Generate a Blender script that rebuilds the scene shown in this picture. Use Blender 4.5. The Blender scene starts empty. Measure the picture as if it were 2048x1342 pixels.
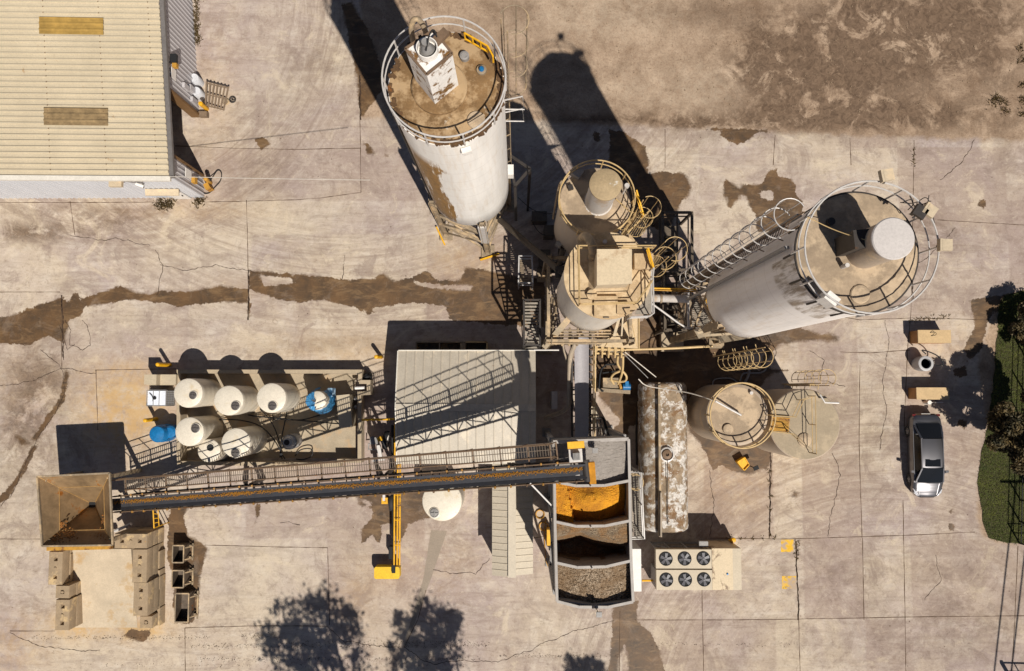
import bpy, math, random
import numpy as np
from mathutils import Vector, Matrix
random.seed(7)
R = math.radians
S = bpy.context.scene
COL = S.collection
# ------------------------------------------------------------ camera
FPX = 1593.0; H = 47.5; CX, CY = 1024.0, 671.0; NX, NY = 1035.0, 778.0
d = Vector((NX-CX, -(NY-CY), -FPX)).normalized()
a_ = math.atan2(-d.y, -d.z); b_ = math.asin(d.x)
RM = (Matrix.Rotation(a_, 3, 'X') @ Matrix.Rotation(b_, 3, 'Y'))
cam = bpy.data.cameras.new('camera'); co = bpy.data.objects.new('camera', cam); COL.objects.link(co)
co.matrix_world = Matrix.Translation((0, 0, H)) @ RM.to_4x4()
cam.sensor_width = 36.0; cam.lens = FPX/2048*36; cam.clip_start = 0.5; cam.clip_end = 3000
S.camera = co
# ------------------------------------------------------------ light
SL = Vector((-0.475, 0.880, -1.40)).normalized()      # direction the sunlight travels
elev = math.asin(-SL.z)
w = bpy.data.worlds.new("World"); S.world = w; w.use_nodes = True
nt = w.node_tree; bg = nt.nodes['Background']; sky = nt.nodes.new('ShaderNodeTexSky')
sky.sky_type = 'NISHITA'; sky.sun_disc = False; sky.sun_elevation = elev; sky.air_density = 0.6; sky.dust_density = 0.4
sky.sun_rotation = math.atan2(-SL.x, -SL.y)
nt.links.new(sky.outputs[0], bg.inputs[0]); bg.inputs[1].default_value = 0.05
sl = bpy.data.lights.new('sun', 'SUN'); sl.energy = 5.0; sl.angle = R(0.5); sl.color = (1.0, 0.95, 0.87)
so = bpy.data.objects.new('sun', sl); COL.objects.link(so); so.rotation_euler = SL.to_track_quat('-Z', 'Y').to_euler()
so.location = (20, -30, 60)
S.view_settings.view_transform = 'Standard'; S.view_settings.look = 'None'
S.view_settings.exposure = 0.07; S.view_settings.gamma = 1

# pixel of the photograph (2048 wide) at a known height -> point in the yard
def W(px, py, z=0.0):
    r = RM @ Vector((px-CX, -(py-CY), -FPX))
    t = (z-H)/r.z
    return Vector((r.x*t, r.y*t, z))
def G(px, py): return W(px, py, 0)

# ------------------------------------------------------------ mesh helpers
class MB:
    def __init__(s): s.v = []; s.f = []
    def add(s, vs, fs):
        n = len(s.v); s.v += [tuple(p) for p in vs]; s.f += [tuple(i+n for i in f) for f in fs]; return s
    def box(s, c, sz, rz=0, M=None):
        c = Vector(c); x, y, z = sz[0]/2, sz[1]/2, sz[2]/2
        m = M if M is not None else Matrix.Rotation(rz, 3, 'Z')
        P = [c+m@Vector(p) for p in ((-x,-y,-z),(x,-y,-z),(x,y,-z),(-x,y,-z),(-x,-y,z),(x,-y,z),(x,y,z),(-x,y,z))]
        return s.hexa(P)
    def hexa(s, P):
        return s.add(P, [(0,3,2,1),(4,5,6,7),(0,1,5,4),(1,2,6,5),(2,3,7,6),(3,0,4,7)])
    def beam(s, p0, p1, wd, ht=None, up=(0,0,1)):
        p0 = Vector(p0); p1 = Vector(p1); ht = ht or wd
        dv = (p1-p0); L = dv.length
        if L < 1e-6: return s
        dv.normalize(); u = Vector(up)
        if abs(dv.dot(u)) > .98: u = Vector((1, 0, 0))
        sd = dv.cross(u).normalized(); u = sd.cross(dv)
        a = sd*wd/2; b = u*ht/2
        return s.hexa([p0-a-b, p0+a-b, p1+a-b, p1-a-b, p0-a+b, p0+a+b, p1+a+b, p1-a+b])
    def cyl(s, p0, p1, r0, r1=None, n=24, caps=(1, 1)):
        p0 = Vector(p0); p1 = Vector(p1); r1 = r0 if r1 is None else r1
        dv = (p1-p0).normalized(); u = Vector((0, 0, 1)) if abs(dv.z) < .9 else Vector((1, 0, 0))
        a = dv.cross(u).normalized(); b = dv.cross(a)
        vs = []
        for p, r in ((p0, r0), (p1, r1)):
            for i in range(n):
                t = 2*math.pi*i/n; vs.append(p+a*math.cos(t)*r+b*math.sin(t)*r)
        fs = [(i, i+n, (i+1) % n+n, (i+1) % n) for i in range(n)]
        if caps[0]: fs.append(tuple(range(n)))
        if caps[1]: fs.append(tuple(range(2*n-1, n-1, -1)))
        return s.add(vs, fs)
    def lathe(s, c, prof, n=32):      # prof: list of (radius, z)
        c = Vector(c); vs = []; fs = []
        for r, z in prof:
            for i in range(n):
                t = 2*math.pi*i/n; vs.append(c+Vector((math.cos(t)*r, math.sin(t)*r, z)))
        for k in range(len(prof)-1):
            for i in range(n):
                j = (i+1) % n; fs.append((k*n+i, k*n+j, (k+1)*n+j, (k+1)*n+i))
        if prof[-1][0] > .001: fs.append(tuple(range((len(prof)-1)*n, len(prof)*n)))
        if prof[0][0] > .001: fs.append(tuple(range(n-1, -1, -1)))
        return s.add(vs, fs)
    def tube(s, pts, r, n=6, closed=False):
        pts = [Vector(p) for p in pts]; m = len(pts)
        rings = []; prev = None
        for k in range(m):
            if closed: t = pts[(k+1) % m]-pts[k-1]
            else: t = pts[min(k+1, m-1)]-pts[max(k-1, 0)]
            t.normalize()
            if prev is None:
                u = Vector((0, 0, 1)) if abs(t.z) < .9 else Vector((1, 0, 0)); a = t.cross(u).normalized()
            else:
                a = (prev-t*prev.dot(t)).normalized()
            prev = a; b = t.cross(a)
            rings.append([pts[k]+a*math.cos(2*math.pi*i/n)*r+b*math.sin(2*math.pi*i/n)*r for i in range(n)])
        vs = [p for rg in rings for p in rg]; fs = []
        for k in range(m if closed else m-1):
            k2 = (k+1) % m
            for i in range(n):
                j = (i+1) % n; fs.append((k*n+i, k*n+j, k2*n+j, k2*n+i))
        if not closed: fs += [tuple(range(n-1, -1, -1)), tuple(range((m-1)*n, m*n))]
        return s.add(vs, fs)
    def ring(s, c, Rr, r, a0=0, a1=2*math.pi, n=40, k=6):
        c = Vector(c); cl = abs(a1-a0-2*math.pi) < .01
        N = n if cl else n+1
        return s.tube([c+Vector((math.cos(a0+(a1-a0)*i/n)*Rr, math.sin(a0+(a1-a0)*i/n)*Rr, 0)) for i in range(N)], r, k, cl)
    def prism(s, poly, z0, z1):
        n = len(poly); vs = [(p[0], p[1], z0) for p in poly]+[(p[0], p[1], z1) for p in poly]
        fs = [tuple(range(n-1, -1, -1)), tuple(range(n, 2*n))]+[(i, (i+1) % n, (i+1) % n+n, i+n) for i in range(n)]
        return s.add(vs, fs)
    def slab(s, P, n, th):            # quad P with thickness th along -n
        n = Vector(n).normalized()
        return s.hexa([Vector(p)-n*th for p in P]+[Vector(p) for p in P])
    def corr(s, o, u, v, nrm, pitch, depth, th=.03, flat=.6):
        # ribbed sheet: o origin, u = vector across ribs, v = vector along ribs
        o = Vector(o); u = Vector(u); v = Vector(v); nn = Vector(nrm).normalized(); L = u.length; ud = u/L
        prof = []; x = 0
        while x < L:
            for fx, h in ((0, 0), (flat, 0), (flat+(1-flat)*.25, depth), (flat+(1-flat)*.75, depth)):
                xx = x+fx*pitch
                if xx < L: prof.append((xx, h))
            x += pitch
        prof.append((L, 0))
        vs = []
        for xx, h in prof:
            p = o+ud*xx+nn*h; vs += [p, p+v]
        m = len(prof)
        for xx, h in prof:
            p = o+ud*xx-nn*th; vs += [p, p+v]
        fs = []
        for i in range(m-1):
            fs += [(2*i, 2*i+2, 2*i+3, 2*i+1), (2*m+2*i, 2*m+2*i+1, 2*m+2*i+3, 2*m+2*i+2),
                   (2*i, 2*m+2*i, 2*m+2*i+2, 2*i+2), (2*i+1, 2*i+3, 2*m+2*i+3, 2*m+2*i+1)]
        fs += [(0, 1, 2*m+1, 2*m), (2*m-2, 4*m-2, 4*m-1, 2*m-1)]
        return s.add(vs, fs)
    def build(s, name, mat, parent=None, ang=35):
        me = bpy.data.meshes.new(name)
        off = Vector((0, 0, 0))
        if parent is not None:
            q = parent
            while q is not None: off += q.location; q = q.parent
        me.from_pydata([(p[0]-off.x, p[1]-off.y, p[2]-off.z) for p in s.v], [], s.f)
        me.polygons.foreach_set('use_smooth', [True]*len(me.polygons))
        me.set_sharp_from_angle(angle=R(ang)); me.update()
        o = bpy.data.objects.new(name, me); COL.objects.link(o)
        if mat: me.materials.append(mat)
        if parent is not None: o.parent = parent
        return o
    def solo(s, name, mat, label, cat, group=None, loc=None):
        # a thing that is one mesh: origin at its base
        if loc is None:
            xs = [p[0] for p in s.v]; ys = [p[1] for p in s.v]; zs = [p[2] for p in s.v]
            loc = ((min(xs)+max(xs))/2, (min(ys)+max(ys))/2, min(zs))
        s.v = [(p[0]-loc[0], p[1]-loc[1], p[2]-loc[2]) for p in s.v]
        o = s.build(name, mat); o.location = loc
        return tag(o, label, cat, group)

def tag(o, label, cat, group=None):
    o['label'] = label; o['category'] = cat
    if group: o['group'] = group
    return o
def thing(name, label, cat, loc, group=None):
    o = bpy.data.objects.new(name, None); COL.objects.link(o); o.location = loc; o.empty_display_size = .3
    return tag(o, label, cat, group)
def copy_tree(o, parent=None):
    c = o.copy(); COL.objects.link(c); c.parent = parent
    for ch in [x for x in COL.objects if x.parent == o]: copy_tree(ch, c)
    return c

# ------------------------------------------------------------ materials
def srgb(r, g, b):
    f = lambda c: (c/255/12.92) if c/255 <= .04045 else ((c/255+.055)/1.055)**2.4
    return (f(r), f(g), f(b), 1)
class NT:
    def __init__(s, name):
        s.m = bpy.data.materials.new(name); s.m.use_nodes = True; s.t = s.m.node_tree
        s.b = s.t.nodes['Principled BSDF']
    def n(s, kind, **kw):
        x = s.t.nodes.new('ShaderNode'+kind)
        for k, v in kw.items(): setattr(x, k, v)
        return x
    def l(s, a, b): s.t.links.new(a, b)
    def coord(s, scale=(1, 1, 1), rnd=True):
        tc = s.n('TexCoord'); mp = s.n('Mapping'); mp.inputs['Scale'].default_value = scale
        s.l(tc.outputs['Object'], mp.inputs[0])
        if rnd:
            oi = s.n('ObjectInfo'); mu = s.n('Math', operation='MULTIPLY'); mu.inputs[1].default_value = 37
            s.l(oi.outputs['Random'], mu.inputs[0]); cb = s.n('CombineXYZ')
            s.l(mu.outputs[0], cb.inputs[0]); s.l(mu.outputs[0], cb.inputs[1]); s.l(cb.outputs[0], mp.inputs['Location'])
        return mp.outputs[0]
    def noise(s, vec, scale, det=4, rough=.6, dist=0):
        x = s.n('TexNoise'); x.inputs['Scale'].default_value = scale; x.inputs['Detail'].default_value = det
        x.inputs['Roughness'].default_value = rough; x.inputs['Distortion'].default_value = dist
        s.l(vec, x.inputs['Vector']); return x.outputs['Fac']
    def ramp(s, fac, stops):
        x = s.n('ValToRGB'); e = x.color_ramp.elements
        while len(e) < len(stops): e.new(.5)
        for i, (p, c) in enumerate(stops):
            e[i].position = p; e[i].color = c if hasattr(c, '__len__') else (c, c, c, 1)
        s.l(fac, x.inputs[0]); return x.outputs[0]
    def mix(s, fac, a, b, mode='MIX'):
        x = s.n('Mix', data_type='RGBA', blend_type=mode)
        for v, i in ((fac, 0), (a, 6), (b, 7)):
            if hasattr(v, 'type') or hasattr(v, 'links'): s.l(v, x.inputs[i])
            else: x.inputs[i].default_value = v
        return x.outputs[2]
    def math(s, op, a, b=0, clamp=False):
        x = s.n('Math', operation=op); x.use_clamp = clamp
        for v, i in ((a, 0), (b, 1)):
            if hasattr(v, 'links'): s.l(v, x.inputs[i])
            else: x.inputs[i].default_value = v
        return x.outputs[0]
    def bump(s, h, st, dist=.02):
        x = s.n('Bump'); x.inputs['Strength'].default_value = st; x.inputs['Distance'].default_value = dist
        s.l(h, x.inputs['Height']); s.l(x.outputs[0], s.b.inputs['Normal'])
def sc(c, k): return (min(1, c[0]*k), min(1, c[1]*k), min(1, c[2]*k), 1)
def mk(name, col, rough=.7, metal=0, var=.25, vscale=2.0, rust=0, rcol=None, rscale=1.5, streak=0, bump=.1, fine=12, dust=0, dcol=None):
    t = NT(name); c = t.coord((1, 1, 1)); cs = t.coord((1, 1, .12)) if streak else c
    n1 = t.noise(cs, vscale, 5, .65); n2 = t.noise(c, fine, 4, .7)
    base = t.mix(t.ramp(n1, [(.3, 0), (.7, 1)]), sc(col, 1-var), sc(col, 1+var*.5))
    base = t.mix(t.math('MULTIPLY', t.ramp(n2, [(.35, 1), (.6, 0)]), .35), base, sc(col, .6))
    if dust:
        n4 = t.noise(c, rscale*.6, 6, .7)
        base = t.mix(t.ramp(n4, [(.62-dust*.35, 0), (.70-dust*.3, 1)]), base, dcol or srgb(176, 150, 118))
    if rust:
        n3 = t.noise(cs, rscale, 8, .72, .3)
        lo = .68-rust*.3
        f = t.ramp(n3, [(lo, 0), (lo+.06, 1)])
        rc = t.mix(t.ramp(t.noise(c, fine*1.3, 3), [(.35, 0), (.65, 1)]), sc(rcol or srgb(120, 74, 34), .6), rcol or srgb(140, 88, 40))
        base = t.mix(f, base, rc)
    t.l(base, t.b.inputs['Base Color']); t.b.inputs['Roughness'].default_value = rough; t.b.inputs['Metallic'].default_value = metal
    if bump: t.bump(n2, bump)
    return t.m
M = {}
M['roof_tan'] = mk('warehouse_roof', srgb(198, 183, 156), .5, 0, .12, .5, rust=.08, rcol=srgb(176, 140, 98), rscale=1.2, bump=.03)
M['sky_yel'] = mk('skylight_ochre', srgb(172, 138, 72), .5, 0, .35, 2, fine=6)
M['sky_brn'] = mk('skylight_brown', srgb(146, 122, 86), .6, 0, .5, 2.5, fine=6)
M['wall_white'] = mk('wall_white', srgb(205, 205, 208), .5, 0, .10, 1, streak=1, bump=.02)
M['wall_grey'] = mk('wall_grey', srgb(185, 180, 180), .5, 0, .12, 1, streak=1, bump=.02)
M['trim'] = mk('trim_white', srgb(222, 214, 200), .5, 0, .12, 2)
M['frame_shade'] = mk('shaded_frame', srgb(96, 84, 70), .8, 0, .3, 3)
M['gutter'] = mk('gutter_grey', srgb(116, 110, 106), .6, .0, .2, 3)
M['silo_white'] = mk('silo_white_rusted', srgb(236, 232, 226), .5, 0, .10, 1.2, rust=.22, rcol=srgb(150, 100, 45), rscale=.8, streak=1, dust=.12, dcol=srgb(214, 200, 178), bump=.05)
M['silo_tan'] = mk('silo_dusty', srgb(176, 158, 138), .75, 0, .2, 1.2, rust=.1, rcol=srgb(120, 88, 55), streak=1, dust=.25, dcol=srgb(190, 166, 134))
M['silo_grey'] = mk('silo_grey', srgb(190, 182, 174), .6, 0, .22, .9, rust=.1, rcol=srgb(120, 95, 70), streak=1, dust=.25, dcol=srgb(170, 150, 128))
M['crust_brown'] = mk('roof_crust_brown', srgb(128, 98, 62), .9, 0, .4, 1.0, dust=.42, dcol=srgb(170, 142, 106), rscale=1.3, rust=.2, rcol=srgb(205, 192, 172), bump=.5)
M['crust_tan'] = mk('roof_crust_tan', srgb(160, 140, 116), .9, 0, .25, 1.5, dust=.4, dcol=srgb(182, 160, 132), bump=.6, fine=7)
M['deck_tan'] = mk('dusty_deck', srgb(184, 158, 122), .9, 0, .2, 1.5, dust=.4, dcol=srgb(200, 176, 140), bump=.2)
M['dust_paint'] = mk('dusty_paint', srgb(196, 178, 150), .75, 0, .15, 2, dust=.3, dcol=srgb(206, 182, 148))
M['steel_dusty'] = mk('steel_dusty', srgb(150, 132, 108), .7, .1, .3, 3, dust=.3, dcol=srgb(186, 160, 124))
M['steel_dark'] = mk('steel_dark', srgb(62, 56, 52), .6, .3, .3, 4, rust=.2, rcol=srgb(96, 66, 40))
M['steel_grey'] = mk('steel_grey', srgb(146, 142, 138), .55, .05, .2, 3, rust=.08)
M['rail_white'] = mk('rail_galvanised', srgb(200, 194, 188), .45, .1, .15, 5)
M['rail_tan'] = mk('rail_tan', srgb(200, 170, 120), .6, .1, .2, 5, rust=.2)
M['rail_rust'] = mk('rail_rusty', srgb(120, 96, 74), .7, .1, .3, 5, rust=.3)
M['yellow'] = mk('yellow_paint', srgb(232, 172, 14), .55, 0, .25, 4, rust=.28, rcol=srgb(130, 88, 30))
M['yellow_rust'] = mk('yellow_rusty', srgb(190, 140, 50), .7, 0, .3, 4, rust=.45)
M['black_rub'] = mk('black_rubber', srgb(38, 37, 38), .75, 0, .2, 4)
M['belt'] = mk('belt_grey', srgb(62, 62, 66), .6, 0, .2, 2)
M['belt_light'] = mk('belt_light', srgb(150, 145, 146), .5, 0, .1, 2)
M['plastic'] = mk('plastic_cream', srgb(220, 209, 190), .45, 0, .08, 1.5, streak=1, dust=.12, dcol=srgb(204, 188, 160), rscale=1.6, rust=.02, rcol=srgb(170, 140, 100), bump=.01)
M['plastic_grey'] = mk('plastic_grey', srgb(176, 172, 170), .5, 0, .1, 2)
M['lid'] = mk('lid_dark', srgb(92, 86, 82), .5, 0, .3, 9)
M['blue'] = mk('blue_plastic', srgb(24, 112, 168), .4, 0, .3, 3, bump=.3)
M['tarp'] = mk('blue_tarp', srgb(70, 140, 188), .45, 0, .35, 4, bump=.8, fine=8)
M['conc'] = mk('cast_concrete', srgb(160, 138, 110), .9, 0, .2, 2, dust=.2, dcol=srgb(196, 168, 124), bump=.3, rust=.1, rcol=srgb(190, 140, 70))
M['conc_wall'] = mk('wall_concrete', srgb(176, 158, 132), .9, 0, .15, 2, bump=.2)
M['shed_roof'] = mk('shed_roof_sheet', srgb(184, 173, 156), .5, 0, .12, 1.6, dust=.15, dcol=srgb(200, 186, 164), bump=.05, rust=.03)
M['narrow_roof'] = mk('beige_roof_sheet', srgb(196, 183, 162), .55, 0, .08, 1.2, bump=.03)
M['rust_tank'] = mk('crusted_tank', srgb(150, 130, 106), .9, 0, .6, 2.2, rust=.62, rcol=srgb(214, 206, 196), rscale=2.0, dust=.3, dcol=srgb(120, 90, 60), bump=1, fine=6)
M['hopper'] = mk('hopper_rusty_steel', srgb(150, 124, 92), .4, .3, .55, .9, rust=.25, rcol=srgb(170, 104, 34), rscale=.9, fine=4, bump=.15)
M['cab_cream'] = mk('cabinet_cream', srgb(188, 172, 146), .5, 0, .1, 1.4, rust=.0, bump=.03)
M['cab_white'] = mk('cabinet_white', srgb(228, 222, 214), .5, 0, .08, 2, bump=.03)
M['crate'] = mk('box_ochre', srgb(196, 166, 122), .7, 0, .12, 2, rust=.08)
M['wood'] = mk('weathered_wood', srgb(128, 108, 88), .85, 0, .3, 3)
M['hose_tan'] = mk('hose_dusty', srgb(168, 152, 132), .6, 0, .2, 3)
M['wire'] = mk('wire_white', srgb(214, 204, 190), .5, 0, .1, 3)
M['fan_dark'] = mk('fan_housing', srgb(26, 26, 28), .8, 0, .2, 4)
M['fan_blade'] = mk('fan_blade', srgb(92, 90, 94), .5, .0, .15, 5)
M['grating'] = mk('grating_steel', srgb(150, 140, 126), .7, .0, .3, 4)

# ------------------------------------------------------------ ground
def poly_sdf(X, Y, poly):
    P = np.array([(p.x, p.y) for p in poly]); d2 = np.full(X.shape, 1e9); ins = np.zeros(X.shape, bool)
    n = len(P)
    for i in range(n):
        x0, y0 = P[i]; x1, y1 = P[(i+1) % n]; dx, dy = x1-x0, y1-y0
        t = np.clip(((X-x0)*dx+(Y-y0)*dy)/(dx*dx+dy*dy+1e-9), 0, 1)
        d2 = np.minimum(d2, (X-x0-t*dx)**2+(Y-y0-t*dy)**2)
        c = ((y0 > Y) != (y1 > Y)); xi = (x1-x0)*(Y-y0)/((y1-y0) if abs(y1-y0) > 1e-9 else 1e-9)+x0
        ins ^= (c & (X < xi))
    dd = np.sqrt(d2); return np.where(ins, dd, -dd)
def zpx(s, ox, oy, pts): return [(ox+x/s, oy+y/s) for x, y in pts]
WET = [
 [(-40,640),(30,628),(70,612),(100,604),(126,592),(134,606),(150,585),(162,598),(240,572),(300,590),(318,580),(370,584),(440,570),(497,578),(560,600),(598,606),(640,600),(700,612),(738,628),(800,606),(850,607),(892,614),(898,640),(1000,650),(1090,655),(1090,560),(1040,552),(1000,545),(972,540),(930,533),(920,560),(875,562),(855,540),(820,556),(790,560),(765,545),(750,556),(700,560),(640,552),(580,548),(497,538),(497,606),(440,604),(352,614),(330,606),(250,600),(200,612),(172,612),(160,634),(140,640),(128,688),(95,672),(60,690),(20,688),(-40,680)],
 zpx(5.593,1340,320,[(600,230),(640,215),(700,250),(780,300),(810,260),(950,275),(1030,260),(1060,190),(1110,130),(1190,85),(1210,180),(1290,185),(1350,220),(1420,290),(1390,330),(1420,390),(1470,440),(1490,520),(1475,590),(1400,700),(1100,800),(985,810),(960,760),(955,600),(920,580),(880,500),(855,415),(810,410),(740,480),(680,540),(640,520),(630,430),(590,410),(600,300)]),
 [(1218,260),(1245,262),(1290,292),(1298,322),(1296,350),(1320,342),(1345,345),(1372,345),(1385,375),(1378,392),(1362,402),(1340,470),(1230,420),(1218,350)],
 [(1240,590),(1420,590),(1500,640),(1560,655),(1600,655),(1640,668),(1668,666),(1680,676),(1676,686),(1640,682),(1600,684),(1560,692),(1545,705),(1530,730),(1550,738),(1576,740),(1545,750),(1500,790),(1400,800),(1385,850),(1250,850),(1200,800),(1190,700)],
 [(1368,840),(1378,866),(1400,886),(1415,916),(1427,945),(1440,930),(1470,944),(1500,951),(1522,940),(1534,942),(1541,920),(1545,900),(1560,870),(1450,850)],
 [(704,982),(850,978),(850,1005),(862,1036),(836,1042),(818,1048),(812,1062),(800,1085),(794,1076),(780,1048),(762,1050),(760,1085),(752,1082),(745,1068),(722,1090),(722,1060),(748,1030),(742,1018),(720,1012)],
 [(345,1010),(378,1010),(368,1035),(378,1072),(404,1084),(416,1100),(402,1150),(396,1228),(382,1248),(350,1246),(344,1200),(350,1160),(334,1120),(336,1040)],
 [(262,1255),(280,1262),(300,1258),(304,1270),(286,1284),(262,1280),(250,1272)],
 [(1226,1200),(1276,1202),(1274,1240),(1298,1262),(1320,1300),(1334,1350),(1336,1380),(1262,1380),(1250,1290),(1240,1310),(1236,1360),(1214,1360),(1222,1290)],
 [(508,277),(530,272),(540,288),(522,300)],[(726,284),(740,288),(750,310),(735,308)],[(768,308),(776,310),(774,316),(766,315)],
 [(1186,262),(1200,266),(1198,285),(1188,280)],[(1960,398),(1974,402),(1970,418),(1956,412)],[(1586,980),(1597,984),(1596,996),(1583,994)],
 [(28,870),(50,874),(62,888),(40,890)],[(1895,1018),(1906,1018),(1904,1028),(1894,1026)],[(1898,1048),(1907,1046),(1908,1062),(1895,1062)],
 [(1190,700),(1232,700),(1242,760),(1212,778),(1196,750)],[(1236,782),(1262,782),(1256,880),(1206,884),(1214,862),(1240,848)],
 [(682,10),(704,0),(745,80),(775,170),(742,210),(722,236),(716,200),(708,130)],
 [(1400,262),(1440,262),(1445,276),(1475,290),(1500,278),(1512,266),(1545,264),(1530,258),(1420,256)],
 [(130,738),(140,744),(130,800),(108,832),(72,882),(60,880),(95,830),(118,800)],[(66,888),(76,890),(50,944),(14,1000),(-10,1010),(-10,1000),(30,960)],
 [(1940,600),(2060,580),(2060,620),(1985,625),(1975,650),(1962,700),(1940,720),(1925,700),(1950,650)],
 [(1905,738),(1930,732),(1935,752),(1910,756)],[(1920,838),(1935,842),(1930,858),(1915,850)],
 [(512,1005),(522,1005),(518,1030),(510,1048)],[(495,605),(502,605),(500,634),(496,634)],
]
HOLES = [zpx(5.593,1340,320,[(985,380),(1040,345),(1130,330),(1160,380),(1135,455),(1090,450),(1030,415)]),
 [(738,618),(800,610),(850,608),(888,612),(892,638),(850,642),(800,640)],[(530,572),(590,566),(584,556),(520,552)],
 [(826,562),(880,570),(944,572),(940,580),(880,578),(830,570)],[(720,1000),(745,1005),(740,1012)],[(1480,705),(1530,700),(1520,740),(1480,735)],
 [(1256,610),(1275,600),(1290,640),(1260,650)]]
DIRT = [[(716,-300),(2500,-300),(2500,296),(2048,287),(1830,280),(1700,276),(1550,268),(1330,258),(1015,246),(720,240)],
        [(2500,560),(2060,570),(1990,596),(1962,690),(1952,730),(1968,860),(1952,950),(1950,1040),(1964,1075),(1995,1090),(2048,1094),(2500,1100)]]
# soft patches: (px, py, rx, ry, amount)
SANDY = [(150,1115,14,60,1),(258,1180,12,80,1),(160,1250,40,16,1.0),(285,1262,30,12,1),(200,1098,60,10,1),(240,800,90,60,.9),(230,860,60,50,.6),(300,830,60,60,.5),(150,1080,60,25,.8),(250,1110,60,60,.4),(300,1250,60,30,.6),(160,1250,50,30,.7),(30,1290,70,60,.5),
 (200,1230,90,30,.4),(40,790,60,90,.3),(700,700,160,30,.4),(260,740,70,20,.4),(930,520,80,50,.35),(1240,740,60,50,.7),(1480,720,100,60,.4),(705,1190,40,60,.35),
 (1470,970,80,60,.35),(470,580,70,30,.2),(1900,700,60,60,.3),(1600,900,60,60,.15),(430,200,50,150,.25),(370,420,160,20,.35),(880,1140,90,60,.2)]
DARKP = [(1750,60,220,80,1.1),(1620,150,150,70,1.0),(1800,40,120,50,1.0),(1930,60,60,60,.8),(1700,230,220,24,1.0),(1390,247,60,10,.8),(1180,238,90,9,.7),(60,900,80,120,.5),(80,770,60,60,.6),(560,760,60,40,.2),(520,350,60,40,.25),(620,130,50,40,.3),(1850,450,60,40,.4),(1700,1150,120,60,.3),(1950,1250,90,60,.3),(1200,1150,50,80,.2),(1440,1010,60,50,.25),(150,420,200,14,.5),(1640,800,50,60,.4),(1760,880,40,90,.3),(1640,130,140,60,.9),(1700,220,160,30,.6),(1560,140,70,40,.6),(1880,150,90,120,.5),(2010,100,60,200,.6),(1420,20,60,30,.5),(1040,20,70,30,.5),
 (110,460,150,20,.6),(230,440,80,14,.5),(300,210,30,100,.0),(1700,560,60,50,.45),(1880,480,70,30,.3),(1450,1150,40,60,.2),(60,720,60,40,.3),(30,850,50,60,.3),
 (870,270,120,40,.1),(1600,250,400,24,.5),(1300,235,100,14,.6),(40,470,80,20,.5),(560,250,60,60,.2),(250,640,120,14,.2),(660,690,160,12,.35),(1950,1150,100,60,.3),
 (1750,1290,300,60,.25),(1700,880,50,200,.15),(880,1060,60,60,.2),(1330,20,150,30,.2),(820,100,60,60,.2),(1520,70,40,50,.4)]  # dark dirt; right-hand patches also lower the tone for the painted vignette
LIGHTP = [(560,180,60,50,.4),(480,1140,100,90,.25),(450,980,80,40,.2),(590,1090,60,60,.2),(180,1150,40,70,.7),(1560,740,60,50,.4),(880,470,60,50,.6),(930,600,60,16,.3),
 (1200,30,200,60,.3),(1650,330,60,60,.2),(1110,1240,150,60,.2),(1250,180,100,60,.2),(1420,180,90,60,.3),(700,1060,60,60,.1),(1440,330,60,60,.2),(600,430,120,40,.3),(420,520,140,40,.35),(220,660,120,24,.3)]
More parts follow.
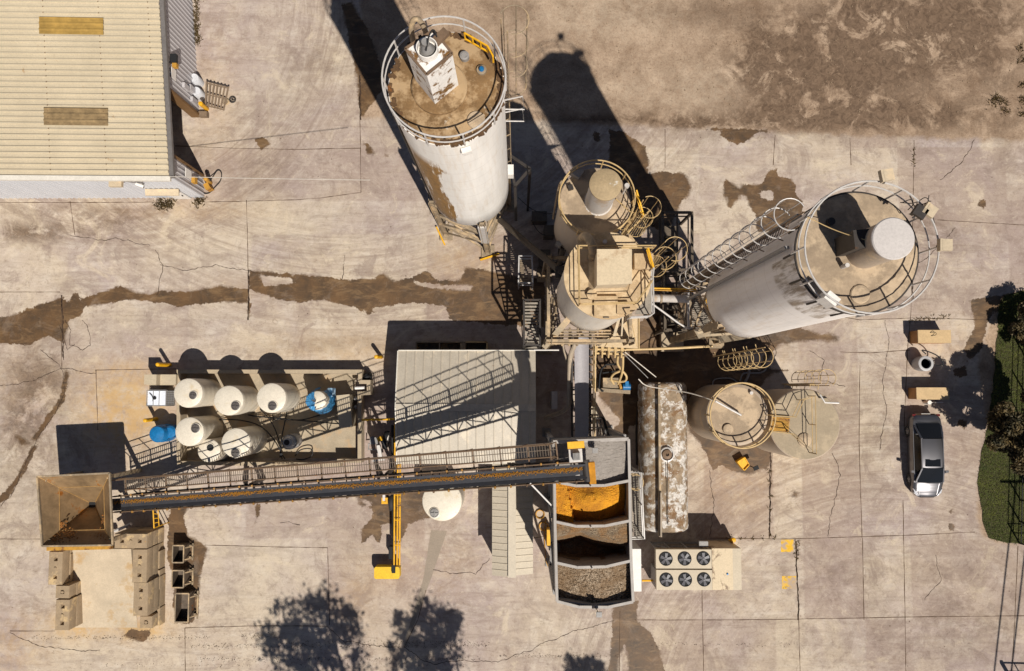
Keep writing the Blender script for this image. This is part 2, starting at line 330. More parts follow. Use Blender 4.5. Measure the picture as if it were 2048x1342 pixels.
def make_ground():
    xs = np.concatenate([[-1500,-600,-200,-90,-50,-40], np.arange(-36, 36.01, .12), [40,50,90,200,600,1500]])
    ys = np.concatenate([[-1500,-600,-200,-90,-40,-25], np.arange(-20.5, 28.01, .12), [32,40,90,200,600,1500]])
    X, Y = np.meshgrid(xs, ys); nx, ny = len(xs), len(ys)
    Z = np.zeros_like(X)
    co_ = np.stack([X, Y, Z], -1).reshape(-1, 3)
    me = bpy.data.meshes.new('ground'); me.vertices.add(len(co_)); me.vertices.foreach_set('co', co_.ravel())
    i = np.arange(nx-1)[None, :]+np.arange(ny-1)[:, None]*nx
    q = np.stack([i, i+1, i+1+nx, i+nx], -1).reshape(-1, 4)
    me.loops.add(q.size); me.loops.foreach_set('vertex_index', q.ravel())
    me.polygons.add(len(q)); me.polygons.foreach_set('loop_start', np.arange(0, q.size, 4)); me.update(calc_edges=True)
    def fld(polys, lim=1.2):
        out = np.full(X.shape, -lim)
        for pl in polys:
            P = [G(*p) for p in pl]; x0 = min(p.x for p in P)-lim; x1 = max(p.x for p in P)+lim; y0 = min(p.y for p in P)-lim; y1 = max(p.y for p in P)+lim
            ix = np.where((xs >= x0) & (xs <= x1))[0]; iy = np.where((ys >= y0) & (ys <= y1))[0]
            if not len(ix) or not len(iy): continue
            sl_ = np.s_[iy[0]:iy[-1]+1, ix[0]:ix[-1]+1]
            out[sl_] = np.maximum(out[sl_], np.clip(poly_sdf(X[sl_], Y[sl_], P), -lim, lim))
        return out
    def blobs(B):
        out = np.zeros(X.shape)
        for px, py, rx, ry, am in B:
            c = G(px, py); e = ((X-c.x)/(rx/33.5))**2+((Y-c.y)/(ry/33.5))**2
            out = out+am*np.exp(-e*.9)
        return out
    wet = np.minimum(fld(WET), -fld(HOLES))
    # random tone per slab; lens vignette painted in: right slabs darker, left lighter
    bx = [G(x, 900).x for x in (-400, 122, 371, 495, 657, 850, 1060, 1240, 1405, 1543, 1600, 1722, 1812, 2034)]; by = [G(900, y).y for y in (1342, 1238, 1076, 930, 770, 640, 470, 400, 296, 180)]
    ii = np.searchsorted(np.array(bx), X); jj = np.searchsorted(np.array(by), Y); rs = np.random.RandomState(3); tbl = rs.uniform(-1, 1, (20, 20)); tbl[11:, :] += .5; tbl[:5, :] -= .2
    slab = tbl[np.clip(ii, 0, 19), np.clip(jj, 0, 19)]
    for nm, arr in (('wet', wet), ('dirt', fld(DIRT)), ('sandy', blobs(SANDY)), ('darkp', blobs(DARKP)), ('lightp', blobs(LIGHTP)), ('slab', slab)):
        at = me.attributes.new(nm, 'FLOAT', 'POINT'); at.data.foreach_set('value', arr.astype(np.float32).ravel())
    o = bpy.data.objects.new('ground', me); COL.objects.link(o); o['kind'] = 'structure'
    t = NT('yard_concrete')
    A = lambda n: (lambda x: x.outputs['Fac'])(t.n('Attribute', attribute_name=n))
    c = t.coord((1, 1, 1), rnd=False)
    big = t.noise(c, .16, 5, .62, .6); mid = t.noise(c, .9, 7, .68, .4); fine = t.noise(c, 9, 5, .7)
    st1 = t.noise(t.coord((.18, 1.6, 1), False), 1.0, 6, .7, .8)
    mp = t.n('Mapping'); tc = t.n('TexCoord'); mp.inputs['Rotation'].default_value = (0, 0, R(-32)); mp.inputs['Scale'].default_value = (.2, 1.5, 1)
    t.l(tc.outputs['Object'], mp.inputs[0]); st2 = t.noise(mp.outputs[0], 1.1, 6, .7, .9)
    beige = srgb(196, 178, 156); mauve = srgb(174, 157, 150); light = srgb(216, 204, 188); dark = srgb(130, 112, 100)
    base = t.mix(t.ramp(big, [(.38, 0), (.60, 1)]), mauve, beige)
    base = t.mix(t.math('MULTIPLY', t.ramp(mid, [(.50, 0), (.68, 1)]), .55), base, light)
    base = t.mix(t.math('MULTIPLY', t.ramp(mid, [(.30, 1), (.46, 0)]), .45), base, dark)
    base = t.mix(t.math('MULTIPLY', t.ramp(st1, [(.36, 1), (.5, 0)]), .4), base, dark)
    base = t.mix(t.math('MULTIPLY', t.ramp(st2, [(.52, 0), (.70, 1)]), .4), base, light)
    base = t.mix(t.math('MULTIPLY', t.ramp(fine, [(.3, 1), (.5, 0)]), .22), base, dark)
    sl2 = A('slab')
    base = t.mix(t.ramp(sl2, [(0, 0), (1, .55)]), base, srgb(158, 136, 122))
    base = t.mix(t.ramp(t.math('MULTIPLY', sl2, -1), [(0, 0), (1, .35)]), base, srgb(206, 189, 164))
    # tyre arcs around a turning point
    for cxy, rr, wd2 in ((G(250, 20), 12.5, 4.0), (G(1800, 1500), 17, 6), (G(700, -150), 22, 5)):
        sb = t.n('VectorMath', operation='SUBTRACT'); t.l(tc.outputs['Object'], sb.inputs[0]); sb.inputs[1].default_value = cxy
        ln = t.n('VectorMath', operation='LENGTH'); t.l(sb.outputs[0], ln.inputs[0]); sx = t.n('SeparateXYZ'); t.l(sb.outputs[0], sx.inputs[0])
        an = t.math('ARCTAN2', sx.outputs[1], sx.outputs[0]); cb = t.n('CombineXYZ'); t.l(t.math('MULTIPLY', ln.outputs['Value'], 2.2), cb.inputs[0]); t.l(t.math('MULTIPLY', an, 2.5), cb.inputs[1])
        an_ = t.noise(cb.outputs[0], 1.0, 8, .75, 1.1)
        msk = t.ramp(t.math('ABSOLUTE', t.math('DIVIDE', t.math('SUBTRACT', ln.outputs['Value'], rr), wd2)), [(.4, 1), (1, 0)])
        base = t.mix(t.math('MULTIPLY', t.math('MULTIPLY', t.ramp(an_, [(.40, 1), (.54, 0)]), msk), .42), base, srgb(122, 100, 86))
        base = t.mix(t.math('MULTIPLY', t.math('MULTIPLY', t.ramp(an_, [(.56, 0), (.66, 1)]), msk), .34), base, light)
    # blotches, scuffs, grit
    b1 = t.noise(c, 2.6, 9, .8, 1.2); b2 = t.noise(t.coord((.35, 1.1, 1), False), 5, 8, .8, .6); b3 = t.noise(c, 26, 4, .75); b4 = t.noise(c, .42, 8, .75, 1.0)
    base = t.mix(t.math('MULTIPLY', t.ramp(b4, [(.38, 1), (.48, 0)]), .6), base, srgb(140, 121, 110))
    base = t.mix(t.math('MULTIPLY', t.ramp(b4, [(.56, 0), (.64, 1)]), .5), base, srgb(214, 196, 168))
    base = t.mix(t.math('MULTIPLY', t.ramp(b1, [(.36, 1), (.46, 0)]), .5), base, srgb(128, 106, 88))
    base = t.mix(t.math('MULTIPLY', t.ramp(b1, [(.56, 0), (.68, 1)]), .5), base, srgb(222, 206, 182))
    base = t.mix(t.math('MULTIPLY', t.ramp(b2, [(.36, 1), (.48, 0)]), .28), base, srgb(118, 96, 80))
    base = t.mix(t.math('MULTIPLY', t.ramp(b3, [(.28, 1), (.42, 0)]), .45), base, srgb(96, 76, 60))
    sp_ = t.n('TexVoronoi'); sp_.inputs['Scale'].default_value = 1.6; t.l(c, sp_.inputs['Vector']); base = t.mix(t.math('MULTIPLY', t.ramp(sp_.outputs['Distance'], [(.04, 1), (.075, 0)]), t.ramp(b4, [(.42, 1), (.5, 0)])), base, srgb(88, 68, 52))
    base = t.mix(t.math('MULTIPLY', t.ramp(b3, [(.62, 0), (.74, 1)]), .3), base, srgb(228, 214, 194))
    # soil
    soil = t.mix(t.ramp(t.noise(c, .5, 8, .75, .3), [(.35, 0), (.62, 1)]), srgb(132, 106, 82), srgb(182, 156, 130))
    soil = t.mix(t.math('MULTIPLY', t.ramp(t.noise(c, 7, 9, .85), [(.38, 1), (.5, 0)]), .6), soil, srgb(96, 74, 56))
    soil = t.mix(t.math('MULTIPLY', t.ramp(t.noise(c, 14, 6, .85), [(.56, 0), (.66, 1)]), .55), soil, srgb(206, 184, 158))
    df = t.math('ADD', A('dirt'), t.math('MULTIPLY', t.math('SUBTRACT', mid, .5), 1.1))
    base = t.mix(t.ramp(df, [(.0, 0), (.3, 1)]), base, soil)
    nn = t.noise(c, 2.2, 7, .75, .5)
    lf = t.math('MULTIPLY', A('lightp'), t.ramp(nn, [(.32, 0), (.6, 1)]), True)
    base = t.mix(t.math('MULTIPLY', lf, .8), base, srgb(216, 202, 178))
    sf = t.math('MULTIPLY', A('sandy'), t.ramp(t.noise(c, 1.6, 7, .75, .4), [(.35, .15), (.6, 1)]), True)
    base = t.mix(t.math('MULTIPLY', sf, .75), base, srgb(198, 158, 96))
    kf = t.math('MULTIPLY', A('darkp'), t.ramp(t.noise(c, .55, 9, .74, .5), [(.40, 0), (.52, 1)]), True)
    base = t.mix(t.math('MULTIPLY', kf, .92), base, t.mix(t.ramp(b1, [(.4, 0), (.6, 1)]), srgb(80, 60, 42), srgb(122, 98, 76)))
    # wet stains with a broken edge
    e = t.math('ADD', A('wet'), t.math('MULTIPLY', t.math('SUBTRACT', t.noise(c, 2.2, 9, .78), .5), .8))
    wetc = t.mix(t.ramp(t.noise(c, .8, 6, .7, .5), [(.35, 0), (.65, 1)]), srgb(70, 52, 32), srgb(106, 76, 42))
    wetc = t.mix(t.math('MULTIPLY', t.ramp(t.noise(t.coord((.5, 1.5, 1), False), 1.3, 8, .75, .7), [(.50, 0), (.64, 1)]), .75), wetc, srgb(132, 102, 66))
    ew = t.math('ADD', .02, t.math('MULTIPLY', t.ramp(t.noise(c, .55, 4, .6), [(.5, 0), (.62, 1)]), .22))
    halo = t.math('MULTIPLY', t.math('DIVIDE', t.math('ADD', e, t.math('MULTIPLY', ew, .3)), ew), 1.0, True)
    base = t.mix(t.math('MULTIPLY', halo, t.ramp(t.noise(c, .7, 8, .75, .8), [(.34, .82), (.46, 1)])), base, wetc)
    hs = t.n('HueSaturation'); hs.inputs['Value'].default_value = .90; hs.inputs['Saturation'].default_value = .97; t.l(base, hs.inputs['Color']); t.l(hs.outputs[0], t.b.inputs['Base Color'])
    t.l(t.math('SUBTRACT', .92, t.math('MULTIPLY', halo, .3)), t.b.inputs['Roughness'])
    t.bump(t.math('ADD', fine, t.math('MULTIPLY', t.ramp(df, [(.0, 0), (.04, 1)]), t.noise(c, 5, 7, .8))), .35, .03)
    me.materials.append(t.m)
make_ground()

def strip(mb, pts, wd, jit=.03, step=.25, z=.004, gap=0):
    P = [G(*p) for p in pts]; Q = []
    for a, b in zip(P, P[1:]):
        n = max(1, int((b-a).length/step))
        for i in range(n): Q.append(a.lerp(b, i/n))
    Q.append(P[-1])
    off = 0; L = []
    for i, p in enumerate(Q):
        t = (Q[min(i+1, len(Q)-1)]-Q[max(i-1, 0)]).normalized(); s_ = Vector((-t.y, t.x, 0))
        off = off*.8+random.uniform(-jit, jit); ww = wd*random.uniform(.5, 1.5)*(.5 if random.random() < gap else 1)
        q = p+s_*off; L.append((q+s_*ww/2, q-s_*ww/2))
    vs = []
    for a, b in L: vs += [(a.x, a.y, z), (b.x, b.y, z)]
    mb.add(vs, [(2*i, 2*i+1, 2*i+3, 2*i+2) for i in range(len(L)-1)])
jt = MB()
JOINTS = [[(718,60),(720,240),(722,385)],[(722,385),(640,396),(590,400),(404,404)],[(350,292),(470,297),(600,299),(722,296)],[(493,400),(496,520),(497,640)],
 [(1828,280),(1826,430),(1822,620),(1815,700),(1808,860)],[(1550,270),(1546,330)],[(1330,258),(1330,335)],[(1875,440),(2100,453)],[(1700,276),(1702,330)],
 [(1546,860),(1542,960),(1538,1078)],[(1590,1078),(1596,1200),(1602,1400)],[(1420,1076),(1560,1078),(1800,1071),(1950,1064)],
 [(1806,1000),(1808,1120),(1813,1400)],[(2036,1092),(2030,1230),(2020,1400)],[(1270,1240),(1440,1240),(1602,1238),(1813,1234),(2100,1231)],
 [(1404,1180),(1405,1240),(1408,1400)],[(655,1095),(659,1250)],[(410,1090),(560,1094),(655,1095)],[(370,1256),(500,1252),(655,1252)],
 [(-30,1078),(80,1078)],[(370,1256),(371,1400)],[(20,1262),(110,1262)],[(-30,584),(120,584)],[(122,590),(124,740)],[(192,740),(196,860)],[(190,740),(300,738),(352,738)],
 [(852,1180),(835,1240),(808,1295)],[(140,402),(150,470)],[(1720,730),(1718,880),(1724,1076)],[(1600,620),(1720,640),(1822,636),(1990,640)],[(1100,1070),(1060,1078)],
 [(1820,700),(1740,706),(1680,704)],[(1240,1222),(1238,1400)],[(1725,1076),(1728,1240)],[(0,405),(340,404)],[(850,300),(860,430)]]
for j in JOINTS: strip(jt, j, .035, .006, .3)
o = jt.build('concrete_joints', mk('joint_dirt', srgb(88, 68, 50), .95, 0, .3, 3)); o['kind'] = 'structure'
ck = MB()
CRACKS = [[(655,1252),(668,1262),(690,1282),(708,1284),(740,1292),(800,1294)],[(808,1295),(835,1310),(870,1330),(900,1320),(1000,1322),(1060,1300),(1090,1285),(1140,1268),(1190,1250),(1228,1240)],
 [(866,1140),(900,1148),(940,1146),(952,1150),(968,1130),(980,1118)],[(130,640),(145,660),(140,690),(165,700),(180,690),(178,660),(165,640)],[(120,650),(135,700),(150,690)],
 [(124,740),(130,780),(118,812),(96,850),(70,890),(50,930),(20,990),(0,1010)],[(0,770),(60,764),(124,738)],[(124,738),(170,742),(192,745)],[(310,500),(325,530),(318,570),(312,590)],
 [(320,530),(370,540),(430,530),(520,545)],[(1420,940),(1428,1000),(1420,1074)],[(1665,905),(1680,950),(1660,1040),(1655,1075)],[(1770,640),(1780,700),(1765,760),(1772,830),(1760,900)],
 [(140,470),(180,480),(240,478),(300,490)],[(80,700),(110,720),(124,738)],[(20,1265),(60,1285),(130,1300),(200,1302)],[(1620,700),(1650,720),(1640,760),(1690,775)],[(1870,1110),(1880,1160),(1850,1200)],
 [(1541,780),(1560,800),(1600,790)],[(690,510),(684,560)],[(1910,455),(1870,500),(1820,540)],[(1950,280),(1920,330),(1880,360)],[(560,1045),(600,1050)]]
for j in CRACKS: strip(ck, j, .03, .05, .12)
for j in [[(497,540),(497,640)],[(720,150),(722,240)],[(1828,470),(1824,600)],[(1541,880),(1540,1076)],[(1592,1090),(1598,1240)],[(124,590),(126,720)]]: strip(ck, j, .07, .03, .1)
o = ck.build('concrete_cracks', mk('crack_dark', srgb(58, 42, 30), .95, 0, .3, 3)); o['kind'] = 'structure'
rp = MB()
for pts in ([(868,1110),(882,1072),(846,1190),(812,1290)],): pass
P = [G(*p) for p in ((862,1060),(894,1062),(866,1146),(812,1294),(808,1288),(846,1160))]
rp.add([(p.x, p.y, .003) for p in P], [(5,4,3,2,1,0)])
o = rp.build('concrete_patch', mk('patch_mortar', srgb(150, 136, 120), .9, 0, .12, 1.5)); o['kind'] = 'structure'

# ------------------------------------------------------------ generic builders
def P2(ang, r, c, z): return Vector((c.x+math.cos(ang)*r, c.y+math.sin(ang)*r, z))
def guard(c, Rr, z, parent, mat, posts=14, h=1.07, skip=None, r=.028, mid=True, name='guardrail', a0=0, a1=2*math.pi):
    m = MB()
    m.ring((c.x, c.y, z+h), Rr, r, a0, a1, 56)
    if mid: m.ring((c.x, c.y, z+h*.5), Rr, r*.8, a0, a1, 56)
    full = abs(a1-a0-2*math.pi) < .01
    for i in range(posts+(0 if full else 1)):
        a = a0+(a1-a0)*i/posts
        m.tube([P2(a, Rr, c, z-.15), P2(a, Rr, c, z+h)], r, 5)
    return m.build(name, mat, parent)
def ladder(c, Rr, ang, z0, z1, parent, mat, cage_from=None, cr=.40, cmat=None, top=1.1, rail_mat=None, sp=.85):
    out = Vector((math.cos(ang), math.sin(ang), 0)); sd = Vector((-out.y, out.x, 0)); p = Vector((c.x, c.y, 0))+out*Rr
    m = MB()
    for s in (-1, 1):
        m.tube([p+sd*.22*s+Vector((0, 0, z0)), p+sd*.22*s+Vector((0, 0, z1+top))], .025, 5)
    z = z0+.2
    while z < z1: m.tube([p-sd*.22+Vector((0, 0, z)), p+sd*.22+Vector((0, 0, z))], .014, 4); z += .3
    z = z0+.6
    while z < z1:
        for s in (-1, 1): m.beam(p+sd*.22*s+Vector((0, 0, z)), p+sd*.22*s-out*.22+Vector((0, 0, z)), .03)
        z += 2
    m.build('ladder', mat, parent)
    k = MB(); cf = cage_from if cage_from is not None else z0+2.2; cc = p+out*(cr*.75)
    ba = math.atan2(out.y, out.x); zz = z1+top; A = R(128)
    while zz > cf:
        k.ring((cc.x, cc.y, zz), cr, .018, ba-A, ba+A, 18, 5); zz -= sp
    for da in (-110, -55, 0, 55, 110):
        q = P2(ba+R(da), cr, cc, 0)
        k.tube([(q.x, q.y, max(cf, zz+sp)), (q.x, q.y, z1+top)], .017, 4)
    k.build('ladder_cage', cmat or mat, parent)
def legs(c, pts, z1, parent, mat, wd=.26, brace=True, bz=((.4, .95),), plate=True, bmat=None):
    feet = []
    for p in pts:
        m = MB()
        m.beam((p[0], p[1], 0), (p[0], p[1], z1), wd*.35, wd, up=(1, 0, 0))
        for s in (-1, 1):
            m.beam((p[0]+s*wd*.45, p[1], 0), (p[0]+s*wd*.45, p[1], z1), .03, wd, up=(0, 1, 0))
        if plate: m.box((p[0], p[1], .06), (wd*2.6, wd*2.6, .12))
        m.build('leg', mat, parent)
    if brace:
        n = len(pts)
        for i in range(n):
            a, b = pts[i], pts[(i+1) % n]; m = MB()
            for f0, f1 in bz:
                m.beam((a[0], a[1], z1*f0), (b[0], b[1], z1*f1), .09); m.beam((b[0], b[1], z1*f0), (a[0], a[1], z1*f1), .09)
                m.beam((a[0], a[1], z1*f1), (b[0], b[1], z1*f1), .16)
            m.build('brace', bmat or mat, parent)
def silo_shell(c, Rr, zb, zt, parent, mat, bands=6, cone=True, conemat=None):
    m = MB(); pr = [(Rr-.02, zb)]
    for i in range(bands):
        z = zb+(zt-zb)*(i+1)/bands
        pr += [(Rr, z-(zt-zb)/bands+.02), (Rr, z-.03)]
    pr[-1] = (Rr+.03, zt); m.lathe((c.x, c.y, 0), pr, 64)
    m.build('shell', mat, parent, 50)
    zt -= 0
    if cone:
        m = MB(); m.lathe((c.x, c.y, 0), [(.22, zb-2.6), (.25, zb-2.2), (Rr-.05, zb)], 40); m.build('discharge_cone', conemat or mat, parent)
def roof_disc(c, Rr, z, parent, mat, rise=.12, bumpy=.03, name='roof', hole=None):
    n = 64; rings = 22; vs = [(c.x, c.y, z+rise)]; fs = []
    for k in range(1, rings+1):
        r = Rr*k/rings
        for i in range(n):
            a = 2*math.pi*i/n; jj = bumpy*random.gauss(0, 1) if k < rings else 0
            vs.append((c.x+math.cos(a)*r, c.y+math.sin(a)*r, z+rise*(1-k/rings)+abs(jj)*(.5 if k > rings-3 else 1)))
    for i in range(n): fs.append((0, 1+i, 1+(i+1) % n))
    for k in range(rings-1):
        for i in range(n):
            j = (i+1) % n; a = 1+k*n; fs.append((a+i, a+n+i, a+n+j, a+j))
    b = 1+(rings-1)*n
    for i in range(n): x, y, _ = vs[b+i]; vs.append((x, y, z-.08))
    for i in range(n):
        j = (i+1) % n; fs.append((b+i, b+n+i, b+n+j, b+j))
    fs.append(tuple(b+2*n-1-i for i in range(n)))
    m = MB(); m.add(vs, fs); return m.build(name, mat, parent, 60)
def hose(pts, r=.04, it=3):
    P = [Vector(p) for p in pts]
    for _ in range(it):
        Q = [P[0]]
        for a, b in zip(P, P[1:]): Q += [a*.75+b*.25, a*.25+b*.75]
        Q.append(P[-1]); P = Q
    return P

# ------------------------------------------------------------ warehouse (top left)
ez = 4.9
SE = W(338, 352, ez); NE = W(318, 0, ez); SWp = W(0, 353, ez)
n_ = (NE-SE).normalized(); w_ = (SWp-SE).normalized(); n_len = (NE-SE).length+9; w_len = (SWp-SE).length+12
NE2 = SE+n_*n_len; SW2 = SE+w_*w_len
wh = thing('warehouse', 'long warehouse with ribbed cream metal roof and pale ribbed walls', 'warehouse', (SE.x-8, SE.y+6, 0))
slope = .035
m = MB(); up = Vector((0, 0, 1))
vv = w_*w_len+up*w_len*slope
m.corr(SE+n_*.0, n_*n_len, vv, (slope, 0, 1), .327, .075, .05, .68); m.build('roof', M['roof_tan'], wh, 20)
for (x0, y0, x1, y1), mt, lab in (((79, 34, 205, 68), 'sky_yel', 'ochre translucent skylight panel'), ((88, 215, 214, 250), 'sky_brn', 'brown dirty skylight panel')):
    a = W(x0, y1, ez+.3); b = W(x1, y1, ez+.3); cc = W(x0, y0, ez+.3)
    zz = lambda p: ez+(SE.x-p.x)*slope+.012
    a.z = zz(a); b.z = zz(b); cc.z = zz(cc)
    m = MB(); m.corr(a+up*.07, cc-a, b-a, (slope, 0, 1), .345, .05, .01, .58); o = m.build('skylight', M[mt], wh, 20); o['label'] = lab
m = MB(); m.beam(SE+up*.0+Vector((.16, -.1, 0)), NE2+Vector((.16, 0, 0)), .20, .16)
m.beam(SE+Vector((.31, -.1, .05)), NE2+Vector((.31, 0, .05)), .03, .22)
for k in range(28):
    p = SE.lerp(NE2, k/28+.01); m.beam(p+Vector((.0, 0, .07)), p+Vector((.3, 0, .07)), .05, .03)
m.build('gutter', M['gutter'], wh)
m = MB(); m.beam(SE+Vector((.1, -.16, .0)), SW2+Vector((0, -.16, w_len*slope)), .26, .20); m.build('fascia', M['trim'], wh)
m = MB()
for k in range(int(n_len/.327)):
    for wx in (.6, 3.3, 6.3, 9.3, 12.3):
        q = SE+n_*(k*.327+.28)+w_*wx; q.z = ez+wx*slope+.085; m.box(q, (.045, .045, .02))
o = m.build('roof_screw', mk('roof_screw', srgb(120, 88, 60), .8), wh); o['kind'] = 'stuff'
# walls: bases
bSE = G(405, 398); bS = Vector((SW2.x, bSE.y-.1, 0))
wallS0 = Vector((SE.x-.02, SE.y+.02, 0))
m = MB()
Ls = w_len; q0 = Vector((SE.x, SE.y, 0)); q1 = Vector((SW2.x, SW2.y, 0))
m.corr(q0, q1-q0, Vector((0, 0, ez-.1)), (0, -1, 0), .30, .04, .06, .6); m.build('south_wall', M['wall_white'], wh, 20)
dn = lambda f: Vector((NE.x*f+SE.x*(1-f), NE.y*f+SE.y*(1-f), 0))
def onE(py):   # point on the east wall base line at pixel row py
    best = None
    for i in range(400):
        p = q0+(Vector((NE2.x, NE2.y, 0))-q0)*i/399; r_ = RM.transposed()@(p-Vector((0, 0, H))); yy = CY+FPX*r_.y/r_.z*1
        yy = CY - FPX*(r_.y/-r_.z)
        if best is None or abs(yy-py) < best[0]: best = (abs(yy-py), p)
    return best[1]
o0 = onE(352); o1 = onE(234)
wallE = [(q0, o0), (o1, Vector((NE2.x, NE2.y, 0)))]
m = MB()
for a, b in wallE: m.corr(a, b-a, Vector((0, 0, ez-.1)), (1, 0, 0), .30, .04, .06, .6)
m.build('east_wall', M['wall_grey'], wh, 20)
m = MB()
m.box((o1.x-.15, o1.y, ez/2), (.6, .14, ez-.1)); m.box((o0.x-.15, o0.y, ez/2), (.5, .12, ez-.1)); m.box(((o0.x+o1.x)/2-.1, (o0.y+o1.y)/2, ez-.25), (.3, (o1-o0).length, .3))
m.build('door_frame', mk('door_jamb_brown', srgb(120, 88, 52), .7), wh)
m = MB(); m.box((o0.x-9, o0.y+8, ez/2), (.2, 15, ez-.2)); m.build('inner_wall', M['wall_grey'], wh)
p = onE(40); m = MB(); m.box((p.x+.05, p.y+1.2, 3.6), (.08, 1.2, .9)); m.build('window', M['lid'], wh)
p = onE(300)
for py, z in ((192, 1.2), (213, 1.0), (200, 2.1)):
    p = onE(py); m = MB(); m.box((p.x+.1, p.y, z), (.16, .3, .7)); m.build('meter_box', M['wall_grey'], wh)
m = MB(); p = W(342, 172, 4.0); q = onE(195)
m.slab([(q.x+.1, q.y-.3, 3.4), (q.x+.1, q.y+.3, 3.4), (q.x+.1, q.y+.3, 4.0), (q.x+.1, q.y-.3, 4.0)], (1, 0, 0), .03); m.build('notice_sign', M['cab_white'], wh)
m = MB(); m.box((q.x+.25, q.y+.7, 4.1), (.35, .5, .25)); m.build('lamp_hood', M['fan_dark'], wh)
m = MB(); m.box((q.x+.3, q.y+.35, 4.0), (.25, .25, .3)); m.build('lamp', M['yellow_rust'], wh)
# small sign near the corner
q = onE(368)
m = MB(); m.box((q0.x+.09, q0.y+.75, 2.6), (.03, .5, .8)); m.build('notice_sign', M['cab_white'], wh)
m = MB(); m.box((q0.x+.16, q0.y+.55, 1.9), (.2, .35, .4)); m.build('hose_box', M['yellow_rust'], wh)
# door and awning on the south wall
aw0 = W(278, 390, 3.0); aw1 = W(346, 390, 3.0)
m = MB(); m.hexa([Vector((aw0.x, q0.y-.42, 2.15)), Vector((aw1.x, q0.y-.42, 2.15)), Vector((aw1.x, q0.y-.06, 2.2)), Vector((aw0.x, q0.y-.06, 2.2)),
                  Vector((aw0.x, q0.y-.42, 2.24)), Vector((aw1.x, q0.y-.42, 2.24)), Vector((aw1.x, q0.y-.06, 2.32)), Vector((aw0.x, q0.y-.06, 2.32))]); m.build('awning', M['dust_paint'], wh)
m = MB(); m.box(((aw0.x+aw1.x)/2+.3, q0.y-.07, 1.05), (1.0, .06, 2.04)); dr = m.build('door', M['cab_white'], wh)
m = MB(); m.box(((aw0.x+aw1.x)/2+.65, q0.y-.13, 1.0), (.05, .06, .15)); m.build('handle', M['steel_dark'], dr)
lp = W(234, 368, 4.3); m = MB(); m.box((lp.x, q0.y-.25, 4.4), (.7, .45, .25)); m.build('flood_lamp', M['dust_paint'], wh)
m = MB(); m.tube([(lp.x+.3, q0.y-.1, 4.3), (lp.x+.8, q0.y-.12, 4.0), (lp.x+1.2, q0.y-.12, 3.9), (aw0.x+.2, q0.y-.14, 2.9)], .035); m.build('conduit', M['gutter'], wh)
m = MB(); m.tube([(lp.x+.9, q0.y-.2, 4.05), (lp.x+1.25, q0.y-.3, 3.85)], .09, 8); m.build('camera_housing', M['cab_white'], wh)

# ------------------------------------------------------------ silo A, white and rusty
cA = G(955, 439); zA = 21.0; zAb = 7.7; RA = 1.965
sA = thing('silo', 'tall white silo streaked with rust, rusty box filter on its brown roof', 'silo', (cA.x, cA.y, 0), 'cement silos of the plant')
def patchy_side(base, ang, spread, z0, z1, rc1, rc2, name, rs=.9, thr=.44, tw=.04):
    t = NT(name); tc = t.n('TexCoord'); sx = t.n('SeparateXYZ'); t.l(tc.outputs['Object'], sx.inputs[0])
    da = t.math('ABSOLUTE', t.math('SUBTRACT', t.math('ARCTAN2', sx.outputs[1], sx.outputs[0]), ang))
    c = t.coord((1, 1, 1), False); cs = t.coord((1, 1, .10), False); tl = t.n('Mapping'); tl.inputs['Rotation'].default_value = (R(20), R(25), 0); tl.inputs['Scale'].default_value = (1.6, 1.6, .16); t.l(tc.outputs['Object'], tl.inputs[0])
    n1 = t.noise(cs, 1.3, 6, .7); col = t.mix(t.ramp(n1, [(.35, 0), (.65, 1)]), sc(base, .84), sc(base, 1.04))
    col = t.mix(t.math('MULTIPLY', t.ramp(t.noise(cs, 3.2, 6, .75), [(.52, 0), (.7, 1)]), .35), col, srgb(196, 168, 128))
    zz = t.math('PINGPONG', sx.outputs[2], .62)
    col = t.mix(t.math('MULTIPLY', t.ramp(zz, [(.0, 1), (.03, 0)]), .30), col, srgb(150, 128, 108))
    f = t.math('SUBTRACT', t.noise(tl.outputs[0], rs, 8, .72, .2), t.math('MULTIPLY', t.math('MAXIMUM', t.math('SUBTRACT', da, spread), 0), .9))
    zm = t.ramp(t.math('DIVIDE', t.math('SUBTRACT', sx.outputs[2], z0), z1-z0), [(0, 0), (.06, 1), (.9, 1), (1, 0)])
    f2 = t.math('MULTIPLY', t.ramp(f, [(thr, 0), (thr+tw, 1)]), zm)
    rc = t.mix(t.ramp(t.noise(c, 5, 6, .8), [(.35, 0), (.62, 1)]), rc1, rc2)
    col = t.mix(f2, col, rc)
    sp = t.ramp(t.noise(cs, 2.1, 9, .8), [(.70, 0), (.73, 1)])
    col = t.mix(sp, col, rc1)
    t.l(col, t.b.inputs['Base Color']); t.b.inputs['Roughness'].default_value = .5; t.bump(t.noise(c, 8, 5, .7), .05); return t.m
M['silo_white'] = patchy_side(srgb(236, 231, 224), R(220)-2*math.pi, .52, zAb, 18.8, srgb(96, 66, 26), srgb(160, 118, 56), 'silo_white_rust_side', 1.5, .42, .05)
silo_shell(cA, RA, zAb, zA, sA, M['silo_white'], 7)
roof_disc(cA, RA+.0, zA+.03, sA, M['crust_brown'], .12, .012)
m = MB()
for i in range(360):
    a = random.uniform(0, 2*math.pi); rr = RA-random.uniform(.0, .16); p = P2(a, rr, cA, zA); s_ = random.uniform(.05, .13)
    if math.cos(a-R(200)) > .5 and random.random() < .6: continue
    m.box((p.x, p.y, p.z+s_*.3), (s_*1.6, s_, s_), random.uniform(0, 3))
m.build('rim_crust', mk('rim_crust', srgb(96, 70, 44), .95, 0, .5, 6, rust=.2), sA)['kind'] = 'stuff'
guard(cA, RA+.06, zA, sA, M['rail_white'], 10, 1.07, r=.032)
fa = [R(205), R(288), R(25), R(108)]
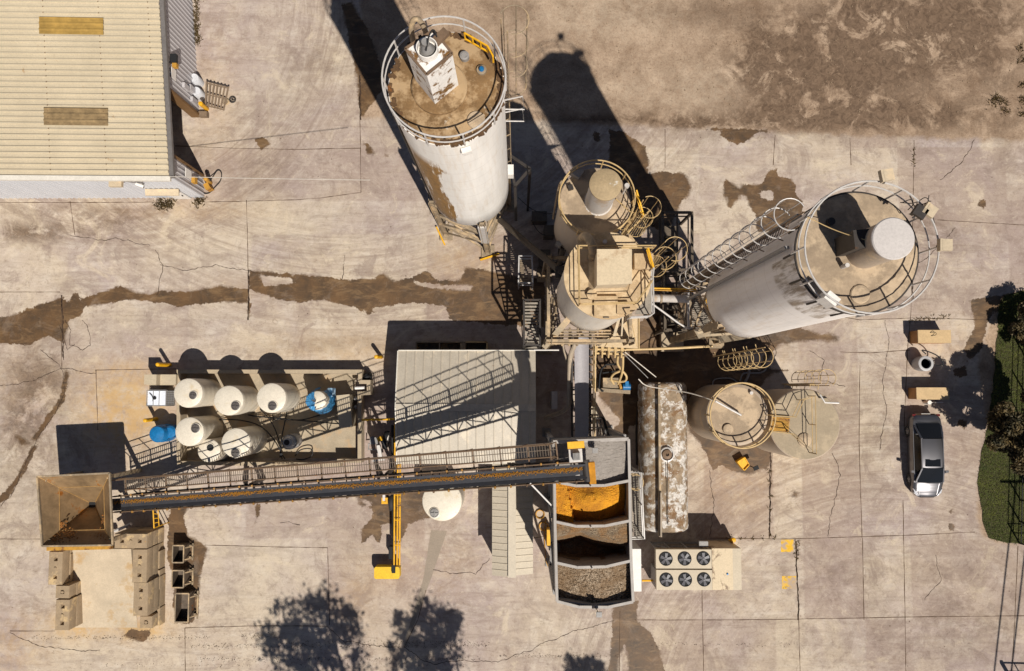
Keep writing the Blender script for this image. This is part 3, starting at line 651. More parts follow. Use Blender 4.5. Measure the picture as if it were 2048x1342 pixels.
legs(cA, [P2(a, RA*1.06, cA, 0) for a in fa], zAb+.6, sA, M['steel_dusty'], .30, True, ((.05, .35), (.36, .64), (.65, .94)))
for a in fa[:2]:
    p = P2(a, RA*1.06+.45, cA, 0); m = MB(); m.beam(P2(a, RA*1.06+.35, cA, .15)+Vector((math.sin(a)*.6, -math.cos(a)*.6, 0)), P2(a, RA*1.06+.35, cA, .15)-Vector((math.sin(a)*.6, -math.cos(a)*.6, 0)), .09, .2); o = m.build('kick_guard', M['yellow'], sA)
m = MB(); p = P2(fa[1], RA+.1, cA, 0); m.beam((p.x-.02, p.y-.1, 3.6), (p.x-.02, p.y-.1, zAb+.1), .42, .12, up=(0, 1, 0)); m.build('leg_casing', M['rail_white'], sA)
m = MB(); m.tube([P2(R(186), RA+.12, cA, .6), P2(R(186), RA+.12, cA, zA-.3)], .06, 8); m.build('fill_pipe', M['hose_tan'], sA)
m = MB(); m.tube([P2(R(190), RA+.12, cA, .6), P2(R(190), RA+.12, cA, zA-.6)], .03, 6); m.build('conduit', M['steel_dark'], sA)
ladder(cA, RA+.28, R(27), 9, zA+.2, sA, M['steel_dusty'], 17.5, .46, M['steel_dusty'], 2.4, sp=1.7)
for z in (17.5, 18.8): 
    m = MB(); p = P2(R(12), RA, cA, z); q = P2(R(12), RA+.7, cA, z); q2 = P2(R(2), RA+.7, cA, z-.1); m.tube([p, q, q2, P2(R(2), RA, cA, z)], .03, 5); m.build('bracket', M['rail_white'], sA)
m = MB(); g0 = W(929, 66, zA+1.1); g1 = W(975, 92, zA+1.1); m.beam(g0, g1, .05); m.beam(g0-Vector((0, 0, .45)), g1-Vector((0, 0, .45)), .05)
for t in (0, .35, .7, 1): q = g0.lerp(g1, t); m.beam(q-Vector((0, 0, .5)), q, .05)
g2 = W(986, 112, zA+1.1); m.beam(g1, g2, .05); m.beam(g2, g2-Vector((0, 0, .5)), .05); m.build('gate', M['yellow'], sA)
# box filter
fz = zA+2.75
tp = [W(810.6, 98.3, fz), W(853.6, 150, fz), W(905, 108, fz), W(867, 61.5, fz)]
bc = sum(tp, Vector())/4; 
bt = [Vector((p.x, p.y, zA+.25)) for p in tp]
fl = thing('dust_filter', 'rusty white box filter with a round fan on top of the tall white silo', 'dust filter', (bc.x, bc.y, zA))
m = MB(); m.hexa(bt+tp); m.build('casing', mk('filter_white_rust', srgb(232, 228, 222), .5, 0, .1, 2, rust=.5, rcol=srgb(124, 88, 44), rscale=1.6), fl)
m = MB(); m.lathe((bc.x+.05, bc.y-.1, zA), [(.95, .04), (.95, .22), (.9, .26)], 32); m.build('base_ring', M['crust_brown'], fl)
m = MB()
for i in range(4): m.beam(tp[i]+up*.03, tp[(i+1) % 4]+up*.03, .07, .06)
m.build('top_frame', M['rail_rust'], fl)
fc = W(855, 100, fz+.15)
m = MB(); m.lathe((fc.x, fc.y, fz+.03), [(.33, 0), (.33, .32), (.30, .32), (.30, .05)], 28); m.build('fan_collar', M['cab_white'], fl)
m = MB(); m.lathe((fc.x, fc.y, fz+.05), [(.28, 0), (.2, .2), (.1, .5), (.12, .55), (.12, .7)], 16); m.build('fan_motor', M['steel_grey'], fl)
m = MB(); m.tube(hose([fc+Vector((.0, -.2, .4)), fc+Vector((.15, .1, .9)), fc+Vector((.25, .45, .5)), fc+Vector((.3, .35, .0))], .02), .025); m.build('motor_cable', M['black_rub'], fl)
m = MB(); m.box((W(882, 75, fz+.1).x, W(882, 75, fz+.1).y, fz+.15), (.5, .25, .2), R(45)); m.build('fan_guard', M['rail_rust'], fl)
du = W(818, 72, zA+1.4)
m = MB(); e0 = W(835, 62, zA+2.0)
m.tube(hose([Vector((e0.x-.1, e0.y-.5, zA+.2)), Vector((e0.x-.25, e0.y+.05, zA+2.0)), Vector((e0.x-.02, e0.y+.25, zA+2.5)), Vector((e0.x+.25, e0.y+.1, zA+2.1)), Vector((e0.x+.3, e0.y-.3, zA+.6))], .1), .09, 12)
m.build('exhaust_duct', M['steel_dusty'], fl)
m = MB(); v1 = W(929, 113, zA+.2); m.lathe((v1.x, v1.y, zA), [(.16, 0), (.16, .3), (.10, .32), (.1, .3)], 18); m.build('roof_vent', M['steel_grey'], sA)
m = MB(); v1 = W(963, 139, zA+.2); m.lathe((v1.x, v1.y, zA), [(.17, 0), (.17, .2), (.08, .22)], 18); v = m.build('roof_vent', M['steel_dusty'], sA)
m = MB(); m.lathe((v1.x, v1.y, zA+.2), [(.09, 0), (.09, .1), (.05, .16)], 12); m.build('valve_cap', M['blue'], v)
v1 = W(952, 238, zA+.2); m = MB(); m.lathe((v1.x, v1.y, zA), [(.31, 0), (.31, .12), (.28, .15)], 28); m.box((v1.x+.02, v1.y-.02, zA+.2), (.62, .07, .06), R(32)); m.build('hatch', M['crust_tan'], sA)
m = MB(); q = P2(R(-72), RA+.14, cA, zA-.55); m.box(q, (.34, .2, .3), R(18)); m.build('lifting_lug', M['cab_white'], sA)

M['silo_b'] = patchy_side(srgb(184, 168, 150), 0.0, -5, 0, 1, srgb(98, 78, 58), srgb(130, 110, 90), 'silo_dusty_banded', 1.4)
M['silo_c'] = patchy_side(srgb(220, 210, 196), 0.0, -5, 0, 1, srgb(98, 78, 58), srgb(130, 110, 90), 'silo_cream_banded', 1.4)
# ------------------------------------------------------------ silo B, dusty tan with a drum filter
cB = G(1151, 499); zB = 12.0; RB = 1.58
sB = thing('silo', 'dusty tan silo with a flaking drum filter, above the box-topped silo', 'silo', (cB.x, cB.y, 0), 'cement silos of the plant')
silo_shell(cB, RB, 6.2, zB, sB, M['silo_b'], 5)
roof_disc(cB, RB, zB+.03, sB, M['crust_tan'], .1, .012)
guard(cB, RB+.08, zB, sB, M['rail_tan'], 9, 1.07, r=.032)
ladder(cB, RB+.35, R(-14), 6.5, zB+.1, sB, M['rail_tan'], 8.2, .48, M['rail_tan'], 1.5, sp=2.1)
legs(cB, [P2(R(a), RB*1.0, cB, 0) for a in (45, 135, 225, 315)], 6.8, sB, M['steel_dark'], .26, True, ((.1, .95),))
fb = W(1196, 404, zB)
ff = thing('drum_filter', 'round drum filter with flaking tan lid on the roof of the dusty tan silo', 'dust filter', (fb.x, fb.y, zB), 'drum filters on silo roofs')
m = MB(); m.lathe((fb.x, fb.y, zB), [(.66, .0), (.66, .1), (.60, .12), (.62, 3.05)], 36); m.build('drum', M['silo_grey'], ff)
m = MB(); m.lathe((fb.x, fb.y, zB+3.05), [(.67, -.08), (.67, .04), (.6, .08), (.0, .14)], 36); m.build('lid', mk('flaked_lid', srgb(168, 146, 112), .8, 0, .2, 3, rust=.2, rcol=srgb(226, 222, 212), rscale=1.6), ff)
m = MB(); v = W(1141, 375, zB+.2); m.box((v.x, v.y, zB+.15), (.22, .22, .3), .3); m.build('roof_vent', M['steel_dark'], sB)
v = W(1153, 345, zB+.3); m = MB(); m.box((v.x, v.y, zB+.25), (.5, .4, .5), R(-35)); m.build('junction_box', M['steel_grey'], sB)
v = W(1253, 373, zB+1.3); m = MB(); m.cyl((v.x, v.y, zB), (v.x, v.y, zB+1.3), .05, n=8); m.cyl((v.x, v.y, zB+1.3), (v.x, v.y, zB+1.5), .11, n=12); m.build('relief_valve', M['rail_white'], sB)
m = MB(); g0 = W(1273, 380, zB+1.2); g1 = W(1287, 430, zB+1.0); m.beam(g0, g1, .06); m.beam(g0-up*.4, g1-up*.4, .05); m.beam(g1, g1-up*.5, .05); m.build('gate', M['yellow'], sB)
m = MB(); v = P2(R(215), RB+.1, cB, 8.5); m.box((v.x, v.y, 6.9), (.3, .2, .6), R(-40)); m.build('inspection_hatch', M['steel_grey'], sB)
m = MB(); m.tube(hose([P2(R(150), RB+.1, cB, 12.4), P2(R(152), RB+.15, cB, 12.9), P2(R(158), RB+.2, cB, 12.3), P2(R(160), RB+.15, cB, 6)], .05), .05, 6); m.build('fill_pipe', M['steel_dusty'], sB)

# walkway between B and C
wk = thing('catwalk', 'tan steel catwalk with thin rails joining the two middle silos', 'catwalk', G(1230, 545))
zw = 11.6
m = MB(); pl = [W(1216, 470, zw), W(1262, 470, zw), W(1285, 500, zw), W(1290, 528, zw), W(1180, 528, zw), W(1175, 490, zw)]
m.prism([(p.x, p.y) for p in pl], zw-.06, zw); m.build('deck', M['deck_tan'], wk)
m = MB()
for k in range(9):
    a = W(1240+k*5, 470, zw+.05); b = W(1270+k*4, 430, zw-1); m.beam(a, b, .03)
a = W(1232, 398, zw+.6); b = W(1262, 425, zw+.6); c_ = W(1250, 470, zw+1.1); e = W(1300, 420, zw+1.1)
m.tube([a, b, c_], .03, 5); m.tube([c_, e], .03, 5); m.tube([c_-up*.5, e-up*.5], .025, 5); m.tube([c_, c_-up*1.1], .03, 5)
m.build('handrail', M['rail_tan'], wk)

# ------------------------------------------------------------ silo C with box house
cC = G(1164, 616); zC = 13.6; RC = 1.83
sC = thing('silo', 'tan silo with a square box housing and straight handrails on its dusty deck', 'silo', (cC.x, cC.y, 0), 'cement silos of the plant')
silo_shell(cC, RC, 6.2, zC, sC, M['silo_c'], 5)
roof_disc(cC, RC+.05, zC+.03, sC, M['deck_tan'], .04, .006, 'deck')
sq = [(cC.x-2.25, cC.y-2.35), (cC.x+2.0, cC.y-2.35), (cC.x+2.0, cC.y+2.0), (cC.x-2.25, cC.y+2.0)]
legs(cC, sq, 6.6, sC, M['steel_dusty'], .34, True, ((.35, .95),))
ladder(cC, RC+.55, R(19), 6.5, zC+.1, sC, M['rail_tan'], 8.6, .5, M['rail_tan'], 1.4, sp=2.3)
m = MB(); zr = zC+1.07
segs = [[W(1158, 491, zr), W(1160, 607, zr), W(1275, 604, zr), W(1306, 560, zr)], [W(1157, 491, zr), W(1312, 491, zr)]]
for sg in segs:
    for dz in (0, .53): m.tube([p-up*dz for p in sg], .03, 5)
    for a, b in zip(sg, sg[1:]):
        n = max(1, int((b-a).length/1.3))
        for i in range(n+1): q = a.lerp(b, i/n); m.tube([q, q-up*1.1], .028, 5)
m.build('guardrail', M['rail_tan'], sC)
zp = zC-.05; m = MB()
pl = [W(1270, 628, zp), W(1303, 628, zp), W(1306, 556, zp), W(1290, 556, zp), W(1286, 590, zp)]
m.prism([(p.x, p.y) for p in pl], zp-.05, zp); m.build('side_platform', M['grating'], sC)
m = MB(); ol = [W(1262, 634, zr), W(1300, 632, zr), W(1308, 626, zr), W(1306, 552, zr), W(1308, 535, zr)]
for dz in (0, .5): m.tube([p-up*dz for p in ol], .032, 5)
for p in ol: m.tube([p, p-up*1.1], .03, 5)
m.build('guardrail', M['rail_white'], sC)
bz = zC+1.9; tp = [W(1196, 568, bz), W(1261, 565, bz), W(1261, 501, bz), W(1196, 501, bz)]
bx = thing('filter_house', 'square tan box housing standing on the deck of the middle silo', 'dust filter', (tp[0].x+.6, tp[0].y+.6, zC))
m = MB(); m.hexa([Vector((p.x, p.y, zC+.35)) for p in tp]+tp); m.build('casing', M['dust_paint'], bx)
m = MB(); e_ = .05; m.hexa([Vector((p.x+dx*e_, p.y+dy*e_, bz+z_)) for z_ in (.005, .05) for p, dx, dy in zip(tp, (-1, 1, 1, -1), (-1, -1, 1, 1))]); m.build('lid', mk('tan_lid', srgb(206, 186, 154), .7, 0, .08, 1.5, dust=.2), bx)
m = MB(); m.hexa([Vector((p.x+dx*.25, p.y+dy*.22, zC+.02)) for p, dx, dy in zip(tp, (-1, 1, 1, -1), (-1, -1, 1, 1))]+[Vector((p.x, p.y, zC+.36)) for p in tp]); m.build('skirt', M['deck_tan'], bx)
for px, py, sx, sy, h in ((1212, 612, 1.0, .85, .25), (1247, 617, .55, .45, .35)):
    p = W(px, py, zC+h); m = MB(); m.box((p.x, p.y, zC+h/2), (sx, sy, h)); m.build('control_box', M['deck_tan'], sC)
p = W(1184, 589, zC+.3); m = MB(); m.lathe((p.x, p.y, zC), [(.22, 0), (.22, .28), (.0, .33)], 20); m.build('roof_vent', M['deck_tan'], sC)
p = W(1288, 522, zC+.5); m = MB(); m.box((p.x, p.y, zC+.25), (.8, .65, .5), 0); m.build('control_box', M['deck_tan'], sC)
m = MB(); p = W(1212, 635, zC); m.tube([(p.x-.12, p.y, zC), (p.x-.1, p.y, zC+.12), (p.x+.1, p.y, zC+.12), (p.x+.12, p.y, zC)], .025, 5); m.build('lifting_eye', M['steel_dark'], sC)
m = MB(); g0 = W(1296, 496, zr); g1 = W(1307, 535, zr); m.beam(g0, g1, .08); m.beam(g0-up*.4, g1-up*.4, .05); m.build('gate', M['yellow'], sC)
m = MB(); p0 = W(1167, 475, zC-.4); p1 = W(1186, 512, zC+.7)
m.tube(hose([W(1162, 478, zC-1.6), W(1172, 470, zC+.2), W(1184, 486, zC+.8), W(1188, 506, zC+.7), Vector((W(1186, 514, zC+.4).x, W(1186, 514, zC+.4).y, zC+.0))], .15), .2, 12)
m.build('dust_duct', M['steel_dusty'], sC)
p = W(1210, 483, zC+.2); m = MB(); m.cyl((p.x, p.y, zC-.8), (p.x, p.y, zC+.2), .09, n=12); m.build('vent_stub', M['rail_white'], sC)

# ------------------------------------------------------------ silo D, right, with long cage ladder
cD = G(1386, 637); zD = 23.0; zDb = 11.3; RD = 1.876
sD = thing('silo', 'tall grey silo with long spiral-like cage ladder, floodlights and a pale round filter lid', 'silo', (cD.x, cD.y, 0), 'cement silos of the plant')
sD['label'] = 'tall grey silo on the right with hooped cage ladder and rail floodlights'
M['silo_d'] = patchy_side(srgb(240, 234, 228), R(205)-2*math.pi, .9, 20.6, 23.8, srgb(136, 122, 108), srgb(162, 146, 128), 'silo_darker_top', 2.6, .44, .14)  # blotchy darker tone below the roof rim, on the left flank
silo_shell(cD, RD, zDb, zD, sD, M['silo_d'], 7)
roof_disc(cD, RD, zD+.03, sD, M['crust_tan'], .1, .02)
guard(cD, RD+.1, zD, sD, M['rail_white'], 12, 1.07, r=.03)
guard(cD, RD+.02, zD-.9, sD, M['steel_dark'], 14, .9, r=.04, mid=False, name='kick_ring')
ladder(cD, RD+.35, R(158), 9.5, zD+.1, sD, M['rail_rust'], 9.6, .48, M['rail_white'], 1.0, sp=1.25)
fd = [P2(R(a), RD*1.02, cD, 0) for a in (45, 135, 225, 315)]
legs(cD, fd, zDb+.5, sD, M['steel_dusty'], .34, True, ((.08, .46), (.5, .93)))
ladder(cD, RD+.55, R(-78), 3.5, 10.6, sD, M['rail_tan'], 5.0, .5, M['rail_tan'], .8, sp=1.0)
m = MB(); a_d = R(158)
for s in (-1, 1):
    q = P2(a_d, RD+.1, cD, 0)+Vector((-math.sin(a_d), math.cos(a_d), 0))*.55*s; m.beam((q.x, q.y, 8), (q.x, q.y, zD-.3), .09, .16)
m.build('pipe_rack', M['steel_grey'], sD)
fb = W(1724, 502, zD)
ff = thing('drum_filter', 'drum filter with smooth pale round lid on the roof of the tall right silo', 'dust filter', (fb.x, fb.y, zD), 'drum filters on silo roofs')
m = MB(); m.lathe((fb.x, fb.y, zD), [(.62, .0), (.62, .08), (.57, .1), (.57, 2.0)], 40); m.build('drum', M['silo_tan'], ff)
m = MB(); m.lathe((fb.x, fb.y, zD+2.0), [(.60, -.04), (.61, .05), (.58, .08), (.0, .1)], 48); m.build('lid', mk('pale_lid', srgb(196, 188, 182), .7, 0, .05, 2, bump=.05), ff)
m = MB(); m.box((fb.x-.62, fb.y+.1, zD+.8), (.5, .55, 1.4), R(5)); m.build('notch_shade_box', M['steel_dark'], ff)  # dark box added in place of the drum's shadowed notch
v = W(1662, 443, zD+.2); m = MB(); m.lathe((v.x, v.y, zD), [(.12, 0), (.12, .25)], 18); m.build('roof_vent', M['steel_dark'], sD)
v = W(1687, 533, zD+.2); m = MB(); m.cyl((v.x, v.y, zD), (v.x, v.y, zD+.5), .07, n=10); m.build('roof_vent', M['rail_white'], sD)
v = W(1720, 588, zD+.1); m = MB(); m.lathe((v.x, v.y, zD), [(.30, 0), (.30, .12), (.27, .15)], 28); m.build('hatch', M['crust_tan'], sD)
v = W(1664, 597, zD+.9); m = MB(); m.box((v.x, v.y, zD+.6), (.42, .28, .7), R(-40)); m.build('switch_cabinet', M['cab_white'], sD)
for px, py, a in ((1776, 350, 10), (1861, 422, -35), (1893, 490, -2), (1842, 425, -35)):
    v = W(px, py, zD+1.3); e = Vector((cD.x, cD.y, zD+1.1)); dr_ = (e-v); dr_.z = 0; dr_.normalize(); rr = (v-Vector((cD.x, cD.y, v.z))).length
    fl_ = thing('floodlight', 'x', 'floodlight', (v.x, v.y, zD+1.1), 'floodlights on the rail of the right silo')
    fl_['label'] = {1776: 'square floodlight on the upper edge of the tall right silo rail', 1861: 'outer floodlight at the upper right of the tall right silo rail', 1893: 'floodlight facing right, lowest on the tall right silo rail', 1842: 'dark floodlight tucked against the upper right rail of the right silo'}[px]
    m = MB(); m.box((v.x, v.y, zD+1.3), (.30, .34, .12), R(a)); m.box((v.x-.17*math.cos(R(a)), v.y-.17*math.sin(R(a)), zD+1.26), (.08, .36, .2), R(a)); m.build('lamp_head', M['dust_paint'] if px != 1842 else M['steel_dark'], fl_)
    m = MB(); q = v+dr_*(rr-RD-.1); m.tube([(v.x, v.y, zD+1.25), (v.x+dr_.x*.2, v.y+dr_.y*.2, zD+1.12), (q.x, q.y, zD+1.0)], .025, 5); m.build('bracket', M['steel_dark'], fl_)
m = MB(); a = W(1615, 434, zD+1.1); b = W(1738, 482, zD+1.6); m.tube(hose([a, a.lerp(b, .5)-up*.25, b], .02), .014, 5)
m.build('power_cable', M['rail_tan'], sD)
m = MB()
for k in range(5):
    pts = [P2(R(random.uniform(20, 60)), RD+random.uniform(-.2, .5), cD, zD+random.uniform(.4, 1.3)) for _ in range(4)]
    m.tube(hose(pts, .02, 3), .014, 5)
m.build('cable_bundle', M['steel_dark'], sD)
# ------------------------------------------------------------ tanks E and F
cE = G(1427, 824); zE = 5.1; RE = 1.62
tE = thing('water_tank', 'left of two round tan tanks, with a round railing and white fill pipe', 'tank', (cE.x, cE.y, 0), 'pair of round tanks')
m = MB(); m.lathe((cE.x, cE.y, 0), [(RE, 0), (RE, zE), (RE-.16, zE+.10)], 64); m.build('shell', M['silo_tan'], tE)
roof_disc(cE, RE-.16, zE+.11, tE, M['crust_tan'], .06, .006)
guard(cE, RE+.06, zE, tE, M['rail_tan'], 12, 1.07, r=.04)
v = W(1456, 858, zE+.2); m = MB(); m.lathe((v.x, v.y, zE+.1), [(.27, 0), (.27, .14), (.25, .16)], 24); m.build('hatch', M['crust_tan'], tE)
v = W(1502, 786, zE+.2); m = MB(); m.lathe((v.x, v.y, zE+.1), [(.09, 0), (.09, .2)], 12); m.build('roof_vent', M['rail_white'], tE)
m = MB(); a = W(1431, 802, zE+.9); b = W(1482, 830, zE+.5); m.tube([a, b, Vector((b.x, b.y, zE+.1))], .055, 8); m.build('fill_pipe', M['rail_white'], tE)
cF = G(1548, 841); zF = 5.0; RF = 1.87
tF = thing('water_tank', 'round tan tank with straight railing across its roof, right of the pair', 'tank', (cF.x, cF.y, 0), 'pair of round tanks')
m = MB(); m.lathe((cF.x, cF.y, 0), [(RF, 0), (RF, zF), (RF-.05, zF+.05)], 64); m.build('shell', M['silo_tan'], tF)
roof_disc(cF, RF-.05, zF+.05, tF, mk('tank_roof_dusty', srgb(160, 144, 120), .85, 0, .15, 1.2, dust=.25, dcol=srgb(172, 154, 128)), .06, .004)
m = MB(); zr = zF+1.1
A = [W(1543, 831, zr), W(1592, 834, zr), W(1608, 800, zr), W(1631, 792, zr), W(1633, 908, zr), W(1588, 868, zr), W(1538, 862, zr)]
for dz in (0, .52): m.tube([p-up*dz for p in A], .025, 5)
for a, b in zip(A, A[1:]):
    n = max(1, int((b-a).length/1.1))
    for i in range(n+1): q = a.lerp(b, i/n); m.tube([q, q-up*1.08], .025, 5)
m.build('guardrail', M['rail_tan'], tF)
v = W(1610, 880, zF+.2); m = MB(); m.lathe((v.x, v.y, zF), [(.36, 0), (.36, .16), (.33, .18)], 24); m.build('hatch', M['crust_tan'], tF)
m = MB(); m.tube([W(1640, 789, zF+.5), W(1650, 805, zF+.5), W(1678, 806, zF+.5)], .05, 8); m.build('overflow_pipe', M['rail_white'], tF)
ladder(cF, RF+.3, R(75), .5, zF+.3, tF, M['rail_tan'], 2.2, .45, M['rail_tan'], 1.3, sp=1.0)
br = thing('footbridge', 'short rusty yellow grating bridge joining the two round tanks', 'footbridge', W(1560, 848, 0))
m = MB(); pl = [W(1543, 832, zF+.15), W(1580, 834, zF+.15), W(1577, 866, zF+.15), W(1538, 862, zF+.15)]
for k in range(12):
    a = pl[0].lerp(pl[3], k/11); b = pl[1].lerp(pl[2], k/11); m.beam(a, b, .06, .05)
m.build('grating', M['yellow_rust'], br)
m = MB(); m.beam(pl[0], pl[1], .06, .12); m.beam(pl[3], pl[2], .06, .12); m.build('side_beam', M['steel_dusty'], br)

# ------------------------------------------------------------ rusty horizontal tank
zt = 1.65; rt = 1.36
a = W(1327, 1058, zt); b = W(1324, 765, zt)
ht = thing('horizontal_tank', 'long horizontal tank crusted with rust and dried cement', 'tank', ((a.x+b.x)/2, (a.y+b.y)/2, 0))
m = MB(); n = 48; K = 60; L = (b-a).length; dr_ = (b-a).normalized(); sd = Vector((dr_.y, -dr_.x, 0)); vs = []; fs = []
prof = []
for k in range(K+1):
    t = k/K; x = t*L
    e = min(x, L-x); rr = rt if e > .22 else rt*(.86+.14*math.sqrt(max(0, 1-((.22-e)/.22)**2)))
    prof.append((x, rr))
for x, rr in prof:
    for i in range(n):
        an = 2*math.pi*i/n; sxn = abs(math.cos(an))**.75*math.copysign(1, math.cos(an)); szn = abs(math.sin(an))**.9*math.copysign(1, math.sin(an))
        r2 = rr+random.gauss(0, .012); vs.append(a+dr_*x+sd*(sxn*r2)+up*(szn*r2*.95))
for k in range(K):
    for i in range(n): j = (i+1) % n; fs.append((k*n+i, k*n+j, (k+1)*n+j, (k+1)*n+i))
fs += [tuple(range(n-1, -1, -1)), tuple(range(K*n, K*n+n))]
m.add(vs, fs); m.build('shell', M['rust_tank'], ht, 60)
m = MB(); q0 = W(1319, 1072, zt+1.35); q1 = W(1317, 765, zt+1.35); m.beam(q0, q1, .12, .5); m.build('spine_beam', M['steel_dusty'], ht)
m = MB(); m.tube([W(1322, 1074, zt+1.7), W(1322, 985, zt+1.7)], .06, 8); m.build('pipe', M['hose_tan'], ht)
v = W(1334, 909, zt+1.4); m = MB(); m.lathe((v.x, v.y, zt+1.1), [(.40, 0), (.40, .35), (.33, .37), (.32, .25)], 32); mh = m.build('manhole', M['rail_white'], ht)
m = MB(); m.lathe((v.x, v.y, zt+1.3), [(.3, 0), (.26, .2), (.09, .24), (.08, .12)], 24); m.build('manhole_cover', M['rail_rust'], mh)
m = MB(); m.tube([v+up*.1, W(1335, 990, zt+1.4), W(1336, 1050, zt+1.4)], .02, 5); m.build('cable', M['steel_dark'], ht)
for t in (.15, .85):
    q = a.lerp(b, t); m = MB(); m.box((q.x, q.y, .35), (2.4, .3, .7)); m.build('saddle', M['conc_wall'], ht)

# ------------------------------------------------------------ aggregate bins
M['rim_grey'] = mk('rim_galvanised', srgb(168, 160, 152), .6, 0, .15, 2, rust=.12, rcol=srgb(190, 140, 60))
zb = 8.6
ab = thing('aggregate_bin', 'four-bay steel aggregate bin holding gravel and orange sand under the conveyor head', 'aggregate bin', W(1183, 1045, 0))
TL, TR = W(1106, 884, zb), W(1257, 878, zb); BL, BR = W(1114, 1202, zb), W(1266, 1204, zb)
lf = [W(1106, 884, zb), W(1109, 963, zb), W(1110, 1043, zb), W(1112, 1125, zb), W(1114, 1202, zb)]
rt_ = [W(1257, 878, zb), W(1259, 961, zb), W(1260, 1041, zb), W(1262, 1121, zb), W(1266, 1203, zb)]
bow = [None, (1180, 973), (1180, 1054), (1182, 1136), (1186, 1216)]
bc = (TL+BR)/2
inn = lambda p, k=.34: Vector((bc.x+(p.x-bc.x)*k, p.y+(bc.y-p.y)*.10, 5.2))
m = MB()
def wallq(m, a, b, ai, bi, th=.07):
    m.add([a, b, bi, ai], [(0, 1, 2, 3)])
    nrm = (b-a).cross(ai-a).normalized()*th
    m.add([a+nrm, b+nrm, bi+nrm, ai+nrm], [(3, 2, 1, 0)]); m.add([a, b, b+nrm, a+nrm], [(0, 3, 2, 1)]); m.add([ai, bi, bi+nrm, ai+nrm], [(0, 1, 2, 3)])
zlow = 6.6
dz_ = lambda p: Vector((p.x, p.y, zlow))
for side in (lf, rt_):
    for i in range(4):
        a_, b2 = side[i], side[i+1]; m.beam(a_.lerp(dz_(a_), .5), b2.lerp(dz_(b2), .5), .08, zb-zlow)
        wallq(m, dz_(a_), dz_(b2), inn(a_, .35)-up*1.2, inn(b2, .35)-up*1.2, .06)
m.beam(dz_(TL)+up*.9, dz_(TR)+up*.9, .08, zb-zlow); wallq(m, dz_(TL), dz_(TR), inn(TL, .35)-up*1.2, inn(TR, .35)-up*1.2)
m.beam(dz_(BL)+up*.9, dz_(W(1186, 1212, zb))+up*.9, .08, zb-zlow); m.beam(dz_(W(1186, 1212, zb))+up*.9, dz_(BR)+up*.9, .08, zb-zlow); wallq(m, dz_(BL), dz_(BR), inn(BL, .35)-up*1.2, inn(BR, .35)-up*1.2)
m.build('bin_wall', M['steel_grey'], ab)
m = MB()
for side in (lf, rt_):
    for a_, b2 in zip(side, side[1:]): m.beam(a_+up*.03, b2+up*.03, .13, .10)
m.beam(TL+up*.02, TR+up*.02, .16, .08)
m.build('rim', M['rim_grey'], ab)
for i in (1, 2, 3, 4):
    c_ = W(*bow[i], zb); a_, b2 = lf[i], rt_[i]; c0 = a_.lerp(c_, .62)+(c_-(a_+b2)/2)*.2; c1 = b2.lerp(c_, .62)+(c_-(a_+b2)/2)*.2
    pts = [a_, c0, c1, b2]
    m = MB()
    for p, q in zip(pts, pts[1:]):
        m.beam(p.lerp(dz_(p), .5), q.lerp(dz_(q), .5), .07, zb-zlow); m.beam(p+up*.04, q+up*.04, .13, .07)
    m.tube([c0.lerp(c1, .5)+up*.05, c0.lerp(c1, .5)+up*.4], .04, 6)
    m.build('divider', M['rim_grey'], ab)
for p in (lf[0], lf[2], lf[4], rt_[0], rt_[2], rt_[4]):
    m = MB(); m.beam((p.x, p.y, 0), (p.x, p.y, zlow+.3), .24, .24); m.box((p.x, p.y, .05), (.5, .5, .1)); m.build('leg', M['steel_grey'], ab)
for side in (lf, rt_):
    m = MB()
    for i in (0, 2): m.beam((side[i].x, side[i].y, 1), (side[i+2].x, side[i+2].y, zlow), .12); m.beam((side[i].x, side[i].y, zlow), (side[i+2].x, side[i+2].y, 1), .12)
    m.build('brace', M['steel_grey'], ab)
def heap(name, label, k, mat, fn, cat, grp='material heaps in the bin bays', nn=46):
    a0, b0, a1, b1 = lf[k], rt_[k], lf[k+1], rt_[k+1]; vs = []; fs = []
    for j in range(nn):
        v = j/(nn-1)
        for i in range(nn):
            u = i/(nn-1); p = (a0.lerp(b0, .02+u*.96)).lerp(a1.lerp(b1, .02+u*.96), .02+v*.96)
            # bow of the dividers
            bw = math.sin(math.pi*u)*.28
            off = -(bw if k > 0 else bw*v)
            z = fn(u, v)+zb-6.4+(.5 if k == 0 else .3)+random.gauss(0, .018); vs.append((p.x, p.y+off, z))
    for j in range(nn-1):
        for i in range(nn-1): q = j*nn+i; fs.append((q, q+nn, q+nn+1, q+1))
    # closed underside
    edge = [i for i in range(nn)]+[nn*j+nn-1 for j in range(1, nn)]+[nn*(nn-1)+i for i in range(nn-2, -1, -1)]+[nn*j for j in range(nn-2, 0, -1)]
    nv = len(vs); vs += [(vs[e_][0], vs[e_][1], 7.2) for e_ in edge]; ne = len(edge)
    fs += [(edge[i], edge[(i+1) % ne], nv+(i+1) % ne, nv+i) for i in range(ne)]
    b = MB(); b.add(vs, fs); o = b.solo(name, mat, label, cat, grp); return o
def gravelm(name, c1, c2, sc_, tint=None):
    t = NT(name); c = t.coord((1, 1, 1)); vo = t.n('TexVoronoi'); vo.inputs['Scale'].default_value = sc_; t.l(c, vo.inputs['Vector'])
    col = t.mix(t.ramp(vo.outputs['Color'], [(.2, 0), (.8, 1)]), c1, c2)
    nz = t.noise(c, .9, 6, .7); col = t.mix(t.math('MULTIPLY', t.ramp(nz, [(.42, 0), (.6, 1)]), .7 if tint else .3), col, tint or sc(c1, .7))
    t.l(col, t.b.inputs['Base Color']); t.b.inputs['Roughness'].default_value = .95
    t.bump(t.math('ADD', vo.outputs['Distance'], t.noise(c, 5, 5, .8)), .9, .05); return t.m
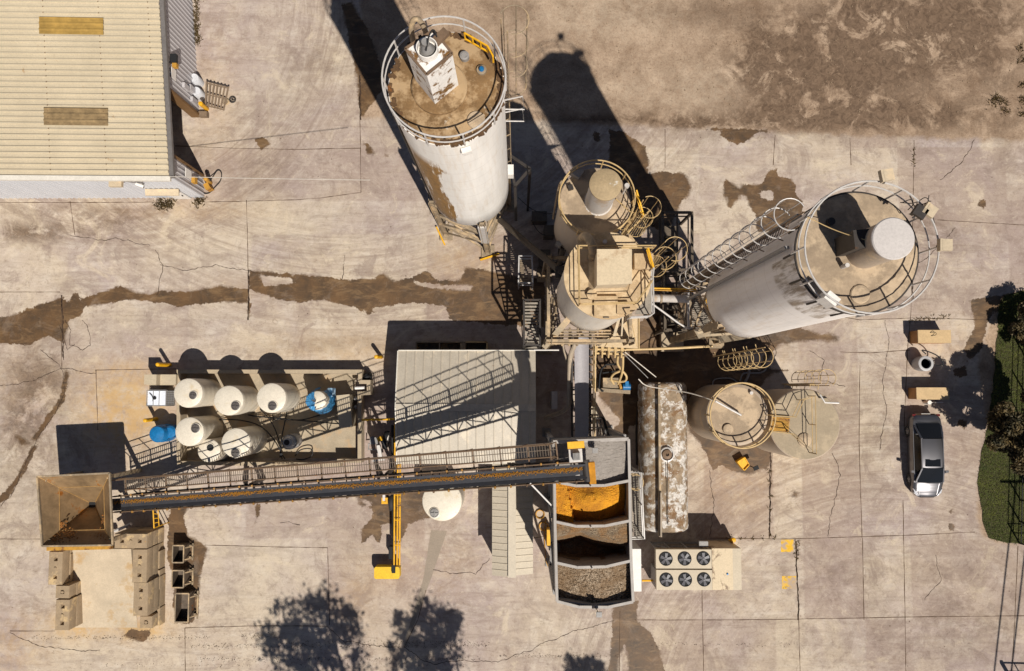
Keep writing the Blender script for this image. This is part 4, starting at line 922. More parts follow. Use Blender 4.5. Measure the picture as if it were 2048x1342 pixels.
g1 = gravelm('gravel_pale', srgb(176, 165, 154), srgb(196, 186, 176), 70)
g2 = gravelm('sand_orange', srgb(206, 138, 20), srgb(222, 156, 36), 20, srgb(164, 104, 26))
g3 = gravelm('gravel_buff', srgb(112, 94, 74), srgb(164, 144, 118), 32, srgb(142, 96, 40))
g4 = gravelm('gravel_coarse', srgb(84, 66, 46), srgb(172, 152, 128), 18, srgb(120, 94, 66))
heap('gravel_heap', 'level pale gravel filling the top bay of the bin', 0, g1, lambda u, v: 6.0-.5*abs(u-.55)-.35*v*v, 'gravel')
heap('sand_heap', 'bright orange sand heaped in the second bay of the bin', 1, g2, lambda u, v: (5.95-2.0*max(0, math.hypot((u-.5)*1.1, (v-.3)*1.0)-.08) if u > .16+.1*v else 6.0-.4*v) , 'sand')
heap('gravel_heap', 'buff gravel sloping into shade in the third bay of the bin', 2, g3, lambda u, v: 6.1-2.6*min(1, max(0, (v-.05-.8*abs(u-.36))*2.0))-.15*u, 'gravel')
heap('gravel_heap', 'coarse brown gravel in the bottom bay of the bin', 3, g4, lambda u, v: 6.0-.6*abs(u-.6)-.25*(v), 'gravel')
for px, py, z, lab in ((1190, 901, 9.1, 'small floodlight on an arm over the top gravel bay'), (1198, 1229, 9.1, 'small floodlight on an arm beyond the lowest bin edge')):
    f = thing('floodlight', lab, 'floodlight', W(px, py, z), 'small floodlights on the bin')
    v = W(px, py, z); e = W(px-7, py-16, zb+.1)
    m = MB(); m.box(v, (.26, .24, .12)); m.build('lamp_head', M['steel_grey'], f)
    m = MB(); m.tube([e, v], .02, 5); m.build('arm', M['steel_dark'], f)

# platform beside the bin
zp = 4.2
pf = thing('service_platform', 'narrow grating platform with white rails along the right wall of the bin', 'platform', W(1273, 1010, 0))
a, b, c_, e = W(1262, 946, zp), W(1285, 948, zp), W(1288, 1076, zp), W(1265, 1076, zp)
m = MB()
for k in range(40): m.beam(a.lerp(e, k/39), b.lerp(c_, k/39), .03, .04)
for k in range(4): m.beam(a.lerp(b, k/3), e.lerp(c_, k/3), .04, .06)
m.build('grating', M['grating'], pf)
m = MB()
T = [W(x, y, zp+1.1) for x, y in ((1259, 945), (1282, 945), (1289, 1078), (1264, 1078))]
for dz in (0, .55): m.tube([p-up*dz for p in T], .04, 5)
for i in range(3):
    for t in (0, .5, 1): q = T[i].lerp(T[i+1], t); m.tube([q, q-up*1.1], .035, 5)
m.build('guardrail', M['rail_white'], pf)
for p in (b, c_): m = MB(); m.beam((p.x, p.y, 0), p, .12); m.build('leg', M['steel_grey'], pf)
m = MB(); k_ = W(1272, 965, zp+1)
for z in (5.2, 4.6, 4.0): m.ring((k_.x, k_.y, z), .4, .02, R(-120), R(120), 16, 5)
m.build('ladder_cage', M['rail_tan'], pf)
# white box beside bin
zz = 2.6; P = [W(1263, 1183, zz), W(1283, 1183, zz), W(1282, 1098, zz), W(1262, 1098, zz)]
m = MB(); m.hexa([Vector((p.x, p.y, 0)) for p in P]+P); wb = thing('storage_cabinet', 'long white cabinet standing against the right side of the bin', 'cabinet', ((P[0].x+P[1].x)/2, (P[0].y+P[2].y)/2, 0)); m.build('body', M['cab_white'], wb)
m = MB(); m.beam((P[1].x+.03, P[1].y+.4, 1.2), (P[1].x+.03, P[1].y+.4, 1.6), .05); m.build('handle', M['steel_dark'], wb)

# ------------------------------------------------------------ shed
sz = 3.0; rz_ = 3.75
c1, c2, c3, c4 = W(797, 702, sz), W(1071, 699, sz), W(1073, 928, sz), W(795, 928, sz)
xl, xr = c1.x, c2.x; yt, yb = c1.y, c3.y; ym = W(930, 815, rz_).y
sh = thing('shed', 'flat pale ribbed-roof shed crossed by conveyor shadow', 'shed', ((xl+xr)/2, (yt+yb)/2, 0))
sh['label'] = 'wide shed with pale ribbed metal roof above the long conveyor'
m = MB(); nrm = (0, rz_-sz, yt-ym)
m.corr((xl, yt, sz), (xr-xl, 0, 0), (0, ym-yt, rz_-sz), (0, .15, 1), .49, .045, .04, .86)
m.corr((xl, ym, rz_), (xr-xl, 0, 0), (0, yb-ym, sz-rz_), (0, -.15, 1), .49, .045, .04, .86)
m.build('roof', M['shed_roof'], sh, 15)
m = MB(); m.beam((xl, ym, rz_+.02), (xr, ym, rz_+.02), .4, .03); m.build('ridge_cap', M['shed_roof'], sh)
m = MB(); m.prism([(xl+.15, yb+.15), (xr-.15, yb+.15), (xr-.15, yt-.15), (xl+.15, yt-.15)], 0, sz-.03)
for x in (xl+.18, xr-.18): m.add([(x, yt-.15, sz-.04), (x, yb+.15, sz-.04), (x, ym, rz_-.05)], [(0, 1, 2)])
m.build('wall', M['wall_grey'], sh)
m = MB(); m.beam((xl-.03, yt, sz), (xl-.03, ym, rz_), .06, .12); m.beam((xl-.03, ym, rz_), (xl-.03, yb, sz), .06, .12); m.beam((xl, yt+.03, sz), (xr, yt+.03, sz), .06, .1); m.build('roof_trim', M['trim'], sh)
# narrow roof building
nz = 2.7; nr = 3.15
a0, a1 = W(981, 940, nz), W(984, 1151, nz); b0, b1 = W(1066, 940, nz), W(1066, 1148, nz); r0, r1 = W(1021, 930, nr), W(1024, 1155, nr)
an = thing('annex', 'narrow beige building with ridged roof running down from the shed', 'shed', ((a1.x+b1.x)/2, (a0.y+a1.y)/2, 0))
m = MB(); yy0 = yb-.02
m.corr((a1.x, a1.y, nz), (0, yy0-a1.y, 0), (r1.x-a1.x, 0, nr-nz), (-.3, 0, 1), .36, .028, .04, .86)
m.corr((b1.x, b1.y, nz), (0, yy0-b1.y, 0), (r1.x-b1.x, 0, nr-nz), (.3, 0, 1), .36, .028, .04, .86)
m.build('roof', M['narrow_roof'], an, 15)
m = MB(); m.beam((r1.x, r1.y+.0, nr+.03), (r1.x, yy0, nr+.03), .42, .04); m.build('ridge_cap', M['narrow_roof'], an)
m = MB(); m.prism([(a1.x+.15, a1.y+.15), (b1.x-.15, a1.y+.15), (b1.x-.15, yy0-.2), (a1.x+.15, yy0-.2)], 0, nz-.03)
m.add([(a1.x+.15, a1.y+.15, nz-.03), (b1.x-.15, a1.y+.15, nz-.03), (r1.x, a1.y+.15, nr-.05)], [(0, 1, 2)]); m.build('wall', M['wall_grey'], an)

# ------------------------------------------------------------ long conveyor
M['yellow_dull'] = mk('idler_ochre', srgb(170, 124, 56), .7, 0, .4, 5, rust=.3)
cv = thing('belt_conveyor', 'long inclined belt conveyor carrying orange sand from the hopper to the bins', 'conveyor', W(240, 1008, 0), 'belt conveyors')
B0 = W(226, 1009, 1.6); B1 = W(1174, 942, 10.0)
D_ = (B1-B0); Lc = D_.length; dv = D_.normalized(); sd = dv.cross(up).normalized(); un = sd.cross(dv)   # sd points right of travel (south)
if un.z < 0: un = -un
def C(t, s, h): return B0+dv*(t*Lc)+sd*s+un*h
m = MB(); Kc = 60; prof = [(-.34, .15), (-.17, .03), (.17, .03), (.34, .15), (.34, .11), (.17, -.01), (-.17, -.01), (-.34, .11)]
vs = []; fs = []
for k in range(Kc+1): vs += [C(k/Kc, s, h) for s, h in prof]
for k in range(Kc):
    for i in range(8): j = (i+1) % 8; fs.append((k*8+i, k*8+j, (k+1)*8+j, (k+1)*8+i))
fs += [tuple(range(8)), tuple(range(Kc*8+7, Kc*8-1, -1))]
m.add(vs, fs); m.build('belt', M['belt'], cv)
m = MB(); K2 = 900; vs = []; fs = []
for k in range(K2):
    t = .005+.988*k/K2
    for _ in range(9):
        if random.random() < .3+.35*(math.sin(t*57)*.5+.5): continue
        s = -.12+random.gauss(0, .055); h = .06+random.random()*.03; q = C(t+random.uniform(0, .001), s, h); r_ = random.uniform(.012, .028)
        n0 = len(vs); vs += [q+dv*r_*1.3, q+sd*r_, q-dv*r_*1.3, q-sd*r_, q+un*r_]; fs += [(n0, n0+1, n0+4), (n0+1, n0+2, n0+4), (n0+2, n0+3, n0+4), (n0+3, n0, n0+4)]
m.add(vs, fs); sdp = m.build('sand_layer', mk('belt_sand', srgb(172, 118, 32), .9, 0, .2, 4), cv); sdp['kind'] = 'stuff'
m = MB()
for s in (-.44, .44):
    m.beam(C(0, s, -.08), C(1, s, -.08), .07, .18, up=un); m.beam(C(.03, s, -.95), C(.97, s, -.95), .07, .12, up=un)
    N = 26
    for k in range(N):
        t0 = .03+.94*k/N; t1 = .03+.94*(k+1)/N
        m.beam(C(t0, s, -.95), C(t0, s, -.08), .05); m.beam(C(t0, s, -.95 if k % 2 else -.08), C(t1, s, -.08 if k % 2 else -.95), .045)
for k in range(27): t0 = .03+.94*k/26; m.beam(C(t0, -.44, -.95), C(t0, .44, -.95), .05)
m.build('truss', M['steel_dark'], cv)
m = MB()
for s in (-.5, .5): m.beam(C(0, s*.9, .04), C(1, s*.9, .04), .05, .05, up=un)
m.build('stringer', M['rail_rust'], cv)
for k in range(34):
    t0 = .02+.96*k/33; m = MB()
    m.beam(C(t0, -.52, -.05), C(t0, .52, -.05), .05, .05); m.cyl(C(t0, -.53, .07), C(t0, -.43, .04), .05, n=8); m.cyl(C(t0, .43, .04), C(t0, .53, .07), .05, n=8); m.beam(C(t0, -.48, -.06), C(t0, -.48, .06), .05); m.beam(C(t0, .48, -.06), C(t0, .48, .06), .05)
    m.build('idler', M['yellow_dull'] if k % 3 else M['rail_rust'], cv)
# walkway on the upper side
m = MB()
for k in range(190):
    t0 = .03+.92*k/190
    m.beam(C(t0, -1.42, -.1), C(t0, -.78, -.1), .028, .03)
for s in (-1.42, -1.1, -.78): m.beam(C(.03, s, -.12), C(.95, s, -.12), .035, .05)
m.build('walkway', mk('walkway_steel', srgb(112, 98, 84), .7, 0, .25, 3), cv)
m = MB()
for s in (-1.44,):
    m.tube([C(.03, s, 1.0), C(.95, s, 1.0)], .032, 5); m.tube([C(.03, s, .5), C(.95, s, .5)], .025, 5)
    for k in range(19): t0 = .03+.92*k/18; m.tube([C(t0, s, -.2), C(t0, s, 1.0)], .028, 5)
m.beam(C(.03, -.76, -.1), C(.95, -.76, -.1), .05, .12)
for k in range(19): t0 = .03+.92*k/18; m.beam(C(t0, -1.44, -.16), C(t0, -.55, -.16), .07)
m.tube([C(.95, -1.44, 1.0), C(.95, -.76, 1.0)], .03, 5); m.tube([C(.95, -.76, -.1), C(.95, -.76, 1.0)], .03, 5)
m.build('handrail', M['rail_rust'], cv)
for t0, s0 in ((.60, 0), (.30, 0)):
    for s in (-.44, .44):
        q = C(t0, s, -.95); f = C(t0-.035, s, 0); f.z = 0; f2 = C(t0+.01, s, 0); f2.z = 0
        m = MB(); m.beam(f, q, .16); m.beam(f2, C(t0+.01, s, -.95), .16); m.build('support_leg', M['steel_dark'], cv)
M['sand_spill'] = mk('spout_ochre', srgb(196, 132, 30), .9, 0, .35, 4)
for s_, a__, b__ in ((0, (1060, 966, 9.2), (1106, 1014, 8.3)), (1, (1105, 962, 9.4), (1160, 950, 9.9))):
    m = MB(); m.beam(W(*a__), W(*b__), .07); m.build('tie_rod', M['rail_white'], cv)
hd = C(1.0, 0, 0)
m = MB(); m.cyl(C(.998, -.5, -.1), C(.998, .5, -.1), .2, n=20); m.build('head_pulley', M['steel_dark'], cv)
mp = C(.985, -.78, .2)
m = MB(); m.box(mp+Vector((0, .0, 0)), (.62, .6, .35), R(4)); mt = m.build('gearbox', M['rail_white'], cv)
m = MB(); m.box(mp+Vector((.02, -.02, .3)), (.34, .34, .3), R(4))
for k in range(5): m.box(mp+Vector((-.12+k*.06, -.02, .47)), (.02, .3, .05), R(4))
m.build('motor', M['steel_grey'], cv)
m = MB(); m.box(mp+Vector((.0, .5, .2)), (.78, .32, .2), R(4)); m.build('belt_guard', M['yellow'], cv)
m = MB(); q = C(1.0, .1, .05); m.box(q+Vector((.25, .0, -.25)), (.3, 1.0, .5), R(4)); m.build('discharge_spout', M['sand_spill'], cv)

# ------------------------------------------------------------ feed hopper
hz = 4.0
hp = thing('feed_hopper', 'square rusty steel feed hopper with sloping sides at the left end of the conveyor', 'hopper', W(155, 1018, 0))
rm = [W(85, 1092, hz), W(226, 1090, hz), W(220, 946, hz), W(75, 953, hz)]
mdz = [W(120, 1061, hz-.9), W(210, 1059, hz-.9), W(208, 972, hz-.9), W(119, 975, hz-.9)]
hl = [W(178, 1015, 1.4), W(191, 1015, 1.4), W(191, 1004, 1.4), W(178, 1004, 1.4)]
m = MB()
for A_, B_ in ((rm, mdz), (mdz, hl)):
    for i in range(4):
        j = (i+1) % 4; wallq(m, A_[i], A_[j], B_[i], B_[j], -.04)
m.build('funnel', M['hopper'], hp)
m = MB()
for i in range(4): m.beam(rm[i]+up*.02, rm[(i+1) % 4]+up*.02, .09, .12)
m.build('rim', M['steel_dusty'], hp)
m = MB()
for i in range(4): m.beam(rm[i]+up*-.01, mdz[i]+up*.02, .03); m.beam(mdz[i]+up*.02, hl[i]+up*.02, .03); m.beam(mdz[i]+up*.02, mdz[(i+1) % 4]+up*.02, .03)
m.build('weld_bead', mk('weld_ochre', srgb(168, 130, 76), .7, 0, .3, 5), hp)
m = MB(); q = (hl[0]+hl[2])/2; m.box((q.x, q.y, .9), (.55, .5, .96)); m.build('outlet_blackout', M['fan_dark'], hp)  # black box added below the outlet so the hole looks dark
for p, q in zip(rm, mdz):
    f = p.lerp(q, .3); m = MB(); m.beam((f.x, f.y, 0), (f.x, f.y, hz-.3), .2); m.build('leg', M['steel_dusty'], hp)
m = MB(); vs = []; fs = []
for cx, cy, r_ in ((112, 1072, 26), (205, 1070, 20), (140, 1068, 14), (214, 1040, 12), (120, 1050, 14)):
    for _ in range(110):
        px = cx+random.gauss(0, r_*.5); py = cy+random.gauss(0, r_*.35)
        if not (92 < px < 220 and py < 1086): continue
        # height on the sloped panel
        t = max(0, min(1, (1090-py)/30)); z = hz-.9*t+.0
        q = W(px, py, z-.02); s_ = random.uniform(.02, .06); n0 = len(vs)
        vs += [q+Vector((s_, 0, 0)), q+Vector((0, s_, 0)), q-Vector((s_, 0, 0)), q-Vector((0, s_, 0)), q+up*s_]; fs += [(n0, n0+1, n0+4), (n0+1, n0+2, n0+4), (n0+2, n0+3, n0+4), (n0+3, n0, n0+4)]
m.add(vs, fs); o = m.build('sand_residue', mk('residue_sand', srgb(150, 98, 44), .95, 0, .4, 4), hp); o['kind'] = 'stuff'
# ------------------------------------------------------------ tank farm
def ccen(px, py, z): return W(px, py, z)
cw = thing('containment_wall', 'low concrete containment wall boxed around the chemical tanks', 'wall', G(545, 840))
zc = .95; wt = .22
def wl(m, pts, z=zc):
    P = [W(x, y, z) for x, y in pts]
    for i, (a, b) in enumerate(zip(P, P[1:])):
        dd = (b-a).normalized()*wt/2
        k = .003*(i % 2)
        m.beam(Vector((a.x, a.y, z/2))-dd, Vector((b.x, b.y, z/2))+dd, wt, z-k)
m = MB(); wl(m, [(357, 922), (357, 743), (720, 743), (720, 760)]); m.build('wall_run', M['conc_wall'], cw)
m = MB(); wl(m, [(722, 764), (737, 764), (737, 786), (719, 787), (719, 922), (678, 922)], zc+.01); m.build('wall_run', M['conc_wall'], cw)
m = MB(); wl(m, [(358, 926), (676, 930)], zc-.05); m.build('wall_run', M['conc_wall'], cw)
m = MB(); P = [G(370, 748), G(712, 748), G(712, 916), G(370, 916)]; m.add([(p.x, p.y, .008) for p in P], [(3, 2, 1, 0)]); o = m.build('containment_floor', mk('floor_dusty', srgb(172, 156, 132), .9, 0, .25, 1.2, dust=.3)); o['kind'] = 'structure'
def ptank(px, py, r, z, lx, ly, label, mat='plastic', group='cream plastic chemical tanks', lr=.24, lidm='lid', hole=False, cone=0):
    c = W(px, py, z); Rr = r*(H-z)/FPX
    t = thing('chemical_tank', label, 'tank', (c.x, c.y, 0), group)
    m = MB(); pr = [(Rr, 0)]
    k = int(z/.75)
    for i in range(1, k+1): zz_ = (z-.1)*i/(k+.4); pr += [(Rr, zz_-.04), (Rr*1.005, zz_), (Rr, zz_+.04)]
    pr += [(Rr, z-.12-cone), (Rr*.97, z-.03-cone), (Rr*.9, z-cone*.9)]
    pr += [(Rr*(.9-.45*q), z-cone*(.9-.9*q)+.06*q) for q in (.4, .8)] if cone else [(Rr*.4, z+.05)]
    if not hole: pr.append((0.001, z+.06))
    m.lathe((c.x, c.y, 0), pr, 48); m.build('body', M[mat], t, 28)
    l = W(lx, ly, z+.1)
    if hole:
        m = MB(); m.lathe((l.x, l.y, z-.02), [(lr+.04, 0), (lr+.04, .09), (lr, .09), (lr, .03)], 24); m.build('opening_collar', M[mat], t)
        m = MB(); m.lathe((l.x, l.y, z+.03), [(0.01, .0), (lr, .0), (lr, .035)], 24); m.build('opening', M['fan_dark'], t)
    else:
        m = MB(); m.lathe((l.x, l.y, z-.02), [(lr+.05, 0), (lr+.05, .1), (lr, .12)], 28); cl = m.build('collar', M[mat], t)
        m = MB(); m.lathe((l.x, l.y, z+.04), [(lr, 0), (lr, .09), (lr*.8, .11), (lr*.8, .07), (.07, .08), (.05, .14)], 28); m.beam((l.x-lr*.8, l.y, z+.14), (l.x+lr*.8, l.y, z+.14), .04, .04); m.beam((l.x, l.y-lr*.8, z+.14), (l.x, l.y+lr*.8, z+.14), .04, .04); m.build('lid', M[lidm], t)
    m = MB()
    for k_ in range(5):
        a = k_*1.3+.4; m.beam(P2(a, Rr*.86, c, z+.015), P2(a, Rr*.99, c, z-.05), .03, .03)
    m.ring((c.x, c.y, z-.03), Rr*.93, .014, n=36, k=4)
    m.build('moulded_rib', M[mat], t)
    return t
ptank(376, 786, 29.5, 3.0, 386, 791, 'cream tank at the upper left corner of the containment wall', lr=.21)
ptank(457, 801, 30, 3.0, 471, 812, 'cream tank with lid at its lower edge, second in the upper row')
ptank(542.5, 796, 30, 3.0, 545, 812, 'cream tank beside the blue-tarp tank, third in the upper row')
ptank(378.6, 863.5, 29, 3.0, 391, 857, 'cream tank left of the small holed tank, next to the blue barrel')
ptank(417.7, 901.5, 23, 2.4, 420, 895, 'smaller cream tank with an open round hole in its top', lr=.2, hole=True)
ptank(471.4, 885.8, 29.5, 3.0, 471, 906, 'cream tank right of the small holed tank, lid at bottom edge')
ptank(576, 884.7, 15, 1.5, 573, 885, 'small grey cone-topped tank standing alone on the floor', 'plastic_grey', None, .17, hole=True, cone=.35)
ptank(884, 1002, 40, 2.4, 869, 1026, 'large white round tank standing alone below the conveyor', 'plastic', None, .26, 'steel_grey')
bt_ = ptank(634, 801, 19, 2.2, 627, 801, 'white tank half wrapped in a torn blue tarp', 'plastic', None, .15)
c = W(631, 802, 2.2)
m = MB(); vs = []; fs = []; n = 40
for k, (rr, z) in enumerate(((.06, 2.36), (.3, 2.34), (.52, 2.28), (.58, 2.0), (.62, 1.5), (.68, 1.0), (.8, .7))):
    for i in range(n+1):
        a = R(95)+R(175)*i/n if k < 3 else R(95)+R(330)*i/n
        r2 = rr+(random.gauss(0, .02) if k > 1 else 0); vs.append((c.x+math.cos(a)*r2, c.y+math.sin(a)*r2, z+random.gauss(0, .02)))
for k in range(6):
    for i in range(n): q = k*(n+1)+i; fs.append((q, q+1, q+n+2, q+n+1))
m.add(vs, fs); o = m.solo('tarp', M['tarp'], 'blue tarp torn open over the white tank', 'tarp')
m = MB(); vs = []; fs = []
for j in range(6):
    for i in range(6): q = W(655+i*3.2, 776+j*5, .8+.25*math.sin(i*1.7+j)); vs.append(q)
for j in range(5):
    for i in range(5): q = j*6+i; fs.append((q, q+6, q+7, q+1))
m.add(vs, fs); m.solo('plastic_sheet', mk('sheet_pale_blue', srgb(150, 178, 200), .3, 0, .2, 4), 'crumpled pale blue sheet beside the tarped tank', 'sheet')
# blue barrel group
c = W(314, 868, 1.6); m = MB(); pr = [(.50, 0), (.50, .3), (.52, .34), (.5, .38), (.5, .9), (.52, .94), (.5, .98), (.49, 1.5), (.42, 1.62), (.2, 1.66), (.001, 1.68)]
m.lathe((c.x, c.y, 0), pr, 32); m.solo('barrel', M['blue'], 'blue wrapped barrel tank left of the containment wall', 'barrel')
c = W(338, 864, 1.2); m = MB(); m.lathe((c.x, c.y, 0), [(.36, 0), (.38, .5), (.36, 1.1), (.25, 1.2), (.001, 1.22)], 28); m.solo('barrel', M['blue'], 'darker blue barrel squeezed between the wrapped barrel and the wall', 'barrel')
# IBC tote
ib = thing('bulk_container', 'white plastic bulk container in a wire cage left of the tanks', 'container', W(330, 797, 0))
P = [W(293, 812, 1.25), W(332, 812, 1.25), W(332, 780, 1.25), W(293, 780, 1.25)]
x0, x1, y0, y1 = P[0].x, P[1].x, P[0].y, P[2].y
m = MB(); m.box(((x0+x1)/2, (y0+y1)/2, .7), (x1-x0-.1, y1-y0-.1, 1.1)); m.build('bottle', mk('ibc_white', srgb(226, 230, 238), .35, 0, .08, 3), ib)
m = MB()
for k in range(8):
    t = k/7; x = x0+(x1-x0)*t; y = y0+(y1-y0)*t
    for yy_ in (y0, y1): m.beam((x, yy_, .15), (x, yy_, 1.25), .025)
    for xx_ in (x0, x1): m.beam((xx_, y, .15), (xx_, y, 1.25), .025)
for z in (.2, .5, .8, 1.1, 1.25):
    for a, b in (((x0, y0), (x1, y0)), ((x1, y0), (x1, y1)), ((x1, y1), (x0, y1)), ((x0, y1), (x0, y0))): m.beam((*a, z), (*b, z), .025)
for x in (x0+.35*(x1-x0), x0+.65*(x1-x0)): m.beam((x, y0, 1.29), (x, y1, 1.29), .03)
m.box(((x0+x1)/2, (y0+y1)/2, .07), (x1-x0, y1-y0, .14)); m.build('cage', M['steel_grey'], ib)
m = MB(); m.lathe(((x0+x1)/2-.1, (y0+y1)/2, 1.25), [(.1, 0), (.1, .06), (.0, .08)], 16); m.build('cap', M['fan_dark'], ib)
m = MB(); m.tube(hose([(x0-.1, y0+.1, .3), (x0+.1, y0-.1, 1.0), ((x0+x1)/2-.1, (y0+y1)/2, 1.35), (x0+.1, y1-.1, 1.3), (x0-.2, y1, .5)], .02), .02, 5); m.build('hose', M['black_rub'], ib)
P = [W(288, 770, 1.6), W(313, 770, 1.6), W(313, 749, 1.6), W(288, 749, 1.6)]
for (xa, xb, h, l, mt) in ((288, 313, 1.7, 'pale square control cabinet above the bulk container', 'cab_cream'), (314, 352, 1.2, 'longer tan control cabinet between the pale cabinet and the wall', 'cab_cream')):
    a = W(xa, 769, h); b = W(xb, 749, h); t = thing('control_cabinet', l, 'cabinet', ((a.x+b.x)/2, (a.y+b.y)/2, 0))
    m = MB(); m.box(((a.x+b.x)/2, (a.y+b.y)/2, h/2), (b.x-a.x, b.y-a.y, h)); m.build('body', M[mt], t)
    m = MB(); m.box(((a.x+b.x)/2, a.y-.02, h*.55), ((b.x-a.x)*.8, .03, h*.7)); m.build('door', M[mt], t)
# tank farm bits
a = W(676, 795, 1.3); b = W(702, 850, 1.3)
m = MB(); m.box(((a.x+b.x)/2, (a.y+b.y)/2, .65), (.72, 1.85, 1.3), R(6)); cb = thing('equipment_box', 'tall tan equipment box inside the wall right of the tarped tank', 'box', ((a.x+b.x)/2, (a.y+b.y)/2, 0)); m.build('body', M['cab_cream'], cb)
m = MB(); m.box(((a.x+b.x)/2, (a.y+b.y)/2, 1.32), (.76, 1.9, .05), R(6)); m.build('lid', M['cab_cream'], cb)
for (px, py, l) in ((711, 797, 'upper of two small grey pots against the right containment wall'), (711, 814, 'lower of two small grey pots against the right containment wall')):
    v = W(px, py, .6); m = MB(); m.lathe((v.x, v.y, 0), [(.13, 0), (.13, .5), (.06, .6), (.001, .6)], 20); m.solo('pot', M['plastic_grey'], l, 'pot')
v = W(733, 752, .8); m = MB(); m.lathe((v.x, v.y, 0), [(.22, 0), (.24, .2), (.24, .6), (.1, .8), (.001, .82)], 24); m.solo('drum', M['fan_dark'], 'black round drum at the upper right outer corner of the wall', 'drum')
v = W(718, 776, 1.2); m = MB(); m.tube([(v.x-.25, v.y, 1.1), (v.x+.3, v.y+.02, 1.1)], .09, 12); m.tube([(v.x-.1, v.y, .0), (v.x-.1, v.y, 1.05)], .04, 6); m.solo('small_pump', M['cab_white'], 'small white pump head on a stem in the wall niche', 'pump')
HS = [[(497,830),(560,838),(620,842),(700,850),(702,838)],[(434,840),(470,838),(520,848),(550,880),(562,905),(570,918)],[(520,818),(540,838),(556,870),(564,918)],[(574,825),(566,860),(563,880),(560,915)],
      [(640,830),(600,842),(560,836),(505,832)],[(590,912),(600,898),(625,896),(626,912),(606,920),(592,918)],[(545,830),(548,842),(558,838),(564,828)]]
for i, pts in enumerate(HS):
    m = MB(); m.tube(hose([W(x, y, .12+.25*math.sin(3.1*k/(len(pts)))) for k, (x, y) in enumerate(pts)], .03), .035, 6)
    m.solo('hose', M['black_rub'], ['black hose running right to the equipment box', 'black hose curving down from the holed tank row', 'black hose from the third upper tank', 'straight black hose above the grey cone tank', 'thin black hose under the tarped tank', 'looped black hose by the lower wall', 'short black hose curl below the third upper tank'][i], 'hose')
m = MB()
for k in range(5):
    a = W(548+k*9, 924, .9); m.tube([a, a+Vector((.02, -.35, 0))], .03, 5); m.beam(a+Vector((-.06, -.1, .05)), a+Vector((.1, -.1, .05)), .05)
    m.beam(a+Vector((-.06, -.25, .05)), a+Vector((.1, -.25, .05)), .05)
m.tube([W(545, 926, .9), W(590, 928, .9)], .03, 6)
m.solo('valve_manifold', M['steel_dusty'], 'row of small pipe valves on the lower containment wall', 'valves')

def bollard(px, py, bx, by, label, h=1.45, r=.115, mat='yellow'):
    g = G(bx, by); tp_ = W(px, py, h); m = MB(); rr = r
    m.tube([g, g.lerp(tp_, .97), tp_], rr, 16); t = thing('bollard', label, 'bollard', g, 'yellow bollards'); m.build('post', M[mat], t)
    m = MB(); m.lathe((tp_.x, tp_.y, h-.02), [(rr, 0), (rr*.8, .07), (.001, .1)], 16); m.build('cap', M[mat], t)
bollard(315, 729, 340, 730, 'yellow bollard above the pale control cabinet')
bollard(290, 841, 313, 838, 'yellow bollard above the blue barrel')
bollard(752, 713.5, 763, 714, 'short-looking yellow bollard left of the shed', 1.2)
bollard(411, 357, 421, 366, 'scratched yellow bollard at the warehouse corner with a hose', 1.2, .13, 'yellow_rust')
bollard(401, 207, 414, 218, 'yellow bollard beside the pallet at the warehouse wall', 1.5, .13)

# ------------------------------------------------------------ concrete blocks
def block_mesh(L, Wd, Hh):
    xs = [-L/2+.02, -L*.27-.11, -L*.27+.11, L*.27-.11, L*.27+.11, L/2-.02]; ys = [-Wd/2+.02, -.11, .11, Wd/2-.02]
    if L < 1: xs = [-L/2+.02, -.11, .11, L/2-.02]
    m = MB(); 
    hole = lambda i, j: j == 1 and ((i in (1, 3)) if len(xs) == 6 else i == 1)
    for i in range(len(xs)-1):
        for j in range(3):
            a, b, c_, e = (xs[i], ys[j]), (xs[i+1], ys[j]), (xs[i+1], ys[j+1]), (xs[i], ys[j+1])
            if not hole(i, j): m.add([(*a, Hh), (*b, Hh), (*c_, Hh), (*e, Hh)], [(0, 1, 2, 3)])
            else:
                k = .05; zf = Hh-.2; mx = (a[0]+b[0])/2
                f = [(mx+(p[0]-mx)*.6, p[1]*.6, zf) for p in (a, b, c_, e)]; t = [(*p, Hh) for p in (a, b, c_, e)]
                m.add(t+f, [(0, 4, 5, 1)[::-1], (1, 5, 6, 2)[::-1], (2, 6, 7, 3)[::-1], (3, 7, 4, 0)[::-1], (4, 5, 6, 7)])
    x, y = L/2, Wd/2
    xi, yi = x-.02, y-.02
    m.add([(-xi,-yi,Hh),(xi,-yi,Hh),(xi,yi,Hh),(-xi,yi,Hh),(-x,-y,Hh-.03),(x,-y,Hh-.03),(x,y,Hh-.03),(-x,y,Hh-.03),(-x,-y,0),(x,-y,0),(x,y,0),(-x,y,0)],
          [(0,4,5,1),(1,5,6,2),(2,6,7,3),(3,7,4,0),(4,8,9,5),(5,9,10,6),(6,10,11,7),(7,11,8,4),(8,11,10,9)])
    m.lathe((0, 0, Hh-.01), [(.09, 0), (.07, .06), (.001, .08)], 10)
    return m
bh = .72; protos = {}
def block(x0, y0, x1, y1, layer, label, top=True):
    z = bh*(layer+1); a = W(x0, y1, z); b = W(x1, y0, z); sx = abs(b.x-a.x); sy = abs(b.y-a.y); rot = 0 if sx > sy else R(90)
    L = max(sx, sy)-.015; wd = min(sx, sy)-.015; k = (round(L, 1), round(wd, 1))
    if k not in protos:
        mb = block_mesh(L, wd, bh-.012); o = mb.build('concrete_block', M['conc']); protos[k] = o
    else: o = protos[k].copy(); COL.objects.link(o)
    o.location = ((a.x+b.x)/2, (a.y+b.y)/2, bh*layer); o.rotation_euler = (0, 0, rot+random.uniform(-.01, .01))
    tag(o, label, 'concrete block', 'stacked concrete blocks')
    return o, (a, b)
